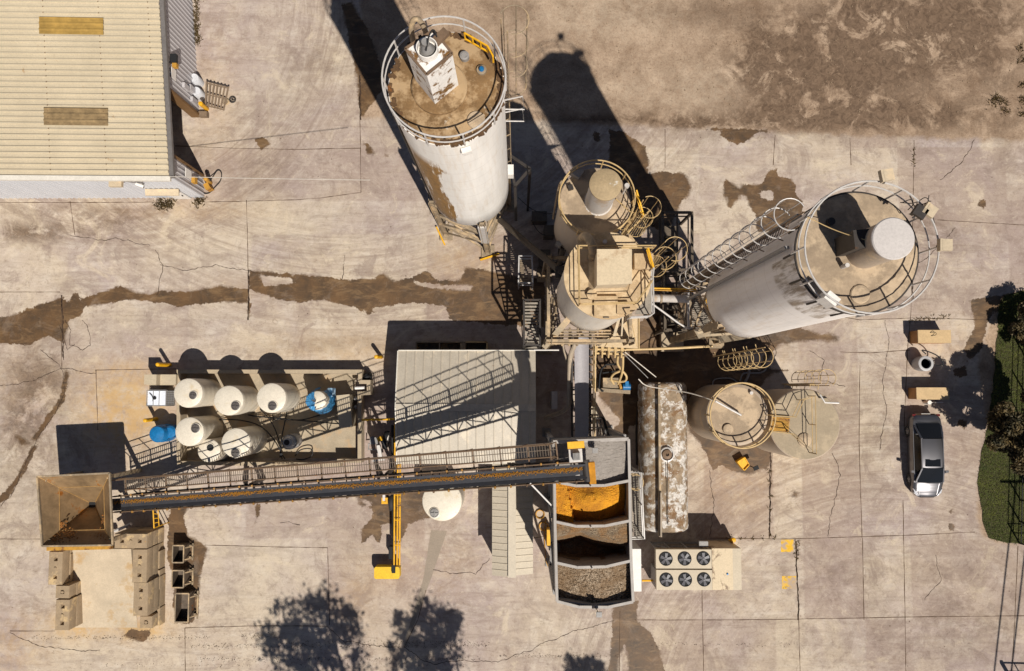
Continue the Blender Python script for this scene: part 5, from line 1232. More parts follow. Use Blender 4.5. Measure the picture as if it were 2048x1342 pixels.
cols = [((228,1067,295,1097), 3, 'crosswise block beside the feed hopper'), ((263,1100,295,1164), 3, 'first lengthwise block below the crosswise one'),
        ((266,1166,296,1231), 3, 'second lengthwise block below the crosswise one'), ((279,1232,305,1257), 2, 'short end block at the lower end of the right row'),
        ((95,1103,126,1170), 2, 'left row block next to the hopper corner'), ((110,1171,139,1197), 2, 'short middle block of the left row'), ((109,1199,140,1261), 2, 'lowest long block of the left row')]
lay = ['bottom', 'middle', 'top']
for (r4, n, nm) in cols:
    base = [W(r4[0], r4[3], bh*n), W(r4[2], r4[1], bh*n)]
    for k in range(n):
        z = bh*(k+1); pos = 'top' if k == n-1 else ('bottom' if k == 0 else 'middle')
        lbl = 'tan concrete '+nm if k == n-1 else '%s block under the %s' % (pos, nm)
        o, _ = block(*r4, n-1, lbl); o.location = ((base[0].x+base[1].x)/2+(0 if k == n-1 else random.uniform(-.03, .03)), (base[0].y+base[1].y)/2, bh*k)
for i, y in enumerate((1102, 1140, 1178, 1216)):
    r4 = (300, y, 320, y+36); o, _ = block(*r4, 0, 'low concrete block in the outer row, %s from the hopper' % ['first', 'second', 'third', 'fourth'][i])
    p = o.location
    m = MB(); s_ = .2; m.add([(p.x-s_, p.y-s_, bh-.02), (p.x+s_, p.y-s_, bh-.02), (p.x+s_, p.y+s_, bh-.02), (p.x-s_, p.y+s_, bh-.02), (p.x, p.y, bh+.22)], [(0, 1, 4), (1, 2, 4), (2, 3, 4), (3, 0, 4)])
    c_ = m.build('locking_knob', M['conc']); c_.parent = o; c_.matrix_parent_inverse = Matrix.Translation(o.location).inverted() if not o.rotation_euler.z else (Matrix.Translation(o.location) @ o.rotation_euler.to_matrix().to_4x4()).inverted()
for i, y in enumerate((1108, 1185)):
    r4 = (130, y, 142, y+50); m = MB(); a = W(r4[0], r4[3], .7); b = W(r4[2], r4[1], .7)
    m.box(((a.x+b.x)/2, (a.y+b.y)/2, .35), (abs(b.x-a.x), abs(b.y-a.y), .7)); m.solo('kerb_block', M['conc'], ['sand-stained kerb block inside the left row, near the hopper', 'sand-stained kerb block inside the left row, near its lower end'][i], 'concrete block', 'kerb blocks')
sk = thing('loading_ramp', 'worn concrete ramp between the two block rows', 'ramp', G(200, 1170))
P = [G(150, 1255), G(275, 1255), W(262, 1098, .5), W(140, 1098, .5)]
m = MB(); m.add([P[0]+up*.012, P[1]+up*.012, P[2], P[3], Vector((P[2].x, P[2].y, 0)), Vector((P[3].x, P[3].y, 0)), Vector((P[0].x, P[0].y, 0)), Vector((P[1].x, P[1].y, 0))], [(0, 1, 2, 3), (3, 2, 4, 5), (0, 3, 5, 6), (1, 7, 4, 2)])
m.build('slab', mk('ramp_concrete', srgb(196, 178, 152), .9, 0, .22, .7, dust=.15, dcol=srgb(176, 148, 110), rscale=.9, rust=.12, rcol=srgb(190, 148, 84)), sk)
# sill plate below hopper
m = MB(); a = W(96, 1097, 1.5); b = W(224, 1094, 1.5); m.beam(a, b, .2, .3); m.build('sill', M['yellow_rust'], hp)
# moulds
for i, (x0, y0, x1, y1, l) in enumerate(((345, 1091, 368, 1125, 'top open steel mould box beside the wet stain'), (344, 1141, 368, 1175, 'middle open steel mould box beside the wet stain'), (350, 1187, 378, 1244, 'longer bottom open steel mould box beside the wet stain'))):
    z = .85; a = W(x0, y1, z); b = W(x1, y0, z); t = thing('mould_box', l, 'mould box', ((a.x+b.x)/2, (a.y+b.y)/2, 0), 'open steel mould boxes')
    sx, sy = b.x-a.x, b.y-a.y; c_ = Vector(((a.x+b.x)/2, (a.y+b.y)/2, 0)); m = MB()
    m.box((c_.x-sx/2, c_.y, z/2), (.04, sy, z)); m.box((c_.x+sx/2, c_.y, z/2), (.04, sy, z)); m.box((c_.x, c_.y+sy/2, z/2), (sx-.05, .04, z)); m.box((c_.x, c_.y-sy/2, z/2), (sx-.05, .04, z)); m.box((c_.x, c_.y, .05), (sx-.05, sy-.05, .06))
    m.build('mould_wall', mk('mould_steel%d' % i, srgb(104, 90, 76), .6, .2, .4, 4, rust=.3), t)
    m = MB()
    for dy in (-.35, .35): m.beam((c_.x+sx/2+.03, c_.y+dy*sy, .12), (c_.x+sx/2+.28, c_.y+dy*sy, .12), .1); m.beam((c_.x+sx/2+.04, c_.y+dy*sy, z-.08), (c_.x+sx/2+.28, c_.y+dy*sy, .2), .07)
    m.beam((c_.x+sx/2+.26, c_.y-sy/2, .2), (c_.x+sx/2+.26, c_.y+sy/2, .2), .08); m.build('stiffener', M['steel_dusty'], t)
    m = MB(); m.beam((a.x, a.y, z+.02), (b.x, a.y, z+.02), .07, .04); m.beam((a.x, b.y, z+.02), (b.x, b.y, z+.02), .07, .04); m.beam((a.x, a.y, z+.025), (a.x, b.y, z+.025), .06, .04); m.beam((b.x, a.y, z+.025), (b.x, b.y, z+.025), .06, .04); m.build('rim', M['steel_dusty'], t)
# conduit and yellow frame near the hopper right side
m = MB(); m.tube([W(230, 1062, .8), W(262, 1048, 1.1)], .09, 10); m.solo('steel_pipe', M['rail_white'], 'white pipe slanting out beside the feed hopper', 'pipe')
yf = thing('ladder_rail', 'small yellow ladder rail standing under the low end of the conveyor', 'ladder', G(308, 1035))
m = MB(); a = W(306, 1018, 1.5); b = W(308, 1056, 1.5); c_ = W(318, 1052, 1.3); e = W(316, 1020, 1.3)
m.tube([a, b, c_], .04, 5); m.tube([a, e, c_], .03, 5)
for k in (.25, .5, .75): m.tube([a.lerp(b, k), e.lerp(c_, k)], .02, 5)
for p in (a, b, c_, e): m.tube([p, (p.x, p.y, 0)], .03, 5)
m.build('rail', M['yellow'], yf)

# ------------------------------------------------------------ yellow wheeled auger
au = thing('wheeled_auger', 'yellow two-wheeled auger trailer passing under the conveyor', 'auger', G(790, 980))
m = MB(); ya = 1.3
for dx in (0, 6, 11): m.tube([W(790+dx, 842, ya), W(788+dx, 1130, ya-.3)], .05, 6)
m.tube([W(724, 840, ya), W(790, 838, ya)], .06, 6); m.tube([W(786, 838, ya), W(800, 842, ya)], .05, 6)
for y in (880, 930, 990, 1040, 1090): m.tube([W(790, y, ya), W(801, y, ya)], .03, 5)
m.build('frame', M['yellow'], au)
m = MB(); m.tube([W(785, 850, .8), W(787, 1090, .8)], .09, 10); m.build('auger_tube', M['black_rub'], au)
def wheel(parent, c, r, w, axis, nm='wheel', rimm='steel_grey', rot=0):
    ax = Vector(axis).normalized(); c = Vector(c); o = MB()
    n = 32; prof = [(r*.58, -w*.42), (r*.9, -w*.5), (r, -w*.3), (r, w*.3), (r*.9, w*.5), (r*.58, w*.42)]
    s1 = ax.cross(Vector((0, 0, 1))).normalized(); s2 = ax.cross(s1); vs = []; fs = []
    for rr, x in prof:
        for i in range(n): t = 2*math.pi*i/n; vs.append(c+ax*x+s1*math.cos(t)*rr+s2*math.sin(t)*rr)
    K_ = len(prof)
    for k in range(K_):
        for i in range(n): j = (i+1) % n; fs.append((k*n+i, k*n+j, ((k+1) % K_)*n+j, ((k+1) % K_)*n+i))
    o.add(vs, fs); wh_ = o.build(nm, M['black_rub'], parent, 50)
    h = MB(); h.cyl(c-ax*w*.3, c+ax*w*.3, r*.57, n=24)
    for k in range(5):
        t = 2*math.pi*k/5; h.beam(c+ax*w*.36+(s1*math.cos(t)+s2*math.sin(t))*r*.1, c+ax*w*.36+(s1*math.cos(t)+s2*math.sin(t))*r*.55, .06, .04, up=ax)
    h.cyl(c-ax*w*.4, c+ax*w*.42, r*.14, n=12); h.build('rim', M[rimm], wh_)
    return wh_
wheel(au, W(772, 880, .55), .55, .26, (1, -.15, 0), rimm='cab_white'); wheel(au, W(784, 1003, .55), .55, .26, (1, 0, 0), rimm='cab_white')
P = [W(748, 1158, .9), W(799, 1158, .9), W(799, 1134, .9), W(748, 1134, .9)]
m = MB(); x0, y0, x1, y1 = P[0].x, P[0].y, P[1].x, P[2].y; r_ = .12; pl = []
for cx, cy, a0 in ((x1-r_, y1-r_, 0), (x0+r_, y1-r_, 90), (x0+r_, y0+r_, 180), (x1-r_, y0+r_, 270)):
    for k in range(5): pl.append((cx+math.cos(R(a0+k*22.5))*r_, cy+math.sin(R(a0+k*22.5))*r_))
m.prism(pl, .25, .9); m.build('fuel_tank', mk('yellow_clean', srgb(232, 186, 24), .5, 0, .15, 3, rust=.15, rcol=srgb(170, 124, 40)), au)
m = MB(); p = W(787, 1138, 1.0); m.box((p.x, p.y, .7), (.2, .45, .7)); m.box((W(781, 1106, .9).x, W(781, 1106, .9).y, .6), (.2, .7, .6)); m.build('bracket', M['fan_dark'], au)
p = W(747, 882, 1.1); m = MB(); m.box((p.x, p.y, .8), (.45, .4, .5)); m.cyl((p.x-.1, p.y-.2, .9), (p.x-.1, p.y+.25, .9), .13, n=12); m.tube([(p.x-.3, p.y-.15, .9), (p.x-.35, p.y-.5, .8), (p.x+.2, p.y-.5, .9)], .04, 6); m.build('engine', M['steel_grey'], au)
p = W(755, 878, 1.1); m = MB(); m.box((p.x+.15, p.y, 1.0), (.3, .25, .3), .4); m.build('yellow_cover', M['yellow'], au)
m = MB(); m.beam(W(757, 890, .9), W(762, 918, .8), .2); m.beam(W(745, 921, .7), W(770, 918, .7), .14); m.build('drawbar', M['rail_white'], au)
p = W(769, 1002, .9); m = MB(); m.box((p.x, p.y, .8), (.36, .36, .12)); m.build('yellow_plate', M['yellow'], au)
m = MB(); m.beam(W(768, 985, .9), W(768, 1001, .8), .14); m.build('arm', M['rail_white'], au)

# ------------------------------------------------------------ chiller with six fans
zk = 2.5
ch = thing('cooling_unit', 'large cream cooling unit with six roof fans and side cabinets', 'cooling unit', W(1395, 1140, 0))
def cbx(x0, y0, x1, y1, z, z0, name, mat, inset=0):
    a = W(x0, y1, z); b = W(x1, y0, z); m = MB(); m.hexa([Vector((a.x, a.y, z0)), Vector((b.x, a.y, z0)), Vector((b.x, b.y, z0)), Vector((a.x, b.y, z0)), Vector((a.x, a.y, z)), Vector((b.x, a.y, z)), Vector((b.x, b.y, z)), Vector((a.x, b.y, z))]); return m.build(name, mat, ch)
cbx(1312, 1099, 1423, 1137, zk, 2.1, 'fan_deck', M['cab_cream']); cbx(1313, 1140, 1424, 1180, zk, 2.1, 'fan_deck', M['cab_cream'])
cbx(1313, 1141, 1423, 1179, 2.09, .2, 'coil_housing', M['steel_grey'])
cbx(1425, 1097, 1465, 1180, zk-.01, .1, 'side_cabinet', mk('cabinet_stained', srgb(205, 184, 150), .55, 0, .1, 1.2, rust=.5, rcol=srgb(142, 116, 86), rscale=.8)); cbx(1466.5, 1097, 1482, 1180, zk-.03, .1, 'side_cabinet', M['cab_cream'])
m = MB()
for x in (1313, 1340, 1375, 1422): a = W(x, 1098, 2.1); m.beam((a.x, a.y, .1), (a.x, a.y, 2.1), .08)
a = W(1313, 1098, 2.0); b = W(1423, 1098, 2.0)
m.beam(a, b, .08); m.beam((a.x, a.y, .2), (b.x, b.y, .2), .1); m.beam((a.x, a.y, .3), (W(1340, 1098, 2).x, a.y, 2.0), .05); m.beam((a.x, a.y, 1.2), (b.x, b.y, 1.2), .05)
m.build('support_frame', M['steel_grey'], ch)
fans = [(1331.6, 1117.7), (1369.2, 1117.3), (1406.9, 1116.8), (1332.7, 1159.6), (1370.3, 1159.4), (1407.8, 1159)]
for i, (px, py) in enumerate(fans):
    c_ = W(px, py, zk); m = MB(); rr = 12.6*(H-zk)/FPX
    m.lathe((c_.x, c_.y, zk), [(rr+.02, .0), (rr+.02, .05), (rr-.02, .05), (rr-.03, .008), (.01, .006)], 40); f = m.build('fan', M['fan_dark'], ch)
    m = MB(); ph = i*.7+.2
    for k in range(5):
        t = ph+2*math.pi*k/5; dr2 = Vector((math.cos(t), math.sin(t), 0)); s2 = Vector((-dr2.y, dr2.x, 0)); w2 = .065
        p0 = Vector((c_.x, c_.y, zk+.03))+dr2*.04; p1 = p0+dr2*(rr-.08)
        m.hexa([p0-s2*.05, p0+s2*.05+up*.01, p1+s2*w2*1.3+up*.03, p1-s2*w2*1.3, p0-s2*.05+up*.01, p0+s2*.05+up*.02, p1+s2*w2*1.3+up*.045, p1-s2*w2*1.3+up*.015])
    m.lathe((c_.x, c_.y, zk+.02), [(.06, 0), (.06, .05), (.001, .06)], 14)
    m.build('fan_blade', M['fan_blade'], f)
m = MB(); p = W(1407, 1088, 2.2); m.box((p.x, p.y, 2.1), (.5, .3, .3)); m.build('junction_box', M['steel_grey'], ch)
m = MB(); p = W(1455, 1148, zk); m.lathe((p.x, p.y, zk-.01), [(.06, 0), (.05, .05), (.001, .06)], 10); m.build('cap', M['blue'], ch)
bollard(1467, 1080, 1461, 1082, 'yellow bollard hidden behind the cooling unit corner', 1.0, .14)
m = MB(); m.tube([W(1284, 1161, .9), W(1306, 1161, .9)], .06, 8); m.solo('yellow_pipe', M['yellow'], 'short yellow pipe between the white cabinet and the cooling unit', 'pipe')
mk_y = mk('road_yellow', srgb(230, 180, 40), .8, 0, .3, 3, dust=.42, dcol=srgb(168, 148, 128), rscale=2.5, rust=.25, rcol=srgb(150, 130, 108))
for (x0, y0, x1, y1) in ((1562, 1079, 1587, 1104), (1564, 1152, 1592, 1178)):
    P = [G(x0, y1), G(x1, y1), G(x1, y0), G(x0, y0)]; m = MB(); m.add([(p.x, p.y, .005) for p in P], [(0, 1, 2, 3)]); o = m.build('yellow_marking', mk_y); o['kind'] = 'structure'

# ------------------------------------------------------------ right side: crates, bucket, car
for (x0, y0, x1, y1, l) in ((1836, 660, 1901, 686, 'ochre box with dark scribble, above the round bucket'), (1833, 775, 1897, 799, 'ochre box above the car, cross-shaped shadow on its lid')):
    z = 1.0; a = W(x0, y1, z); b = W(x1, y0, z); t = thing('storage_box', l, 'box', ((a.x+b.x)/2, (a.y+b.y)/2, 0), 'ochre storage boxes')
    m = MB(); m.box(((a.x+b.x)/2, (a.y+b.y)/2, z/2), (b.x-a.x-.04, b.y-a.y-.04, z)); m.build('body', mk('box_side', srgb(168, 118, 66), .7, 0, .3, 2), t)
    m = MB(); m.box(((a.x+b.x)/2, (a.y+b.y)/2, z), (b.x-a.x, b.y-a.y, .06)); m.build('lid', M['crate'], t)
    if y0 == 660:
        c_ = W(1865, 669, z); m = MB(); m.tube(hose([c_+Vector((-.15, .1, .05)), c_+Vector((.1, .15, .2)), c_+Vector((.15, -.05, .15)), c_+Vector((-.1, -.08, .05))], .02), .015, 5); m.build('rope_handle', M['fan_dark'], t)
m = MB(); c_ = W(1861, 805, .6); m.cyl((c_.x-.02, c_.y, 0), (c_.x-.02, c_.y, .55), .12, n=16); m.tube([(c_.x, c_.y, .5), (c_.x+1.0, c_.y, .1)], .02, 5); m.solo('spray_can', M['cab_white'], 'small white canister with a wand below the lower ochre box', 'canister')
m = MB(); c_ = W(1878, 790, 0)
cx_ = W(1869, 790, 1.03)
bk = thing('concrete_bucket', 'round grey bucket with curved lifting handle between two ochre boxes', 'bucket', G(1840, 729))
c_ = W(1852.5, 727, .95); m = MB(); m.lathe((c_.x, c_.y, 0), [(.40, 0), (.44, .3), (.44, .93), (.40, .95), (.30, .95), (.28, .7), (.01, .6)], 36); m.build('body', M['plastic_grey'], bk)
m = MB(); m.lathe((c_.x, c_.y, .62), [(.01, .2), (.27, .2)], 32); m.build('contents', M['lid'], bk)
m = MB(); m.tube(hose([W(1852, 708, .9), W(1840, 698, 1.0), W(1866, 706, 1.1), W(1882, 716, 1.1), W(1888, 730, 1.0), W(1872, 732, .8)], .03), .035, 6); m.build('handle', M['fan_dark'], bk)

car = thing('parked_car', 'silver sedan car parked facing down the photo near the grass', 'car', G(1841, 909))
cx, cy = G(1841, 909).x, G(1841, 909).y
paint = NT('silver_paint'); paint.b.inputs['Base Color'].default_value = srgb(112, 110, 112); paint.b.inputs['Metallic'].default_value = .8; paint.b.inputs['Roughness'].default_value = .36
paint.b.inputs['Coat Weight'].default_value = .3; paint.b.inputs['Coat Roughness'].default_value = .05; M['paint'] = paint.m
gl = NT('car_glass'); gl.b.inputs['Base Color'].default_value = (.010, .011, .013, 1); gl.b.inputs['Roughness'].default_value = .12; gl.b.inputs['Specular IOR Level'].default_value = .35; M['glass'] = gl.m
# y from +2.4 (rear, up in the photo) to -2.4 (front)
def interp(t, tab):
    for (a, va), (b, vb) in zip(tab, tab[1:]):
        if t <= b: u = (t-a)/(b-a); u = max(0, min(1, u)); return va+(vb-va)*(u*u*(3-2*u))
    return tab[-1][1]
hw = [(-2.42, .42), (-2.34, .62), (-2.1, .80), (-1.6, .89), (0, .91), (1.6, .89), (2.1, .83), (2.34, .70), (2.42, .55)]
hh = [(-2.42, .56), (-2.3, .66), (-1.9, .78), (-1.4, .90), (-.4, .95), (1.5, .99), (2.0, .96), (2.3, .90), (2.42, .74)]
N = 48; vs = []; fs = []; rowN = 13
for k in range(N+1):
    y = -2.42+4.84*k/N; w2 = interp(y, hw); h2 = interp(y, hh)
    arch = 0
    for wy in (-1.42, 1.38):
        if abs(y-wy) < .36: arch = max(arch, math.sqrt(.36**2-(y-wy)**2))
    zb_ = .22+arch*1.15
    half = [(w2*.55, .2), (w2*.93, max(.22, min(zb_, .56))), (w2*1.0, max(.42, min(zb_+.04, .6))), (w2*1.0, .66*min(1, h2/.7)), (w2*.95, h2*.93), (w2*.72, h2*1.0)]
    row = [(-x, z) for x, z in half]+[(0, h2*1.03)]+[(x, z) for x, z in reversed(half)]
    vs += [(cx+x, cy+y, z) for x, z in row]
for k in range(N):
    for i in range(rowN-1): q = k*rowN+i; fs.append((q, q+1, q+rowN+1, q+rowN))
fs += [tuple(range(rowN-1, -1, -1)), tuple(range(N*rowN, N*rowN+rowN))]
m = MB(); m.add(vs, fs); body = m.build('body', M['paint'], car, 55)
def loft(secs):
    m = MB(); vs = []; n = len(secs[0]); fs = []
    for s_ in secs: vs += [(cx+x, cy+y, z) for x, y, z in s_]
    for k in range(len(secs)-1):
        for i in range(n-1): q = k*n+i; fs.append((q, q+1, q+n+1, q+n))
    m.add(vs, fs); return m
# greenhouse: bottom outline and roof outline
roofz = lambda y: 1.42-.06*((y-.15)/.9)**2
rp_ = [(-.62, -.72), (.62, -.72), (.64, 0), (.62, .98), (-.62, .98), (-.64, 0)]
secs = []
for k in range(13):
    y = -.68+1.68*k/12; secs.append([(x*(.62+.03*math.sin(math.pi*k/12)), y, roofz(y)-.05*abs(x)**3) for x in [(-1+2*i/10) for i in range(11)]])
m = loft(secs); m.build('roof', M['paint'], car, 60)
# skirt below the roof (dark pillars + glass)
def panel(name, a, b, c_, e, n=8, mat='glass', bulge=.03):
    s_ = []
    for k in range(n+1):
        v = k/n; row = []
        for i in range(n+1):
            u = i/n; p = Vector(a).lerp(Vector(b), u).lerp(Vector(e).lerp(Vector(c_), u), v); bz_ = bulge*math.sin(math.pi*u)*math.sin(math.pi*(.2+.6*v)); row.append((p.x, p.y+(bz_ if name == 'rear_window' else -bz_), p.z+bz_))
        s_.append(row)
    m = loft(s_); return m.build(name, M[mat], car, 60)
panel('windshield', (-.74, -1.52, .955), (.74, -1.52, .955), (.59, -.66, 1.385), (-.59, -.66, 1.385))
panel('rear_window', (-.68, 1.86, 1.0), (.68, 1.86, 1.0), (.58, 1.02, 1.37), (-.58, 1.02, 1.37))
for s in (-1, 1):
    panel('side_window', (s*.84, -1.02, .95), (s*.84, 1.35, .97), (s*.63, .96, 1.35), (s*.63, -.66, 1.35), bulge=.0)
    m = MB()
    m.beam((cx+s*.79, cy-1.50, .94), (cx+s*.61, cy-.66, 1.38), .07, .05); m.beam((cx+s*.76, cy+1.72, .97), (cx+s*.60, cy+1.02, 1.38), .10, .05); m.beam((cx+s*.62, cy-.70, 1.38), (cx+s*.62, cy+1.02, 1.38), .05, .05)
    m.build('pillar', M['paint'], car)
    m = MB(); m.beam((cx+s*.86, cy-1.05, .955), (cx+s*.86, cy+1.4, .965), .03, .02); m.build('window_trim', M['fan_blade'], car)
    m = MB(); m.hexa([Vector((cx+s*x, cy+y, z)) for z in (.93, 1.05) for x, y in ((.88, -.98), (1.08, -.94), (1.06, -.82), (.88, -.84))]); m.build('wing_mirror', M['paint'], car)
    m = MB(); m.hexa([Vector((cx+s*x, cy+y, z)) for z, k in ((.58, 0), (.72, .02)) for x, y in ((.50, -2.335+k), (.76, -2.17+k), (.84, -1.9+k), (.60, -2.22+k))]); m.build('headlight', mk('headlight_lens', srgb(220, 220, 224), .15, .2, .05, 3), car)
    m = MB(); m.box((cx+s*.70, cy+2.34, .78), (.20, .12, .10)); m.build('tail_light', mk('tail_red', srgb(90, 16, 14), .3), car)
    for wy in (-1.42, 1.38): wheel(car, (cx+s*.80, cy+wy, .32), .32, .22, (s, 0, 0))
m = MB(); m.box((cx, cy-.36, roofz(-.36)+.004), (.86, .42, .012)); m.build('sunroof', M['glass'], car)
m = MB()
for s in (-1, 1): m.beam((cx+s*.62, cy-1.45, .885), (cx+s*.5, cy-2.25, .705), .03, .02)
m.build('hood_crease', M['paint'], car)
m = MB()
m.beam((cx-.62, cy+1.92, 1.005), (cx+.62, cy+1.92, 1.005), .02, .02); m.beam((cx-.7, cy-1.58, .935), (cx+.7, cy-1.58, .935), .02, .02)
m.build('panel_gap', M['fan_dark'], car)
m = MB(); m.box((cx, cy-2.40, .5), (.8, .06, .16)); m.build('grille', M['fan_dark'], car)
m = MB(); m.box((cx, cy+2.40, .72), (.52, .05, .12)); m.build('number_plate', M['cab_white'], car)

# ------------------------------------------------------------ lawn, trees, fence
LP = [(2300,560),(2060,578),(2010,590),(1996,612),(1995,660),(1991,709),(1984,780),(1974,855),(1966,888),(1958,933),(1955,966),(1962,1010),(1966,1043),(1976,1076),(2001,1084),(2039,1088),(2300,1092)]
P = [G(*p) for p in LP]
m = MB(); 
lp = []
for a, b in zip(P, P[1:]+P[:1]):
    n = max(1, int((b-a).length/.3))
    for i in range(n): q = a.lerp(b, i/n); lp.append((q.x+random.uniform(-.07, .07), q.y+random.uniform(-.05, .05)))
m.add([(x, y, .03) for x, y in lp], [tuple(range(len(lp)))][::-1]); lawn = m.build('lawn', mk('lawn_soil', srgb(58, 56, 24), .95, 0, .4, 3)); lawn['kind'] = 'structure'
if lawn.data.polygons[0].normal.z < 0: lawn.data.flip_normals()
def inside(x, y):
    c_ = False; n = len(P)
    for i in range(n):
        a, b = P[i], P[(i+1) % n]
        if (a.y > y) != (b.y > y) and x < (b.x-a.x)*(y-a.y)/(b.y-a.y)+a.x: c_ = not c_
    return c_
m = MB(); xl_, xr_ = min(p.x for p in P), 34; cnt = 0; vs = []; fs = []
while cnt < 42000:
    x = random.uniform(xl_, xr_); y = random.uniform(G(0, 1095).y, G(0, 575).y)
    if not inside(x, y): continue
    cnt += 1; h = random.uniform(.03, .07); a = random.uniform(0, 6.28); w2 = .022; dx, dy = math.cos(a)*w2, math.sin(a)*w2; n0 = len(vs)
    vs += [(x-dx, y-dy, .03), (x+dx, y+dy, .03), (x+random.gauss(0, .06), y+random.gauss(0, .06), .03+h)]; fs.append((n0, n0+1, n0+2))
m.add(vs, fs)
gm = NT('grass_blades'); cc_ = gm.coord((1, 1, 1), False); gm.l(gm.mix(gm.ramp(gm.noise(cc_, .8, 6, .7), [(.35, 0), (.65, 1)]), srgb(52, 64, 10), srgb(90, 94, 28)), gm.b.inputs['Base Color']); gm.b.inputs['Roughness'].default_value = .8
gr_ = m.build('grass', gm.m); gr_['kind'] = 'stuff'
def tuft(name, pts, n, label, hgt=.25, spread=.25):
    m = MB(); vs = []; fs = []
    for (px, py) in pts:
        c_ = G(px, py)
        for _ in range(n):
            x = c_.x+random.gauss(0, spread); y = c_.y+random.gauss(0, spread); a = random.uniform(0, 6.28); h = random.uniform(.4, 1)*hgt; w2 = .03; n0 = len(vs)
            vs += [(x-math.cos(a)*w2, y-math.sin(a)*w2, 0), (x+math.cos(a)*w2, y+math.sin(a)*w2, 0), (x+random.gauss(0, .12), y+random.gauss(0, .12), h)]; fs.append((n0, n0+1, n0+2))
    m.add(vs, fs); o = m.build(name, M['weed']); o['kind'] = 'stuff'; return o
M['weed'] = mk('weed_leaf', srgb(88, 70, 36), .9, 0, .4, 5)
tuft('weeds', [(394, y) for y in range(0, 90, 4)]+[(396, y) for y in range(55, 90, 6)], 12, '', .3, .1)
tuft('weeds', [(318, 408), (326, 412), (334, 412), (343, 408), (396, 405), (402, 399)], 60, '', .35, .16)
tuft('weeds', [(1541, y) for y in range(940, 1080, 26)]+[(x, 1076) for x in range(1460, 1560, 22)]+[(1594, y) for y in range(1085, 1125, 8)]+[(1828, y) for y in range(300, 340, 10)]+[(x, 641-(x-1822)*.12) for x in range(1822, 1900, 9)], 7, '', .15, .07)
tuft('weeds', [(1998, 200), (2006, 204), (1990, 198), (2012, 222), (2046, 170), (2040, 96), (2044, 120), (2046, 200), (2046, 228), (1985, 205)], 36, '', .25, .14)
LEAF = NT('leaf_dark'); cc_ = LEAF.coord((1, 1, 1), False); LEAF.l(LEAF.mix(LEAF.ramp(LEAF.noise(cc_, 1.2, 4, .7), [(.35, 0), (.65, 1)]), srgb(46, 44, 22), srgb(98, 80, 44)), LEAF.b.inputs['Base Color']); LEAF.b.inputs['Roughness'].default_value = .7
M['bark'] = mk('bark', srgb(84, 68, 54), .95, 0, .3, 4)
def tree(x, y, h, cr, label, n=9000, clumps=34, ls=.10, flat=.7, sparse=False):
    t = thing('tree', label, 'tree', (x, y, 0), 'trees around the yard'); rnd = random.Random(int(x*10+y))
    cl = []
    for _ in range(clumps):
        a = rnd.uniform(0, 6.28); r_ = cr*rnd.random()**.6; zz_ = h+rnd.uniform(-1, 1)*cr*flat*math.sqrt(max(.05, 1-(r_/cr)**2))
        cl.append((Vector((x+math.cos(a)*r_, y+math.sin(a)*r_, zz_)), rnd.uniform(.06, .19)*cr if sparse else rnd.uniform(.14, .30)*cr))
    m = MB(); vs = []; fs = []
    for k in range(n):
        c_, r_ = cl[rnd.randrange(clumps)]
        v = Vector((rnd.gauss(0, 1), rnd.gauss(0, 1), rnd.gauss(0, 1)))*r_*.75 if sparse else Vector((rnd.gauss(0, 1), rnd.gauss(0, 1), rnd.gauss(0, 1))).normalized()*r_*rnd.random()**.4; p = c_+v
        a = Vector((rnd.gauss(0, 1), rnd.gauss(0, 1), rnd.gauss(0, .6))).normalized(); b = a.cross(Vector((rnd.gauss(0, 1), rnd.gauss(0, 1), rnd.gauss(0, 1)))).normalized(); s_ = ls*rnd.uniform(.6, 1.3); n0 = len(vs)
        vs += [p-a*s_, p+b*s_*.5, p+a*s_, p-b*s_*.5]; fs.append((n0, n0+1, n0+2, n0+3))
    m.add(vs, fs); m.build('crown', LEAF.m, t)
    m = MB(); q = [Vector((x, y, 0)), Vector((x+.1, y, h*.35)), Vector((x-.05, y+.1, h*.7))]
    tr = max(.12, cr*.07)
    m.cyl(q[0], q[1], tr*1.3, tr, 12); m.cyl(q[1]-up*.02, q[2], tr, tr*.7, 12); m.build('trunk', M['bark'], t)
    m = MB()
    for c_, r_ in cl[:14]:
        s0 = q[1].lerp(q[2], rnd.random()); md = s0.lerp(c_, .5)+up*.2; m.cyl(s0, md, tr*.45, tr*.28, 7); m.cyl(md, c_, tr*.28, tr*.1, 7)
    m.build('limb', M['bark'], t)
def tree_px(px, py, z, cr, *a, **k): p = W(px, py, z); tree(p.x, p.y, z, cr, *a, **k)
tree_px(2072, 864, 4.0, 2.15, 'dark leafy tree on the grass strip at the right edge', n=34000, clumps=70, ls=.10)
tree_px(2078, 660, 1.6, 1.5, 'smaller dark bush at the top of the grass strip', n=9000, clumps=30, ls=.09)
def shad(px, py, z):   # ground pixel of a shadow -> place of what casts it at height z
    g = G(px, py); k = z/(-SL.z); return Vector((g.x-SL.x*k, g.y-SL.y*k, z))
for px, py, r_, l in ((632, 1296, 2.9, 'broad tree below the yard casting the left leafy shadow'), (858, 1288, 2.4, 'tree below the yard casting the middle leafy shadow'), (1168, 1362, 1.4, 'small tree below the yard casting the faint right leafy shadow')):
    p = shad(px, py, 17); tree(p.x, p.y, 17, r_, l, n=int(1700*r_), clumps=int(26*r_), ls=.16, flat=.6, sparse=True)
fe = thing('fence', 'black metal fence with rails on the grass strip', 'fence', G(2040, 1086))
m = MB(); F = [G(2038, 1086), G(2040, 1000), G(2042, 900), G(2046, 780), G(2050, 640)]
for a, b in zip(F, F[1:]):
    n = 2
    for i in range(n): q = a.lerp(b, i/n); m.beam(q, q+up*1.9, .07)
    for z in (1.85, 1.0, .2): m.beam(a+up*z, b+up*z, .04)
q = G(2300, 1096)
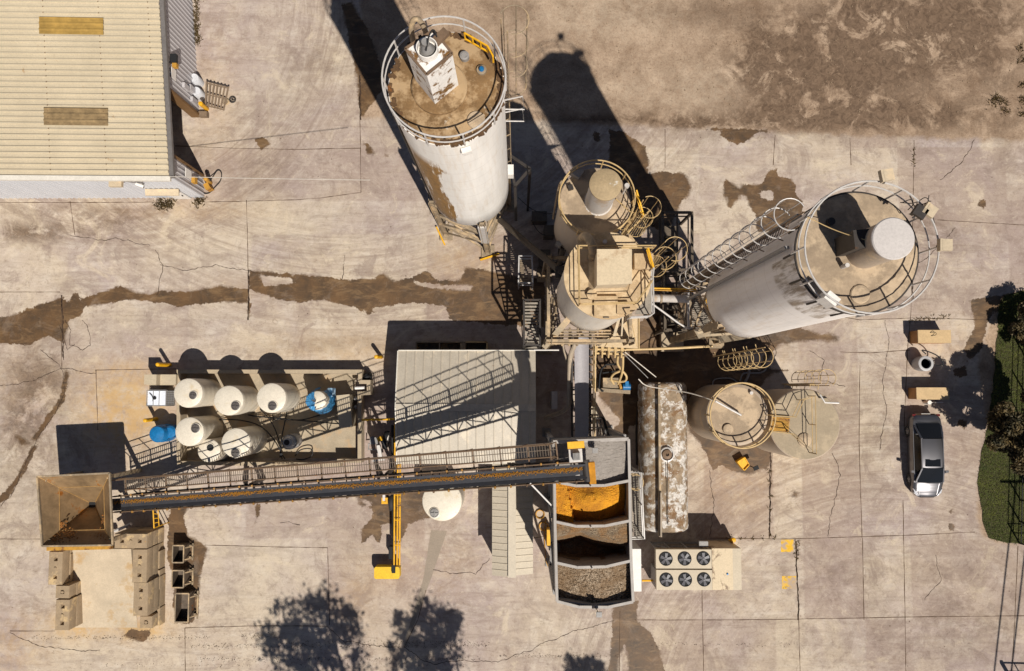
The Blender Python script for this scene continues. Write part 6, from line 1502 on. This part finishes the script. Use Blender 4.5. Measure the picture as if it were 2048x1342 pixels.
for z in (1.85, 1.0): m.beam(F[0]+up*z, q+up*z, .04)
m.build('rail', M['fan_dark'], fe)
gt = thing('gate', 'black barred gate just beyond the lower right corner', 'gate', G(2032, 1372))
m = MB(); a = G(2030, 1372); b = G(2300, 1380); m.beam(a, a+up*2.2, .16); 
for z in (2.1, 1.3, .3): m.beam(a+up*z, b+up*z, .07)
for k in range(12): q = a.lerp(b, k/11); m.beam(q, q+up*2.1, .05)
m.build('rail', M['fan_dark'], gt)
pw = thing('power_line', 'overhead wires running past the right edge of the yard', 'wires', (36, -15, 0))
for dx in (0, 34):
    a = shad(2016+dx, 1100, 9); b = shad(1990+dx, 1330, 9); d2 = (b-a); m = MB(); m.tube([a-d2*.6, a+d2*6], .05, 5); m.build('wire', M['fan_dark'], pw)
for k in (.45, 5.8):
    pass
a = shad(2016, 1100, 9); b = shad(1990, 1330, 9); d2 = b-a
for k in (-.6, 6):
    q = a+d2*k; m = MB(); m.cyl((q.x+.5, q.y, 0), (q.x+.5, q.y, 10), .16, .11, 12); m.beam((q.x-.9, q.y, 9.1), (q.x+1.9, q.y, 9.1), .12); m.build('pole', M['wood'], pw)
# ------------------------------------------------------------ second belt, pipes and plant between the silos
c2 = thing('belt_conveyor', 'short grey belt conveyor rising from the bins to the box-topped silo', 'conveyor', W(1163, 880, 0), 'belt conveyors')
b0 = W(1163, 882, 2.6); b1 = W(1163, 672, 5.6); Ld = (b1-b0).length; dv2 = (b1-b0).normalized(); sd2 = dv2.cross(up).normalized(); un2 = sd2.cross(dv2)
def C2(t, s, h): return b0+dv2*(t*Ld)+sd2*s+un2*h
m = MB(); prof = [(-.38, .14), (-.2, .03), (.2, .03), (.38, .14), (.38, .1), (.2, -.01), (-.2, -.01), (-.38, .1)]; vs = []; fs = []
for k in range(21): vs += [C2(k/20, s, h) for s, h in prof]
for k in range(20):
    for i in range(8): j = (i+1) % 8; fs.append((k*8+i, k*8+j, (k+1)*8+j, (k+1)*8+i))
m.add(vs, fs); m.build('belt', M['belt_light'], c2)
m = MB()
for s in (-.5, .5):
    m.beam(C2(0, s, -.1), C2(1, s, -.1), .08, .2, up=un2)
    for k in range(16): m.beam(C2(k/16, s, -.1), C2(k/16, s, -.7), .05)
    m.beam(C2(0, s, -.7), C2(1, s, -.7), .06)
m.build('frame', M['steel_dark'], c2)
for k in range(14):
    m = MB(); t0 = .04+k*.07
    m.beam(C2(t0, -.46, .0), C2(t0, .46, -.04), .06); m.cyl(C2(t0, .46, .03), C2(t0, .6, .06), .05, n=8); m.build('idler', M['rail_rust'], c2)
m = MB(); m.tube([C2(0, .72, .2), C2(1, .72, .2)], .04, 6); m.tube([C2(0, .64, 0), C2(1, .64, 0)], .03, 6); m.build('conduit', M['rail_tan'], c2)
m = MB(); 
for s in (-.45, .45): f = C2(.45, s, -.7); m.beam((f.x, f.y, 0), f, .12)
m.beam(C2(.45, -.45, -.7), C2(.45, .45, -.7), .1); m.build('support_leg', M['steel_dark'], c2)

# batching platform below silo C
bp = thing('batching_platform', 'cluster of tan beams and pipes under the box-topped silo', 'platform', W(1160, 690, 0))
m = MB(); z = 5.9
for i, (y, xa, xb) in enumerate(((661, 1118, 1222), (667, 1112, 1222), (673, 1106, 1218), (680, 1100, 1210), (687, 1096, 1204))):
    m.tube([W(xa, y, z+.1*i), W(xb, y, z+.1*i)], .05, 6)
    m.build if False else None
for x in (1126, 1140, 1156, 1200): m.tube([W(x, 655, z), W(x-2, 692, z)], .06, 6)
m.beam(W(1112, 664, z+.1), W(1112, 690, z+.1), .08); m.beam(W(1210, 660, z), W(1200, 690, z), .08)
m.build('pipe_rack', M['steel_dusty'], bp)
m = MB(); m.beam(W(1134, 642, 7.2), W(1091, 692, 4.6), .30, .34); m.build('inclined_beam', M['dust_paint'], bp)
m = MB(); P = [W(1192, 693, 4.6), W(1277, 697, 4.6), W(1277, 634, 4.6), W(1262, 634, 4.6), W(1226, 668, 5.2)]
m.add(P+[p-up*.06 for p in P], [(0, 1, 2, 3, 4), (9, 8, 7, 6, 5), (0, 5, 6, 1), (1, 6, 7, 2), (2, 7, 8, 3), (3, 8, 9, 4), (4, 9, 5, 0)]); m.build('canopy', mk('canopy_tan', srgb(196, 172, 136), .8, 0, .15, 1.5, dust=.2), bp)
m = MB()
for k in range(5):
    a = W(1226+k*9, 668-k*8, 5.24-.15*k); b = W(1210+k*16, 694, 4.64); m.beam(a, b, .03)
m.beam(W(1278, 632, 4.66), W(1278, 698, 4.66), .06); m.build('canopy_seam', M['rail_tan'], bp)
m = MB(); a = W(1240, 628, 7.5); b = W(1228, 672, 6.0); m.beam(a, b, .14); a = W(1246, 628, 7.5); b = W(1243, 672, 6.0); m.beam(a, b, .08); m.beam(W(1228, 672, 6.0), W(1243, 673, 6.0), .08); m.build('hanger', M['dust_paint'], bp)
m = MB(); m.tube(hose([W(1124, 670, 5.9), W(1127, 700, 5.2), W(1133, 718, 4.6), W(1133, 725, 4.2)], .05), .05, 6); m.build('hose', M['hose_tan'], bp)
for x, y in ((1270, 640), (1270, 692), (1196, 692)):
    a = W(x, y, 4.5); m = MB(); m.beam((a.x, a.y, 0), (a.x, a.y, 4.5), .12); m.build('leg', M['steel_dusty'], bp)
m = MB(); m.tube(hose([W(1152, 672, 5.8), W(1150, 690, 5.6), W(1141, 706, 5.2), W(1139, 740, 4.4), W(1139, 800, 3.2), W(1136, 816, 2.8), W(1120, 826, 2.2), W(1090, 836, 1.4)], .1), .13, 10)
m.solo('flexible_duct', M['hose_tan'], 'thick tan flexible duct hanging left of the short belt', 'duct')
m = MB()
for i in range(2): m.tube([W(1186+i*0, 698+i*8, 4.4-.5*i), W(1252, 700+i*8, 4.4-.5*i)], .07, 8)
for k in range(5): a = W(1192+k*13, 698, 4.4); m.box(a, (.16, .26, .22)); m.cyl(a+Vector((0, -.1, 0)), a+Vector((0, -.45, -.3)), .05, n=8)
m.solo('pipe_header', M['rail_tan'], 'horizontal tan pipe header with valves above the blue pump', 'pipes')
for pts, r_, l, mt in (([(1068, 700, 4.2), (1118, 700, 4.2)], .045, 'white horizontal pipe sticking out at the shed corner', 'rail_white'), ([(1252, 699, 4.2), (1340, 697, 4.2), (1425, 692, 4.2)], .07, 'long tan pipe running right toward the tall silo', 'rail_tan'),
                     ([(1299, 576, 7.6), (1392, 579, 7.6)], .035, 'upper yellow pipe between the middle and right silos', 'yellow'), ([(1299, 579.5, 7.6), (1390, 583, 7.6)], .035, 'lower yellow pipe between the middle and right silos', 'yellow_rust'),
                     ([(1302, 606, 7.0), (1330, 626, 6.6), (1362, 650, 6.2), (1384, 660, 6), (1404, 654, 6)], .05, 'thin curved pipe sagging toward the tall silo foot', 'rail_white')):
    m = MB(); m.tube(hose([W(*p) for p in pts], .05) if len(pts) > 2 else [W(*p) for p in pts], r_, 8); m.solo('pipe', M[mt], l, 'pipe')
sc_ = thing('screw_conveyor', 'short dusty tube conveyor joining the middle and tall right silos', 'screw conveyor', W(1340, 597, 0), 'screw conveyors')
m = MB(); m.cyl(W(1301, 596, 7.2), W(1378, 598, 7.6), .20, n=20); m.build('tube', M['silo_grey'], sc_)
for x in (1322, 1366): m = MB(); a = W(x, 597, 7.3); m.cyl(a-Vector((.05, 0, 0)), a+Vector((.05, 0, 0)), .24, n=20); m.build('flange', M['steel_dusty'], sc_)
sc2 = thing('screw_conveyor', 'long dark tube conveyor slanting up from the tall white silo', 'screw conveyor', W(1000, 440, 0), 'screw conveyors')
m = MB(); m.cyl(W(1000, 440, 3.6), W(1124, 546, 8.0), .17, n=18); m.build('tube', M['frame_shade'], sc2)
m = MB(); a = W(1122, 545, 8); m.box(a, (.6, .6, .4)); m.cyl(a+up*.2, a+up*.6, .17, n=14); m.build('drive', M['steel_dark'], sc2)
# white post with grating platform by silo D
gp = thing('access_platform', 'small grating platform with a white corner post below the tall right silo', 'platform', G(1400, 630))
z = 5.2
m = MB(); P = [W(1372, 652, z), W(1428, 648, z), W(1430, 596, z), W(1374, 594, z)]
for k in range(16): m.beam(P[0].lerp(P[3], k/15), P[1].lerp(P[2], k/15), .05, .05)
for k in range(9): m.beam(P[0].lerp(P[1], k/8)-up*.04, P[3].lerp(P[2], k/8)-up*.04, .04, .05)
m.build('grating', M['grating'], gp)
m = MB(); m.tube([W(1376, 580, z+1.1), W(1377, 656, z+1.1)], .07, 6); m.tube([W(1372, 656, z+1.1), W(1392, 656, z+1.1)], .06, 6)
for p in ((1377, 582), (1377, 655)): a = W(*p, z+1.1); m.tube([a, a-up*1.2], .05, 6)
m.build('handrail', M['rail_white'], gp)
for p in P: m = MB(); m.beam((p.x, p.y, 0), p, .12); m.build('leg', M['steel_dark'], gp)
m = MB(); m.tube(hose([W(1413, 597, 7), W(1418, 612, 6.6), W(1420, 626, 6.2), W(1426, 636, 6), W(1431, 644, 5.6)], .05), .09, 8); m.solo('strap', M['yellow'], 'yellow hose hanging beside the tall right silo', 'hose')
m = MB()
P = G(1341, 682); m.box((P.x, P.y, .3), (1.3, 1.3, .6)); m.solo('footing', M['conc_wall'], 'square concrete footing under the front leg of the tall silo', 'footing')
fo = W(1462, 680, 7.5)
m = MB(); 
for dx in range(3): m.beam(W(1396+dx*2, 666-dx*4, 9), W(1500+dx*6, 642-dx*2, 10.2), .12)
m.beam(W(1394, 668, 8.6), W(1440, 646, 10), .5, .1); m.beam(W(1400, 672, 8.6), W(1536, 662, 10.0), .1); m.beam(W(1440, 680, 8.0), W(1500, 670, 9.6), .3, .2); m.build('support_ring', M['dust_paint'], sD)
# frames in the shade behind the middle silos
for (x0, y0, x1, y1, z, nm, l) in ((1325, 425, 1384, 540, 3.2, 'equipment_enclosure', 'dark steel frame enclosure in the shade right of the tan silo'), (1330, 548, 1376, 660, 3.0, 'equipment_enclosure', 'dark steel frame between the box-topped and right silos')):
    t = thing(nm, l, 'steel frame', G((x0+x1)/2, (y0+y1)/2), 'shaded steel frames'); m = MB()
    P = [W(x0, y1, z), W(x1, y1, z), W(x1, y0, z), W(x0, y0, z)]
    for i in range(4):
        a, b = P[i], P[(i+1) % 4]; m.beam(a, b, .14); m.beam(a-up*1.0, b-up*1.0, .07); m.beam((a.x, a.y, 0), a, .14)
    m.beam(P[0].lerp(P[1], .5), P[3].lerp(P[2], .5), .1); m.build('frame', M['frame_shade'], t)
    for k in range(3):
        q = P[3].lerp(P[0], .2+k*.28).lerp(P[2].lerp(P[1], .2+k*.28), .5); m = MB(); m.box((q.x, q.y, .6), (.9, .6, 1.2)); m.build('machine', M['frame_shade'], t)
t = thing('work_platform', 'small railed work platform half in shade left of the tan silo', 'platform', G(1052, 540)); z = 2.6
P = [W(1037, 566, z), W(1066, 566, z), W(1064, 512, z), W(1038, 512, z)]; m = MB()
for i in range(4): a, b = P[i], P[(i+1) % 4]; m.beam(a, b, .07); m.beam(a-up*1.0, b-up*1.0, .06); m.beam((a.x, a.y, 0), a, .08)
m.build('frame', M['rail_white'], t)
m = MB()
for k in range(14): m.beam(P[0].lerp(P[3], k/13)-up*1.0, P[1].lerp(P[2], k/13)-up*1.0, .07, .04)
m.build('deck', M['steel_dusty'], t)
t = thing('braced_frame', 'triangular dark bracket frame beside the tall white silo', 'steel frame', G(1040, 380)); m = MB()
a, b, c_, e = W(1018, 310, 9), W(1060, 338, 9), W(1030, 372, 9), W(1032, 440, 6)
m.beam(a, b, .14); m.beam(b, c_, .14); m.beam(a, c_, .12); m.beam(c_, e, .14); m.beam(a, (a.x, a.y, 0), .14); m.beam(b, (b.x, b.y, 0), .14); m.build('frame', M['steel_dark'], t)
m = MB(); p = W(1021, 342, 9.5); m.box((p.x, p.y, 9.4), (.3, .5, .7)); m.build('electrical_box', M['cab_white'], t)
# pale cabinet in the shade
a = W(1109, 800, 1.5); m = MB(); m.box((a.x, a.y, .75), (.34, 1.0, 1.5)); t = thing('control_cabinet', 'narrow grey cabinet in the shade between shed and short belt', 'cabinet', (a.x, a.y, 0)); m.build('body', M['wall_grey'], t)
m = MB(); m.box((a.x, a.y-.52, .8), (.26, .03, 1.1)); m.build('door', M['wall_grey'], t)
# skip behind shed
t = thing('open_skip', 'long open rusty skip in the shade behind the shed', 'skip', G(905, 690)); z = 1.2; m = MB()
a, b = W(832, 700, z), W(974, 684, z); x0, y0, x1, y1 = a.x, a.y, b.x, b.y
for c0, c1_ in (((x0, y0), (x1, y0)), ((x1, y0), (x1, y1)), ((x1, y1), (x0, y1)), ((x0, y1), (x0, y0))): m.beam((*c0, z/2), (*c1_, z/2), .06, z)
m.box(((x0+x1)/2, (y0+y1)/2, .1), (x1-x0, y1-y0, .08)); m.beam((x0+(x1-x0)*.33, y0, z/2), (x0+(x1-x0)*.33, y1, z/2), .06, z); m.beam((x0+(x1-x0)*.66, y0, z/2), (x0+(x1-x0)*.66, y1, z/2), .3, z); m.build('body', M['steel_dusty'], t)
m = MB(); m.beam((x0+(x1-x0)*.7, y1, z+.03), (x1, y1, z+.03), .09, .06); m.beam((x1, y0, z+.03), (x1, y1, z+.03), .09, .06); m.build('rim', M['rail_tan'], t)
# ------------------------------------------------------------ pump skid
ps = thing('pump_skid', 'skid-mounted pump with blue motor and tan hoses between belt and crusted tank', 'pump', G(1235, 770)); 
m = MB(); a = W(1196, 772, 1.6); b = W(1216, 734, 1.6)
fr = [W(1198, 776, 1.7), W(1206, 782, 1.7), W(1203, 738, 1.7), W(1212, 729, 1.7), W(1236, 728, 1.7)]
m.tube([fr[1], fr[0], W(1200, 750, 1.7), fr[2], fr[3], fr[4]], .055, 6); m.tube([W(1205, 746, 1.7), W(1236, 742, 1.7)], .05, 6)
for p in (fr[1], fr[2], fr[4], W(1236, 742, 1.7)): m.tube([p, (p.x, p.y, 0)], .05, 6)
m.build('frame', M['fan_dark'], ps)
m = MB(); p = W(1228, 782, 1.0); m.box((p.x, p.y, .5), (1.9, .22, 1.0), R(-4)); p = W(1222, 766, 1.0); m.box((p.x, p.y, .45), (.9, .6, .9)); m.build('pump_body', M['steel_dusty'], ps)
p = W(1254, 773, 1.2); m = MB(); m.cyl((p.x-.22, p.y, 1.0), (p.x+.22, p.y, 1.0), .2, n=18)
for k in range(7): m.cyl((p.x-.2+k*.065, p.y, 1.0), (p.x-.185+k*.065, p.y, 1.0), .225, n=18)
m.box((p.x, p.y+.15, 1.15), (.2, .3, .2)); m.build('motor', M['blue'], ps)
p = W(1241, 772, 1.2); m = MB(); m.box((p.x, p.y, 1.0), (.14, .35, .3), .3); m.build('coupling_guard', M['yellow_rust'], ps)
for pts in ([(1236, 712, 3), (1234, 728, 2.6), (1243, 740, 2.3), (1254, 752, 2.2), (1252, 762, 2.0), (1240, 764, 1.8), (1220, 760, 1.6)], [(1246, 712, 3), (1246, 735, 2.6), (1243, 752, 2.2), (1236, 768, 1.6)], [(1240, 742, 2.3), (1226, 748, 2.1), (1221, 758, 1.8), (1228, 768, 1.5)]):
    m = MB(); m.tube(hose([W(*q) for q in pts], .06), .065, 8); m.build('pipe', M['rail_tan'], ps)
st = thing('stair_platform', 'small black stair landing with rails beside the bin top', 'stairs', G(1200, 860)); z = 1.6; m = MB()
P = [W(1183, 882, z), W(1222, 882, z), W(1208, 836, z), W(1185, 836, z)]
for a, b in ((0, 1), (1, 2), (2, 3)): m.tube([P[a], P[b]], .035, 5); m.tube([P[a]-up*.5, P[b]-up*.5], .03, 5)
for p in P: m.tube([p, (p.x, p.y, 0)], .035, 5)
for k in range(5): a = P[3].lerp(P[2], k/4)-up*.9; b = P[0].lerp(P[1], k/4)-up*.9; m.beam(a, b, .05)
m.build('rail', M['fan_dark'], st)
m = MB(); p = W(1188, 825, .6); m.box((p.x, p.y, .4), (.5, .7, .8)); m.solo('utility_box', M['cab_cream'], 'small tan utility box right of the short belt', 'box')
# wires and hoses
for pts, r_, mt, nm, l in (([(1277, 758, 3.4), (1290, 772, 3.3), (1330, 778, 3.6), (1380, 785, 4.8), (1430, 802, 6.0)], .03, 'wire', 'cable', 'white cable crossing from the crusted tank to the left round tank'),
    ([(1250, 704, 4.6), (1312, 754, 3.4)], .025, 'wire', 'cable', 'thin cable slanting down to the top of the crusted tank'),
    ([(1246, 706, 4.6), (1296, 756, 3.4)], .02, 'steel_grey', 'cable', 'darker thin cable beside the slanting one above the crusted tank'),
    ([(338, 353, 5.0), (520, 357, 7), (740, 360, 9)], .018, 'wire', 'cable', 'thin white overhead wire from the warehouse corner'),
    ([(1486, 705, .1), (1490, 725, .1), (1500, 742, .1), (1494, 758, .1), (1487, 768, .1)], .08, 'steel_grey', 'hose', 'thick grey hose on wet ground above the left round tank'),
    ([(1536, 730, .1), (1528, 745, .1), (1505, 747, .1), (1485, 745, .1), (1480, 762, .1)], .05, 'steel_grey', 'hose', 'thinner curled hose on the wet ground above the tank'),
    ([(1425, 775, .1), (1426, 758, .1), (1450, 756, .1), (1465, 757, .1), (1478, 768, .1)], .04, 'steel_grey', 'hose', 'bent hose against the rim of the left round tank'),
    ([(420, 362, .9), (428, 350, .3), (436, 338, .1), (444, 345, .1), (442, 362, .1), (430, 374, .1), (420, 386, .1), (410, 388, .1), (400, 382, .2)], .03, 'fan_dark', 'hose', 'black hose looped by the warehouse corner bollard'),
    ([(1092, 1038, .1), (1088, 1060, .1), (1090, 1100, .1), (1092, 1128, .1), (1104, 1142, .1)], .025, 'yellow_rust', 'hose', 'orange cord beside the left bin wall'),
    ([(1276, 800, .1), (1272, 860, .1), (1274, 930, .1)], .06, 'steel_dark', 'hose', 'dark pipe along the left side of the crusted tank')):
    m = MB(); m.tube(hose([W(*q) for q in pts], .05), r_, 6); m.solo(nm, M[mt], l, 'cable' if nm == 'cable' else 'hose')
for (px, py, l) in ((1080, 1028, 'upper coiled cord ring beside the bin wall'), (1087, 1052, 'lower coiled cord ring beside the bin wall')):
    m = MB(); p = G(px, py)
    for k in range(3): m.ring((p.x, p.y, .05+k*.03), .22+.02*k, .02, n=24, k=5)
    m.solo('cord_coil', M['yellow_rust'], l, 'cord')
m = MB(); p = W(1099, 1075, .9); m.box((p.x, p.y, .5), (.3, .9, .9)); t = thing('hand_truck', 'yellow and black hand truck leaning at the left bin wall', 'hand truck', (p.x, p.y, 0)); m.build('frame', M['yellow'], t)
wheel(t, W(1100, 1092, .3), .25, .15, (1, 0, 0))
# yellow sand box
t = thing('yellow_bin', 'open-topped yellow bin on the wet patch below the tanks', 'bin', G(1487, 928)); z = .5; m = MB()
P = [W(1489, 941, z), W(1499, 930, z), W(1490, 915, z), W(1475, 924, z)]
for i in range(4): a, b = P[i], P[(i+1) % 4]; m.beam(a-up*z/2, b-up*z/2, .04, z)
m.build('wall', M['yellow'], t)
m = MB(); m.add([p-up*.12 for p in P], [(0, 1, 2, 3)]); m.build('lid', M['yellow'], t)
m = MB(); m.box((W(1512, 936, .9).x, W(1512, 936, .9).y, .9), (.3, .22, .1), .4); m.tube([W(1498, 931, .3), W(1510, 936, .9)], .03, 5); m.build('handle', M['fan_dark'], t)
# pallet, drums, wheels by the warehouse
t = thing('pallet', 'weathered wooden pallet leaning flat on drums near the warehouse door', 'pallet', G(437, 192)); z = .7
P = [W(411, 212, z), W(447, 221, z-.2), W(457, 173, z-.2), W(413, 163, z)]
for k in range(7): m = MB(); a = P[0].lerp(P[1], k/6); b = P[3].lerp(P[2], k/6); m.beam(a, b, .10, .025); m.build('slat', M['wood'], t)
m = MB()
for k in range(3): a = P[0].lerp(P[3], .05+k*.45)-up*.07; b = P[1].lerp(P[2], .05+k*.45)-up*.07; m.beam(a, b, .06, .1)
m.build('bearer', M['wood'], t)
for px, py, l in ((399, 167, 'upper pale drum under the pallet edge'), (403, 193, 'lower pale drum under the pallet edge')):
    m = MB(); p = G(px, py); m.lathe((p.x, p.y, 0), [(.29, 0), (.3, .3), (.29, .85), (.27, .88), (.26, .84), (.01, .84)], 28); m.solo('drum', M['wall_white'], l, 'drum')
for px, py, l, mt in ((453, 204, 'pale worn tyre beside the pallet', 'steel_dusty'), (466, 200, 'dark spoked wheel beside the pallet', 'steel_dark')):
    m = MB(); p = G(px, py); m.ring((p.x, p.y, .08), .17, .05, n=24, k=8); m.cyl((p.x, p.y, .03), (p.x, p.y, .12), .05, n=10)
    for k in range(5): m.beam(P2(k*1.257, .03, p, .08), P2(k*1.257, .15, p, .08), .025)
    m.solo('loose_tyre', M[mt], l, 'wheel')
m = MB(); p = W(405, 227, .4); m.box((p.x, p.y, .2), (.5, .3, .4)); m.solo('timber_block', M['wood'], 'small timber block at the open doorway corner', 'timber')
m = MB(); p = W(417, 372, .7); m.box((p.x-.1, p.y, .4), (.3, .35, .7), .5); m.solo('hose_reel', M['yellow_rust'], 'yellow hose reel at the foot of the corner bollard', 'reel')
# small rocks on the dirt
rk = MB()
for k in range(500):
    x = random.choice((random.gauss(1650, 160), random.uniform(1050, 2040))); y = random.uniform(-5, 225); p = G(x, y); s_ = random.uniform(.015, .05); rk.box((p.x, p.y, s_*.4), (s_*1.4, s_, s_), random.uniform(0, 3))
o = rk.build('gravel', mk('dirt_stone', srgb(150, 128, 104), .95, 0, .4, 9)); o['kind'] = 'stuff'
db = MB()
for yy_, n, xr2 in ((1272, 90, (480, 560)), (1292, 500, (380, 980)), (1285, 240, (560, 980)), (1318, 330, (400, 960)), (1330, 120, (200, 900)), (1275, 200, (60, 420)), (1312, 160, (1000, 1240)), (1290, 60, (1300, 1600))):
    for k in range(n):
        p = G(random.uniform(*xr2), random.gauss(yy_, 2.5)); s_ = random.uniform(.008, .026); db.box((p.x, p.y, .01), (s_*1.5, s_, .02), random.uniform(0, 3))
o = db.build('debris', mk('debris_dark', srgb(60, 46, 34), .95, 0, .4, 9)); o['kind'] = 'stuff'

# extra plant clutter around the middle silos
ct = thing('riser_pipes', 'bundle of thin tan riser pipes on the left side of the box-topped silo', 'pipes', G(1110, 640))
for i, (x, y0, y1) in enumerate(((1104, 590, 660), (1109, 596, 668), (1114, 588, 650))):
    m = MB(); a = W(x, y0, 6.5); b = W(x-4, y1, 2.5); m.tube([a, b, (b.x, b.y, 0)], .05, 6)
    for k in range(6): q = a.lerp(b, k/5); m.tube([q-Vector((.12, 0, 0)), q+Vector((.2, 0, 0))], .03, 5)
    m.build('pipe', M['steel_dusty'], ct)
tw = thing('stair_tower', 'dark braced steel stair tower in the shade left of the middle silos', 'stair tower', G(1065, 640))
P = [W(1048, 690, 5.5), W(1080, 690, 5.5), W(1080, 600, 5.5), W(1048, 600, 5.5)]
m = MB()
for i in range(4):
    a, b = P[i], P[(i+1) % 4]
    m.beam((a.x, a.y, 0), a, .12); m.beam(a, b, .10); m.beam(a-up*2.7, b-up*2.7, .08); m.beam(a-up*2.7, b, .06); m.beam((a.x, a.y, 0), b-up*2.7, .06)
m.build('frame', M['steel_dark'], tw)
m = MB()
for k in range(16): t_ = k/15; a = P[0].lerp(P[3], t_)-up*(2.6*(1-t_)); b = P[1].lerp(P[2], t_)-up*(2.6*(1-t_)); m.beam(a, b, .1, .03)
m.beam(P[0]-up*2.65, P[3]-up*.05, .05, .1); m.beam(P[1]-up*2.65, P[2]-up*.05, .05, .1)
m.build('tread', M['grating'], tw)
for pts, l in (([(1062, 440, 5), (1080, 470, 4.2), (1110, 472, 4.5)], 'upper slack black cable between the white and tan silos'), ([(1036, 395, 7), (1070, 425, 5.5), (1112, 428, 6)], 'lower slack black cable between the white and tan silos')):
    m = MB(); m.tube(hose([W(*q) for q in pts], .02), .02, 5); m.solo('cable', M['fan_dark'], l, 'cable')
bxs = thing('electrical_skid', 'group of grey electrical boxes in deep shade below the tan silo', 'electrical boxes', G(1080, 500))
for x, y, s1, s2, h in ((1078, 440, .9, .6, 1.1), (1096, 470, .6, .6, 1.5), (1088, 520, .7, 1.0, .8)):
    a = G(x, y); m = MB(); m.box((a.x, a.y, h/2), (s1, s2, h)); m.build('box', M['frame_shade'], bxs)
a = W(1195, 640, 3); m = MB(); m.cyl((a.x, a.y, 0), (a.x, a.y, 3.0), .5, .5, 20); m.cyl((a.x, a.y, 3.0), (a.x, a.y, 3.5), .5, .15, 20); m.solo('mixer_drum', M['steel_dusty'], 'dusty drum standing under the box-topped silo', 'drum')
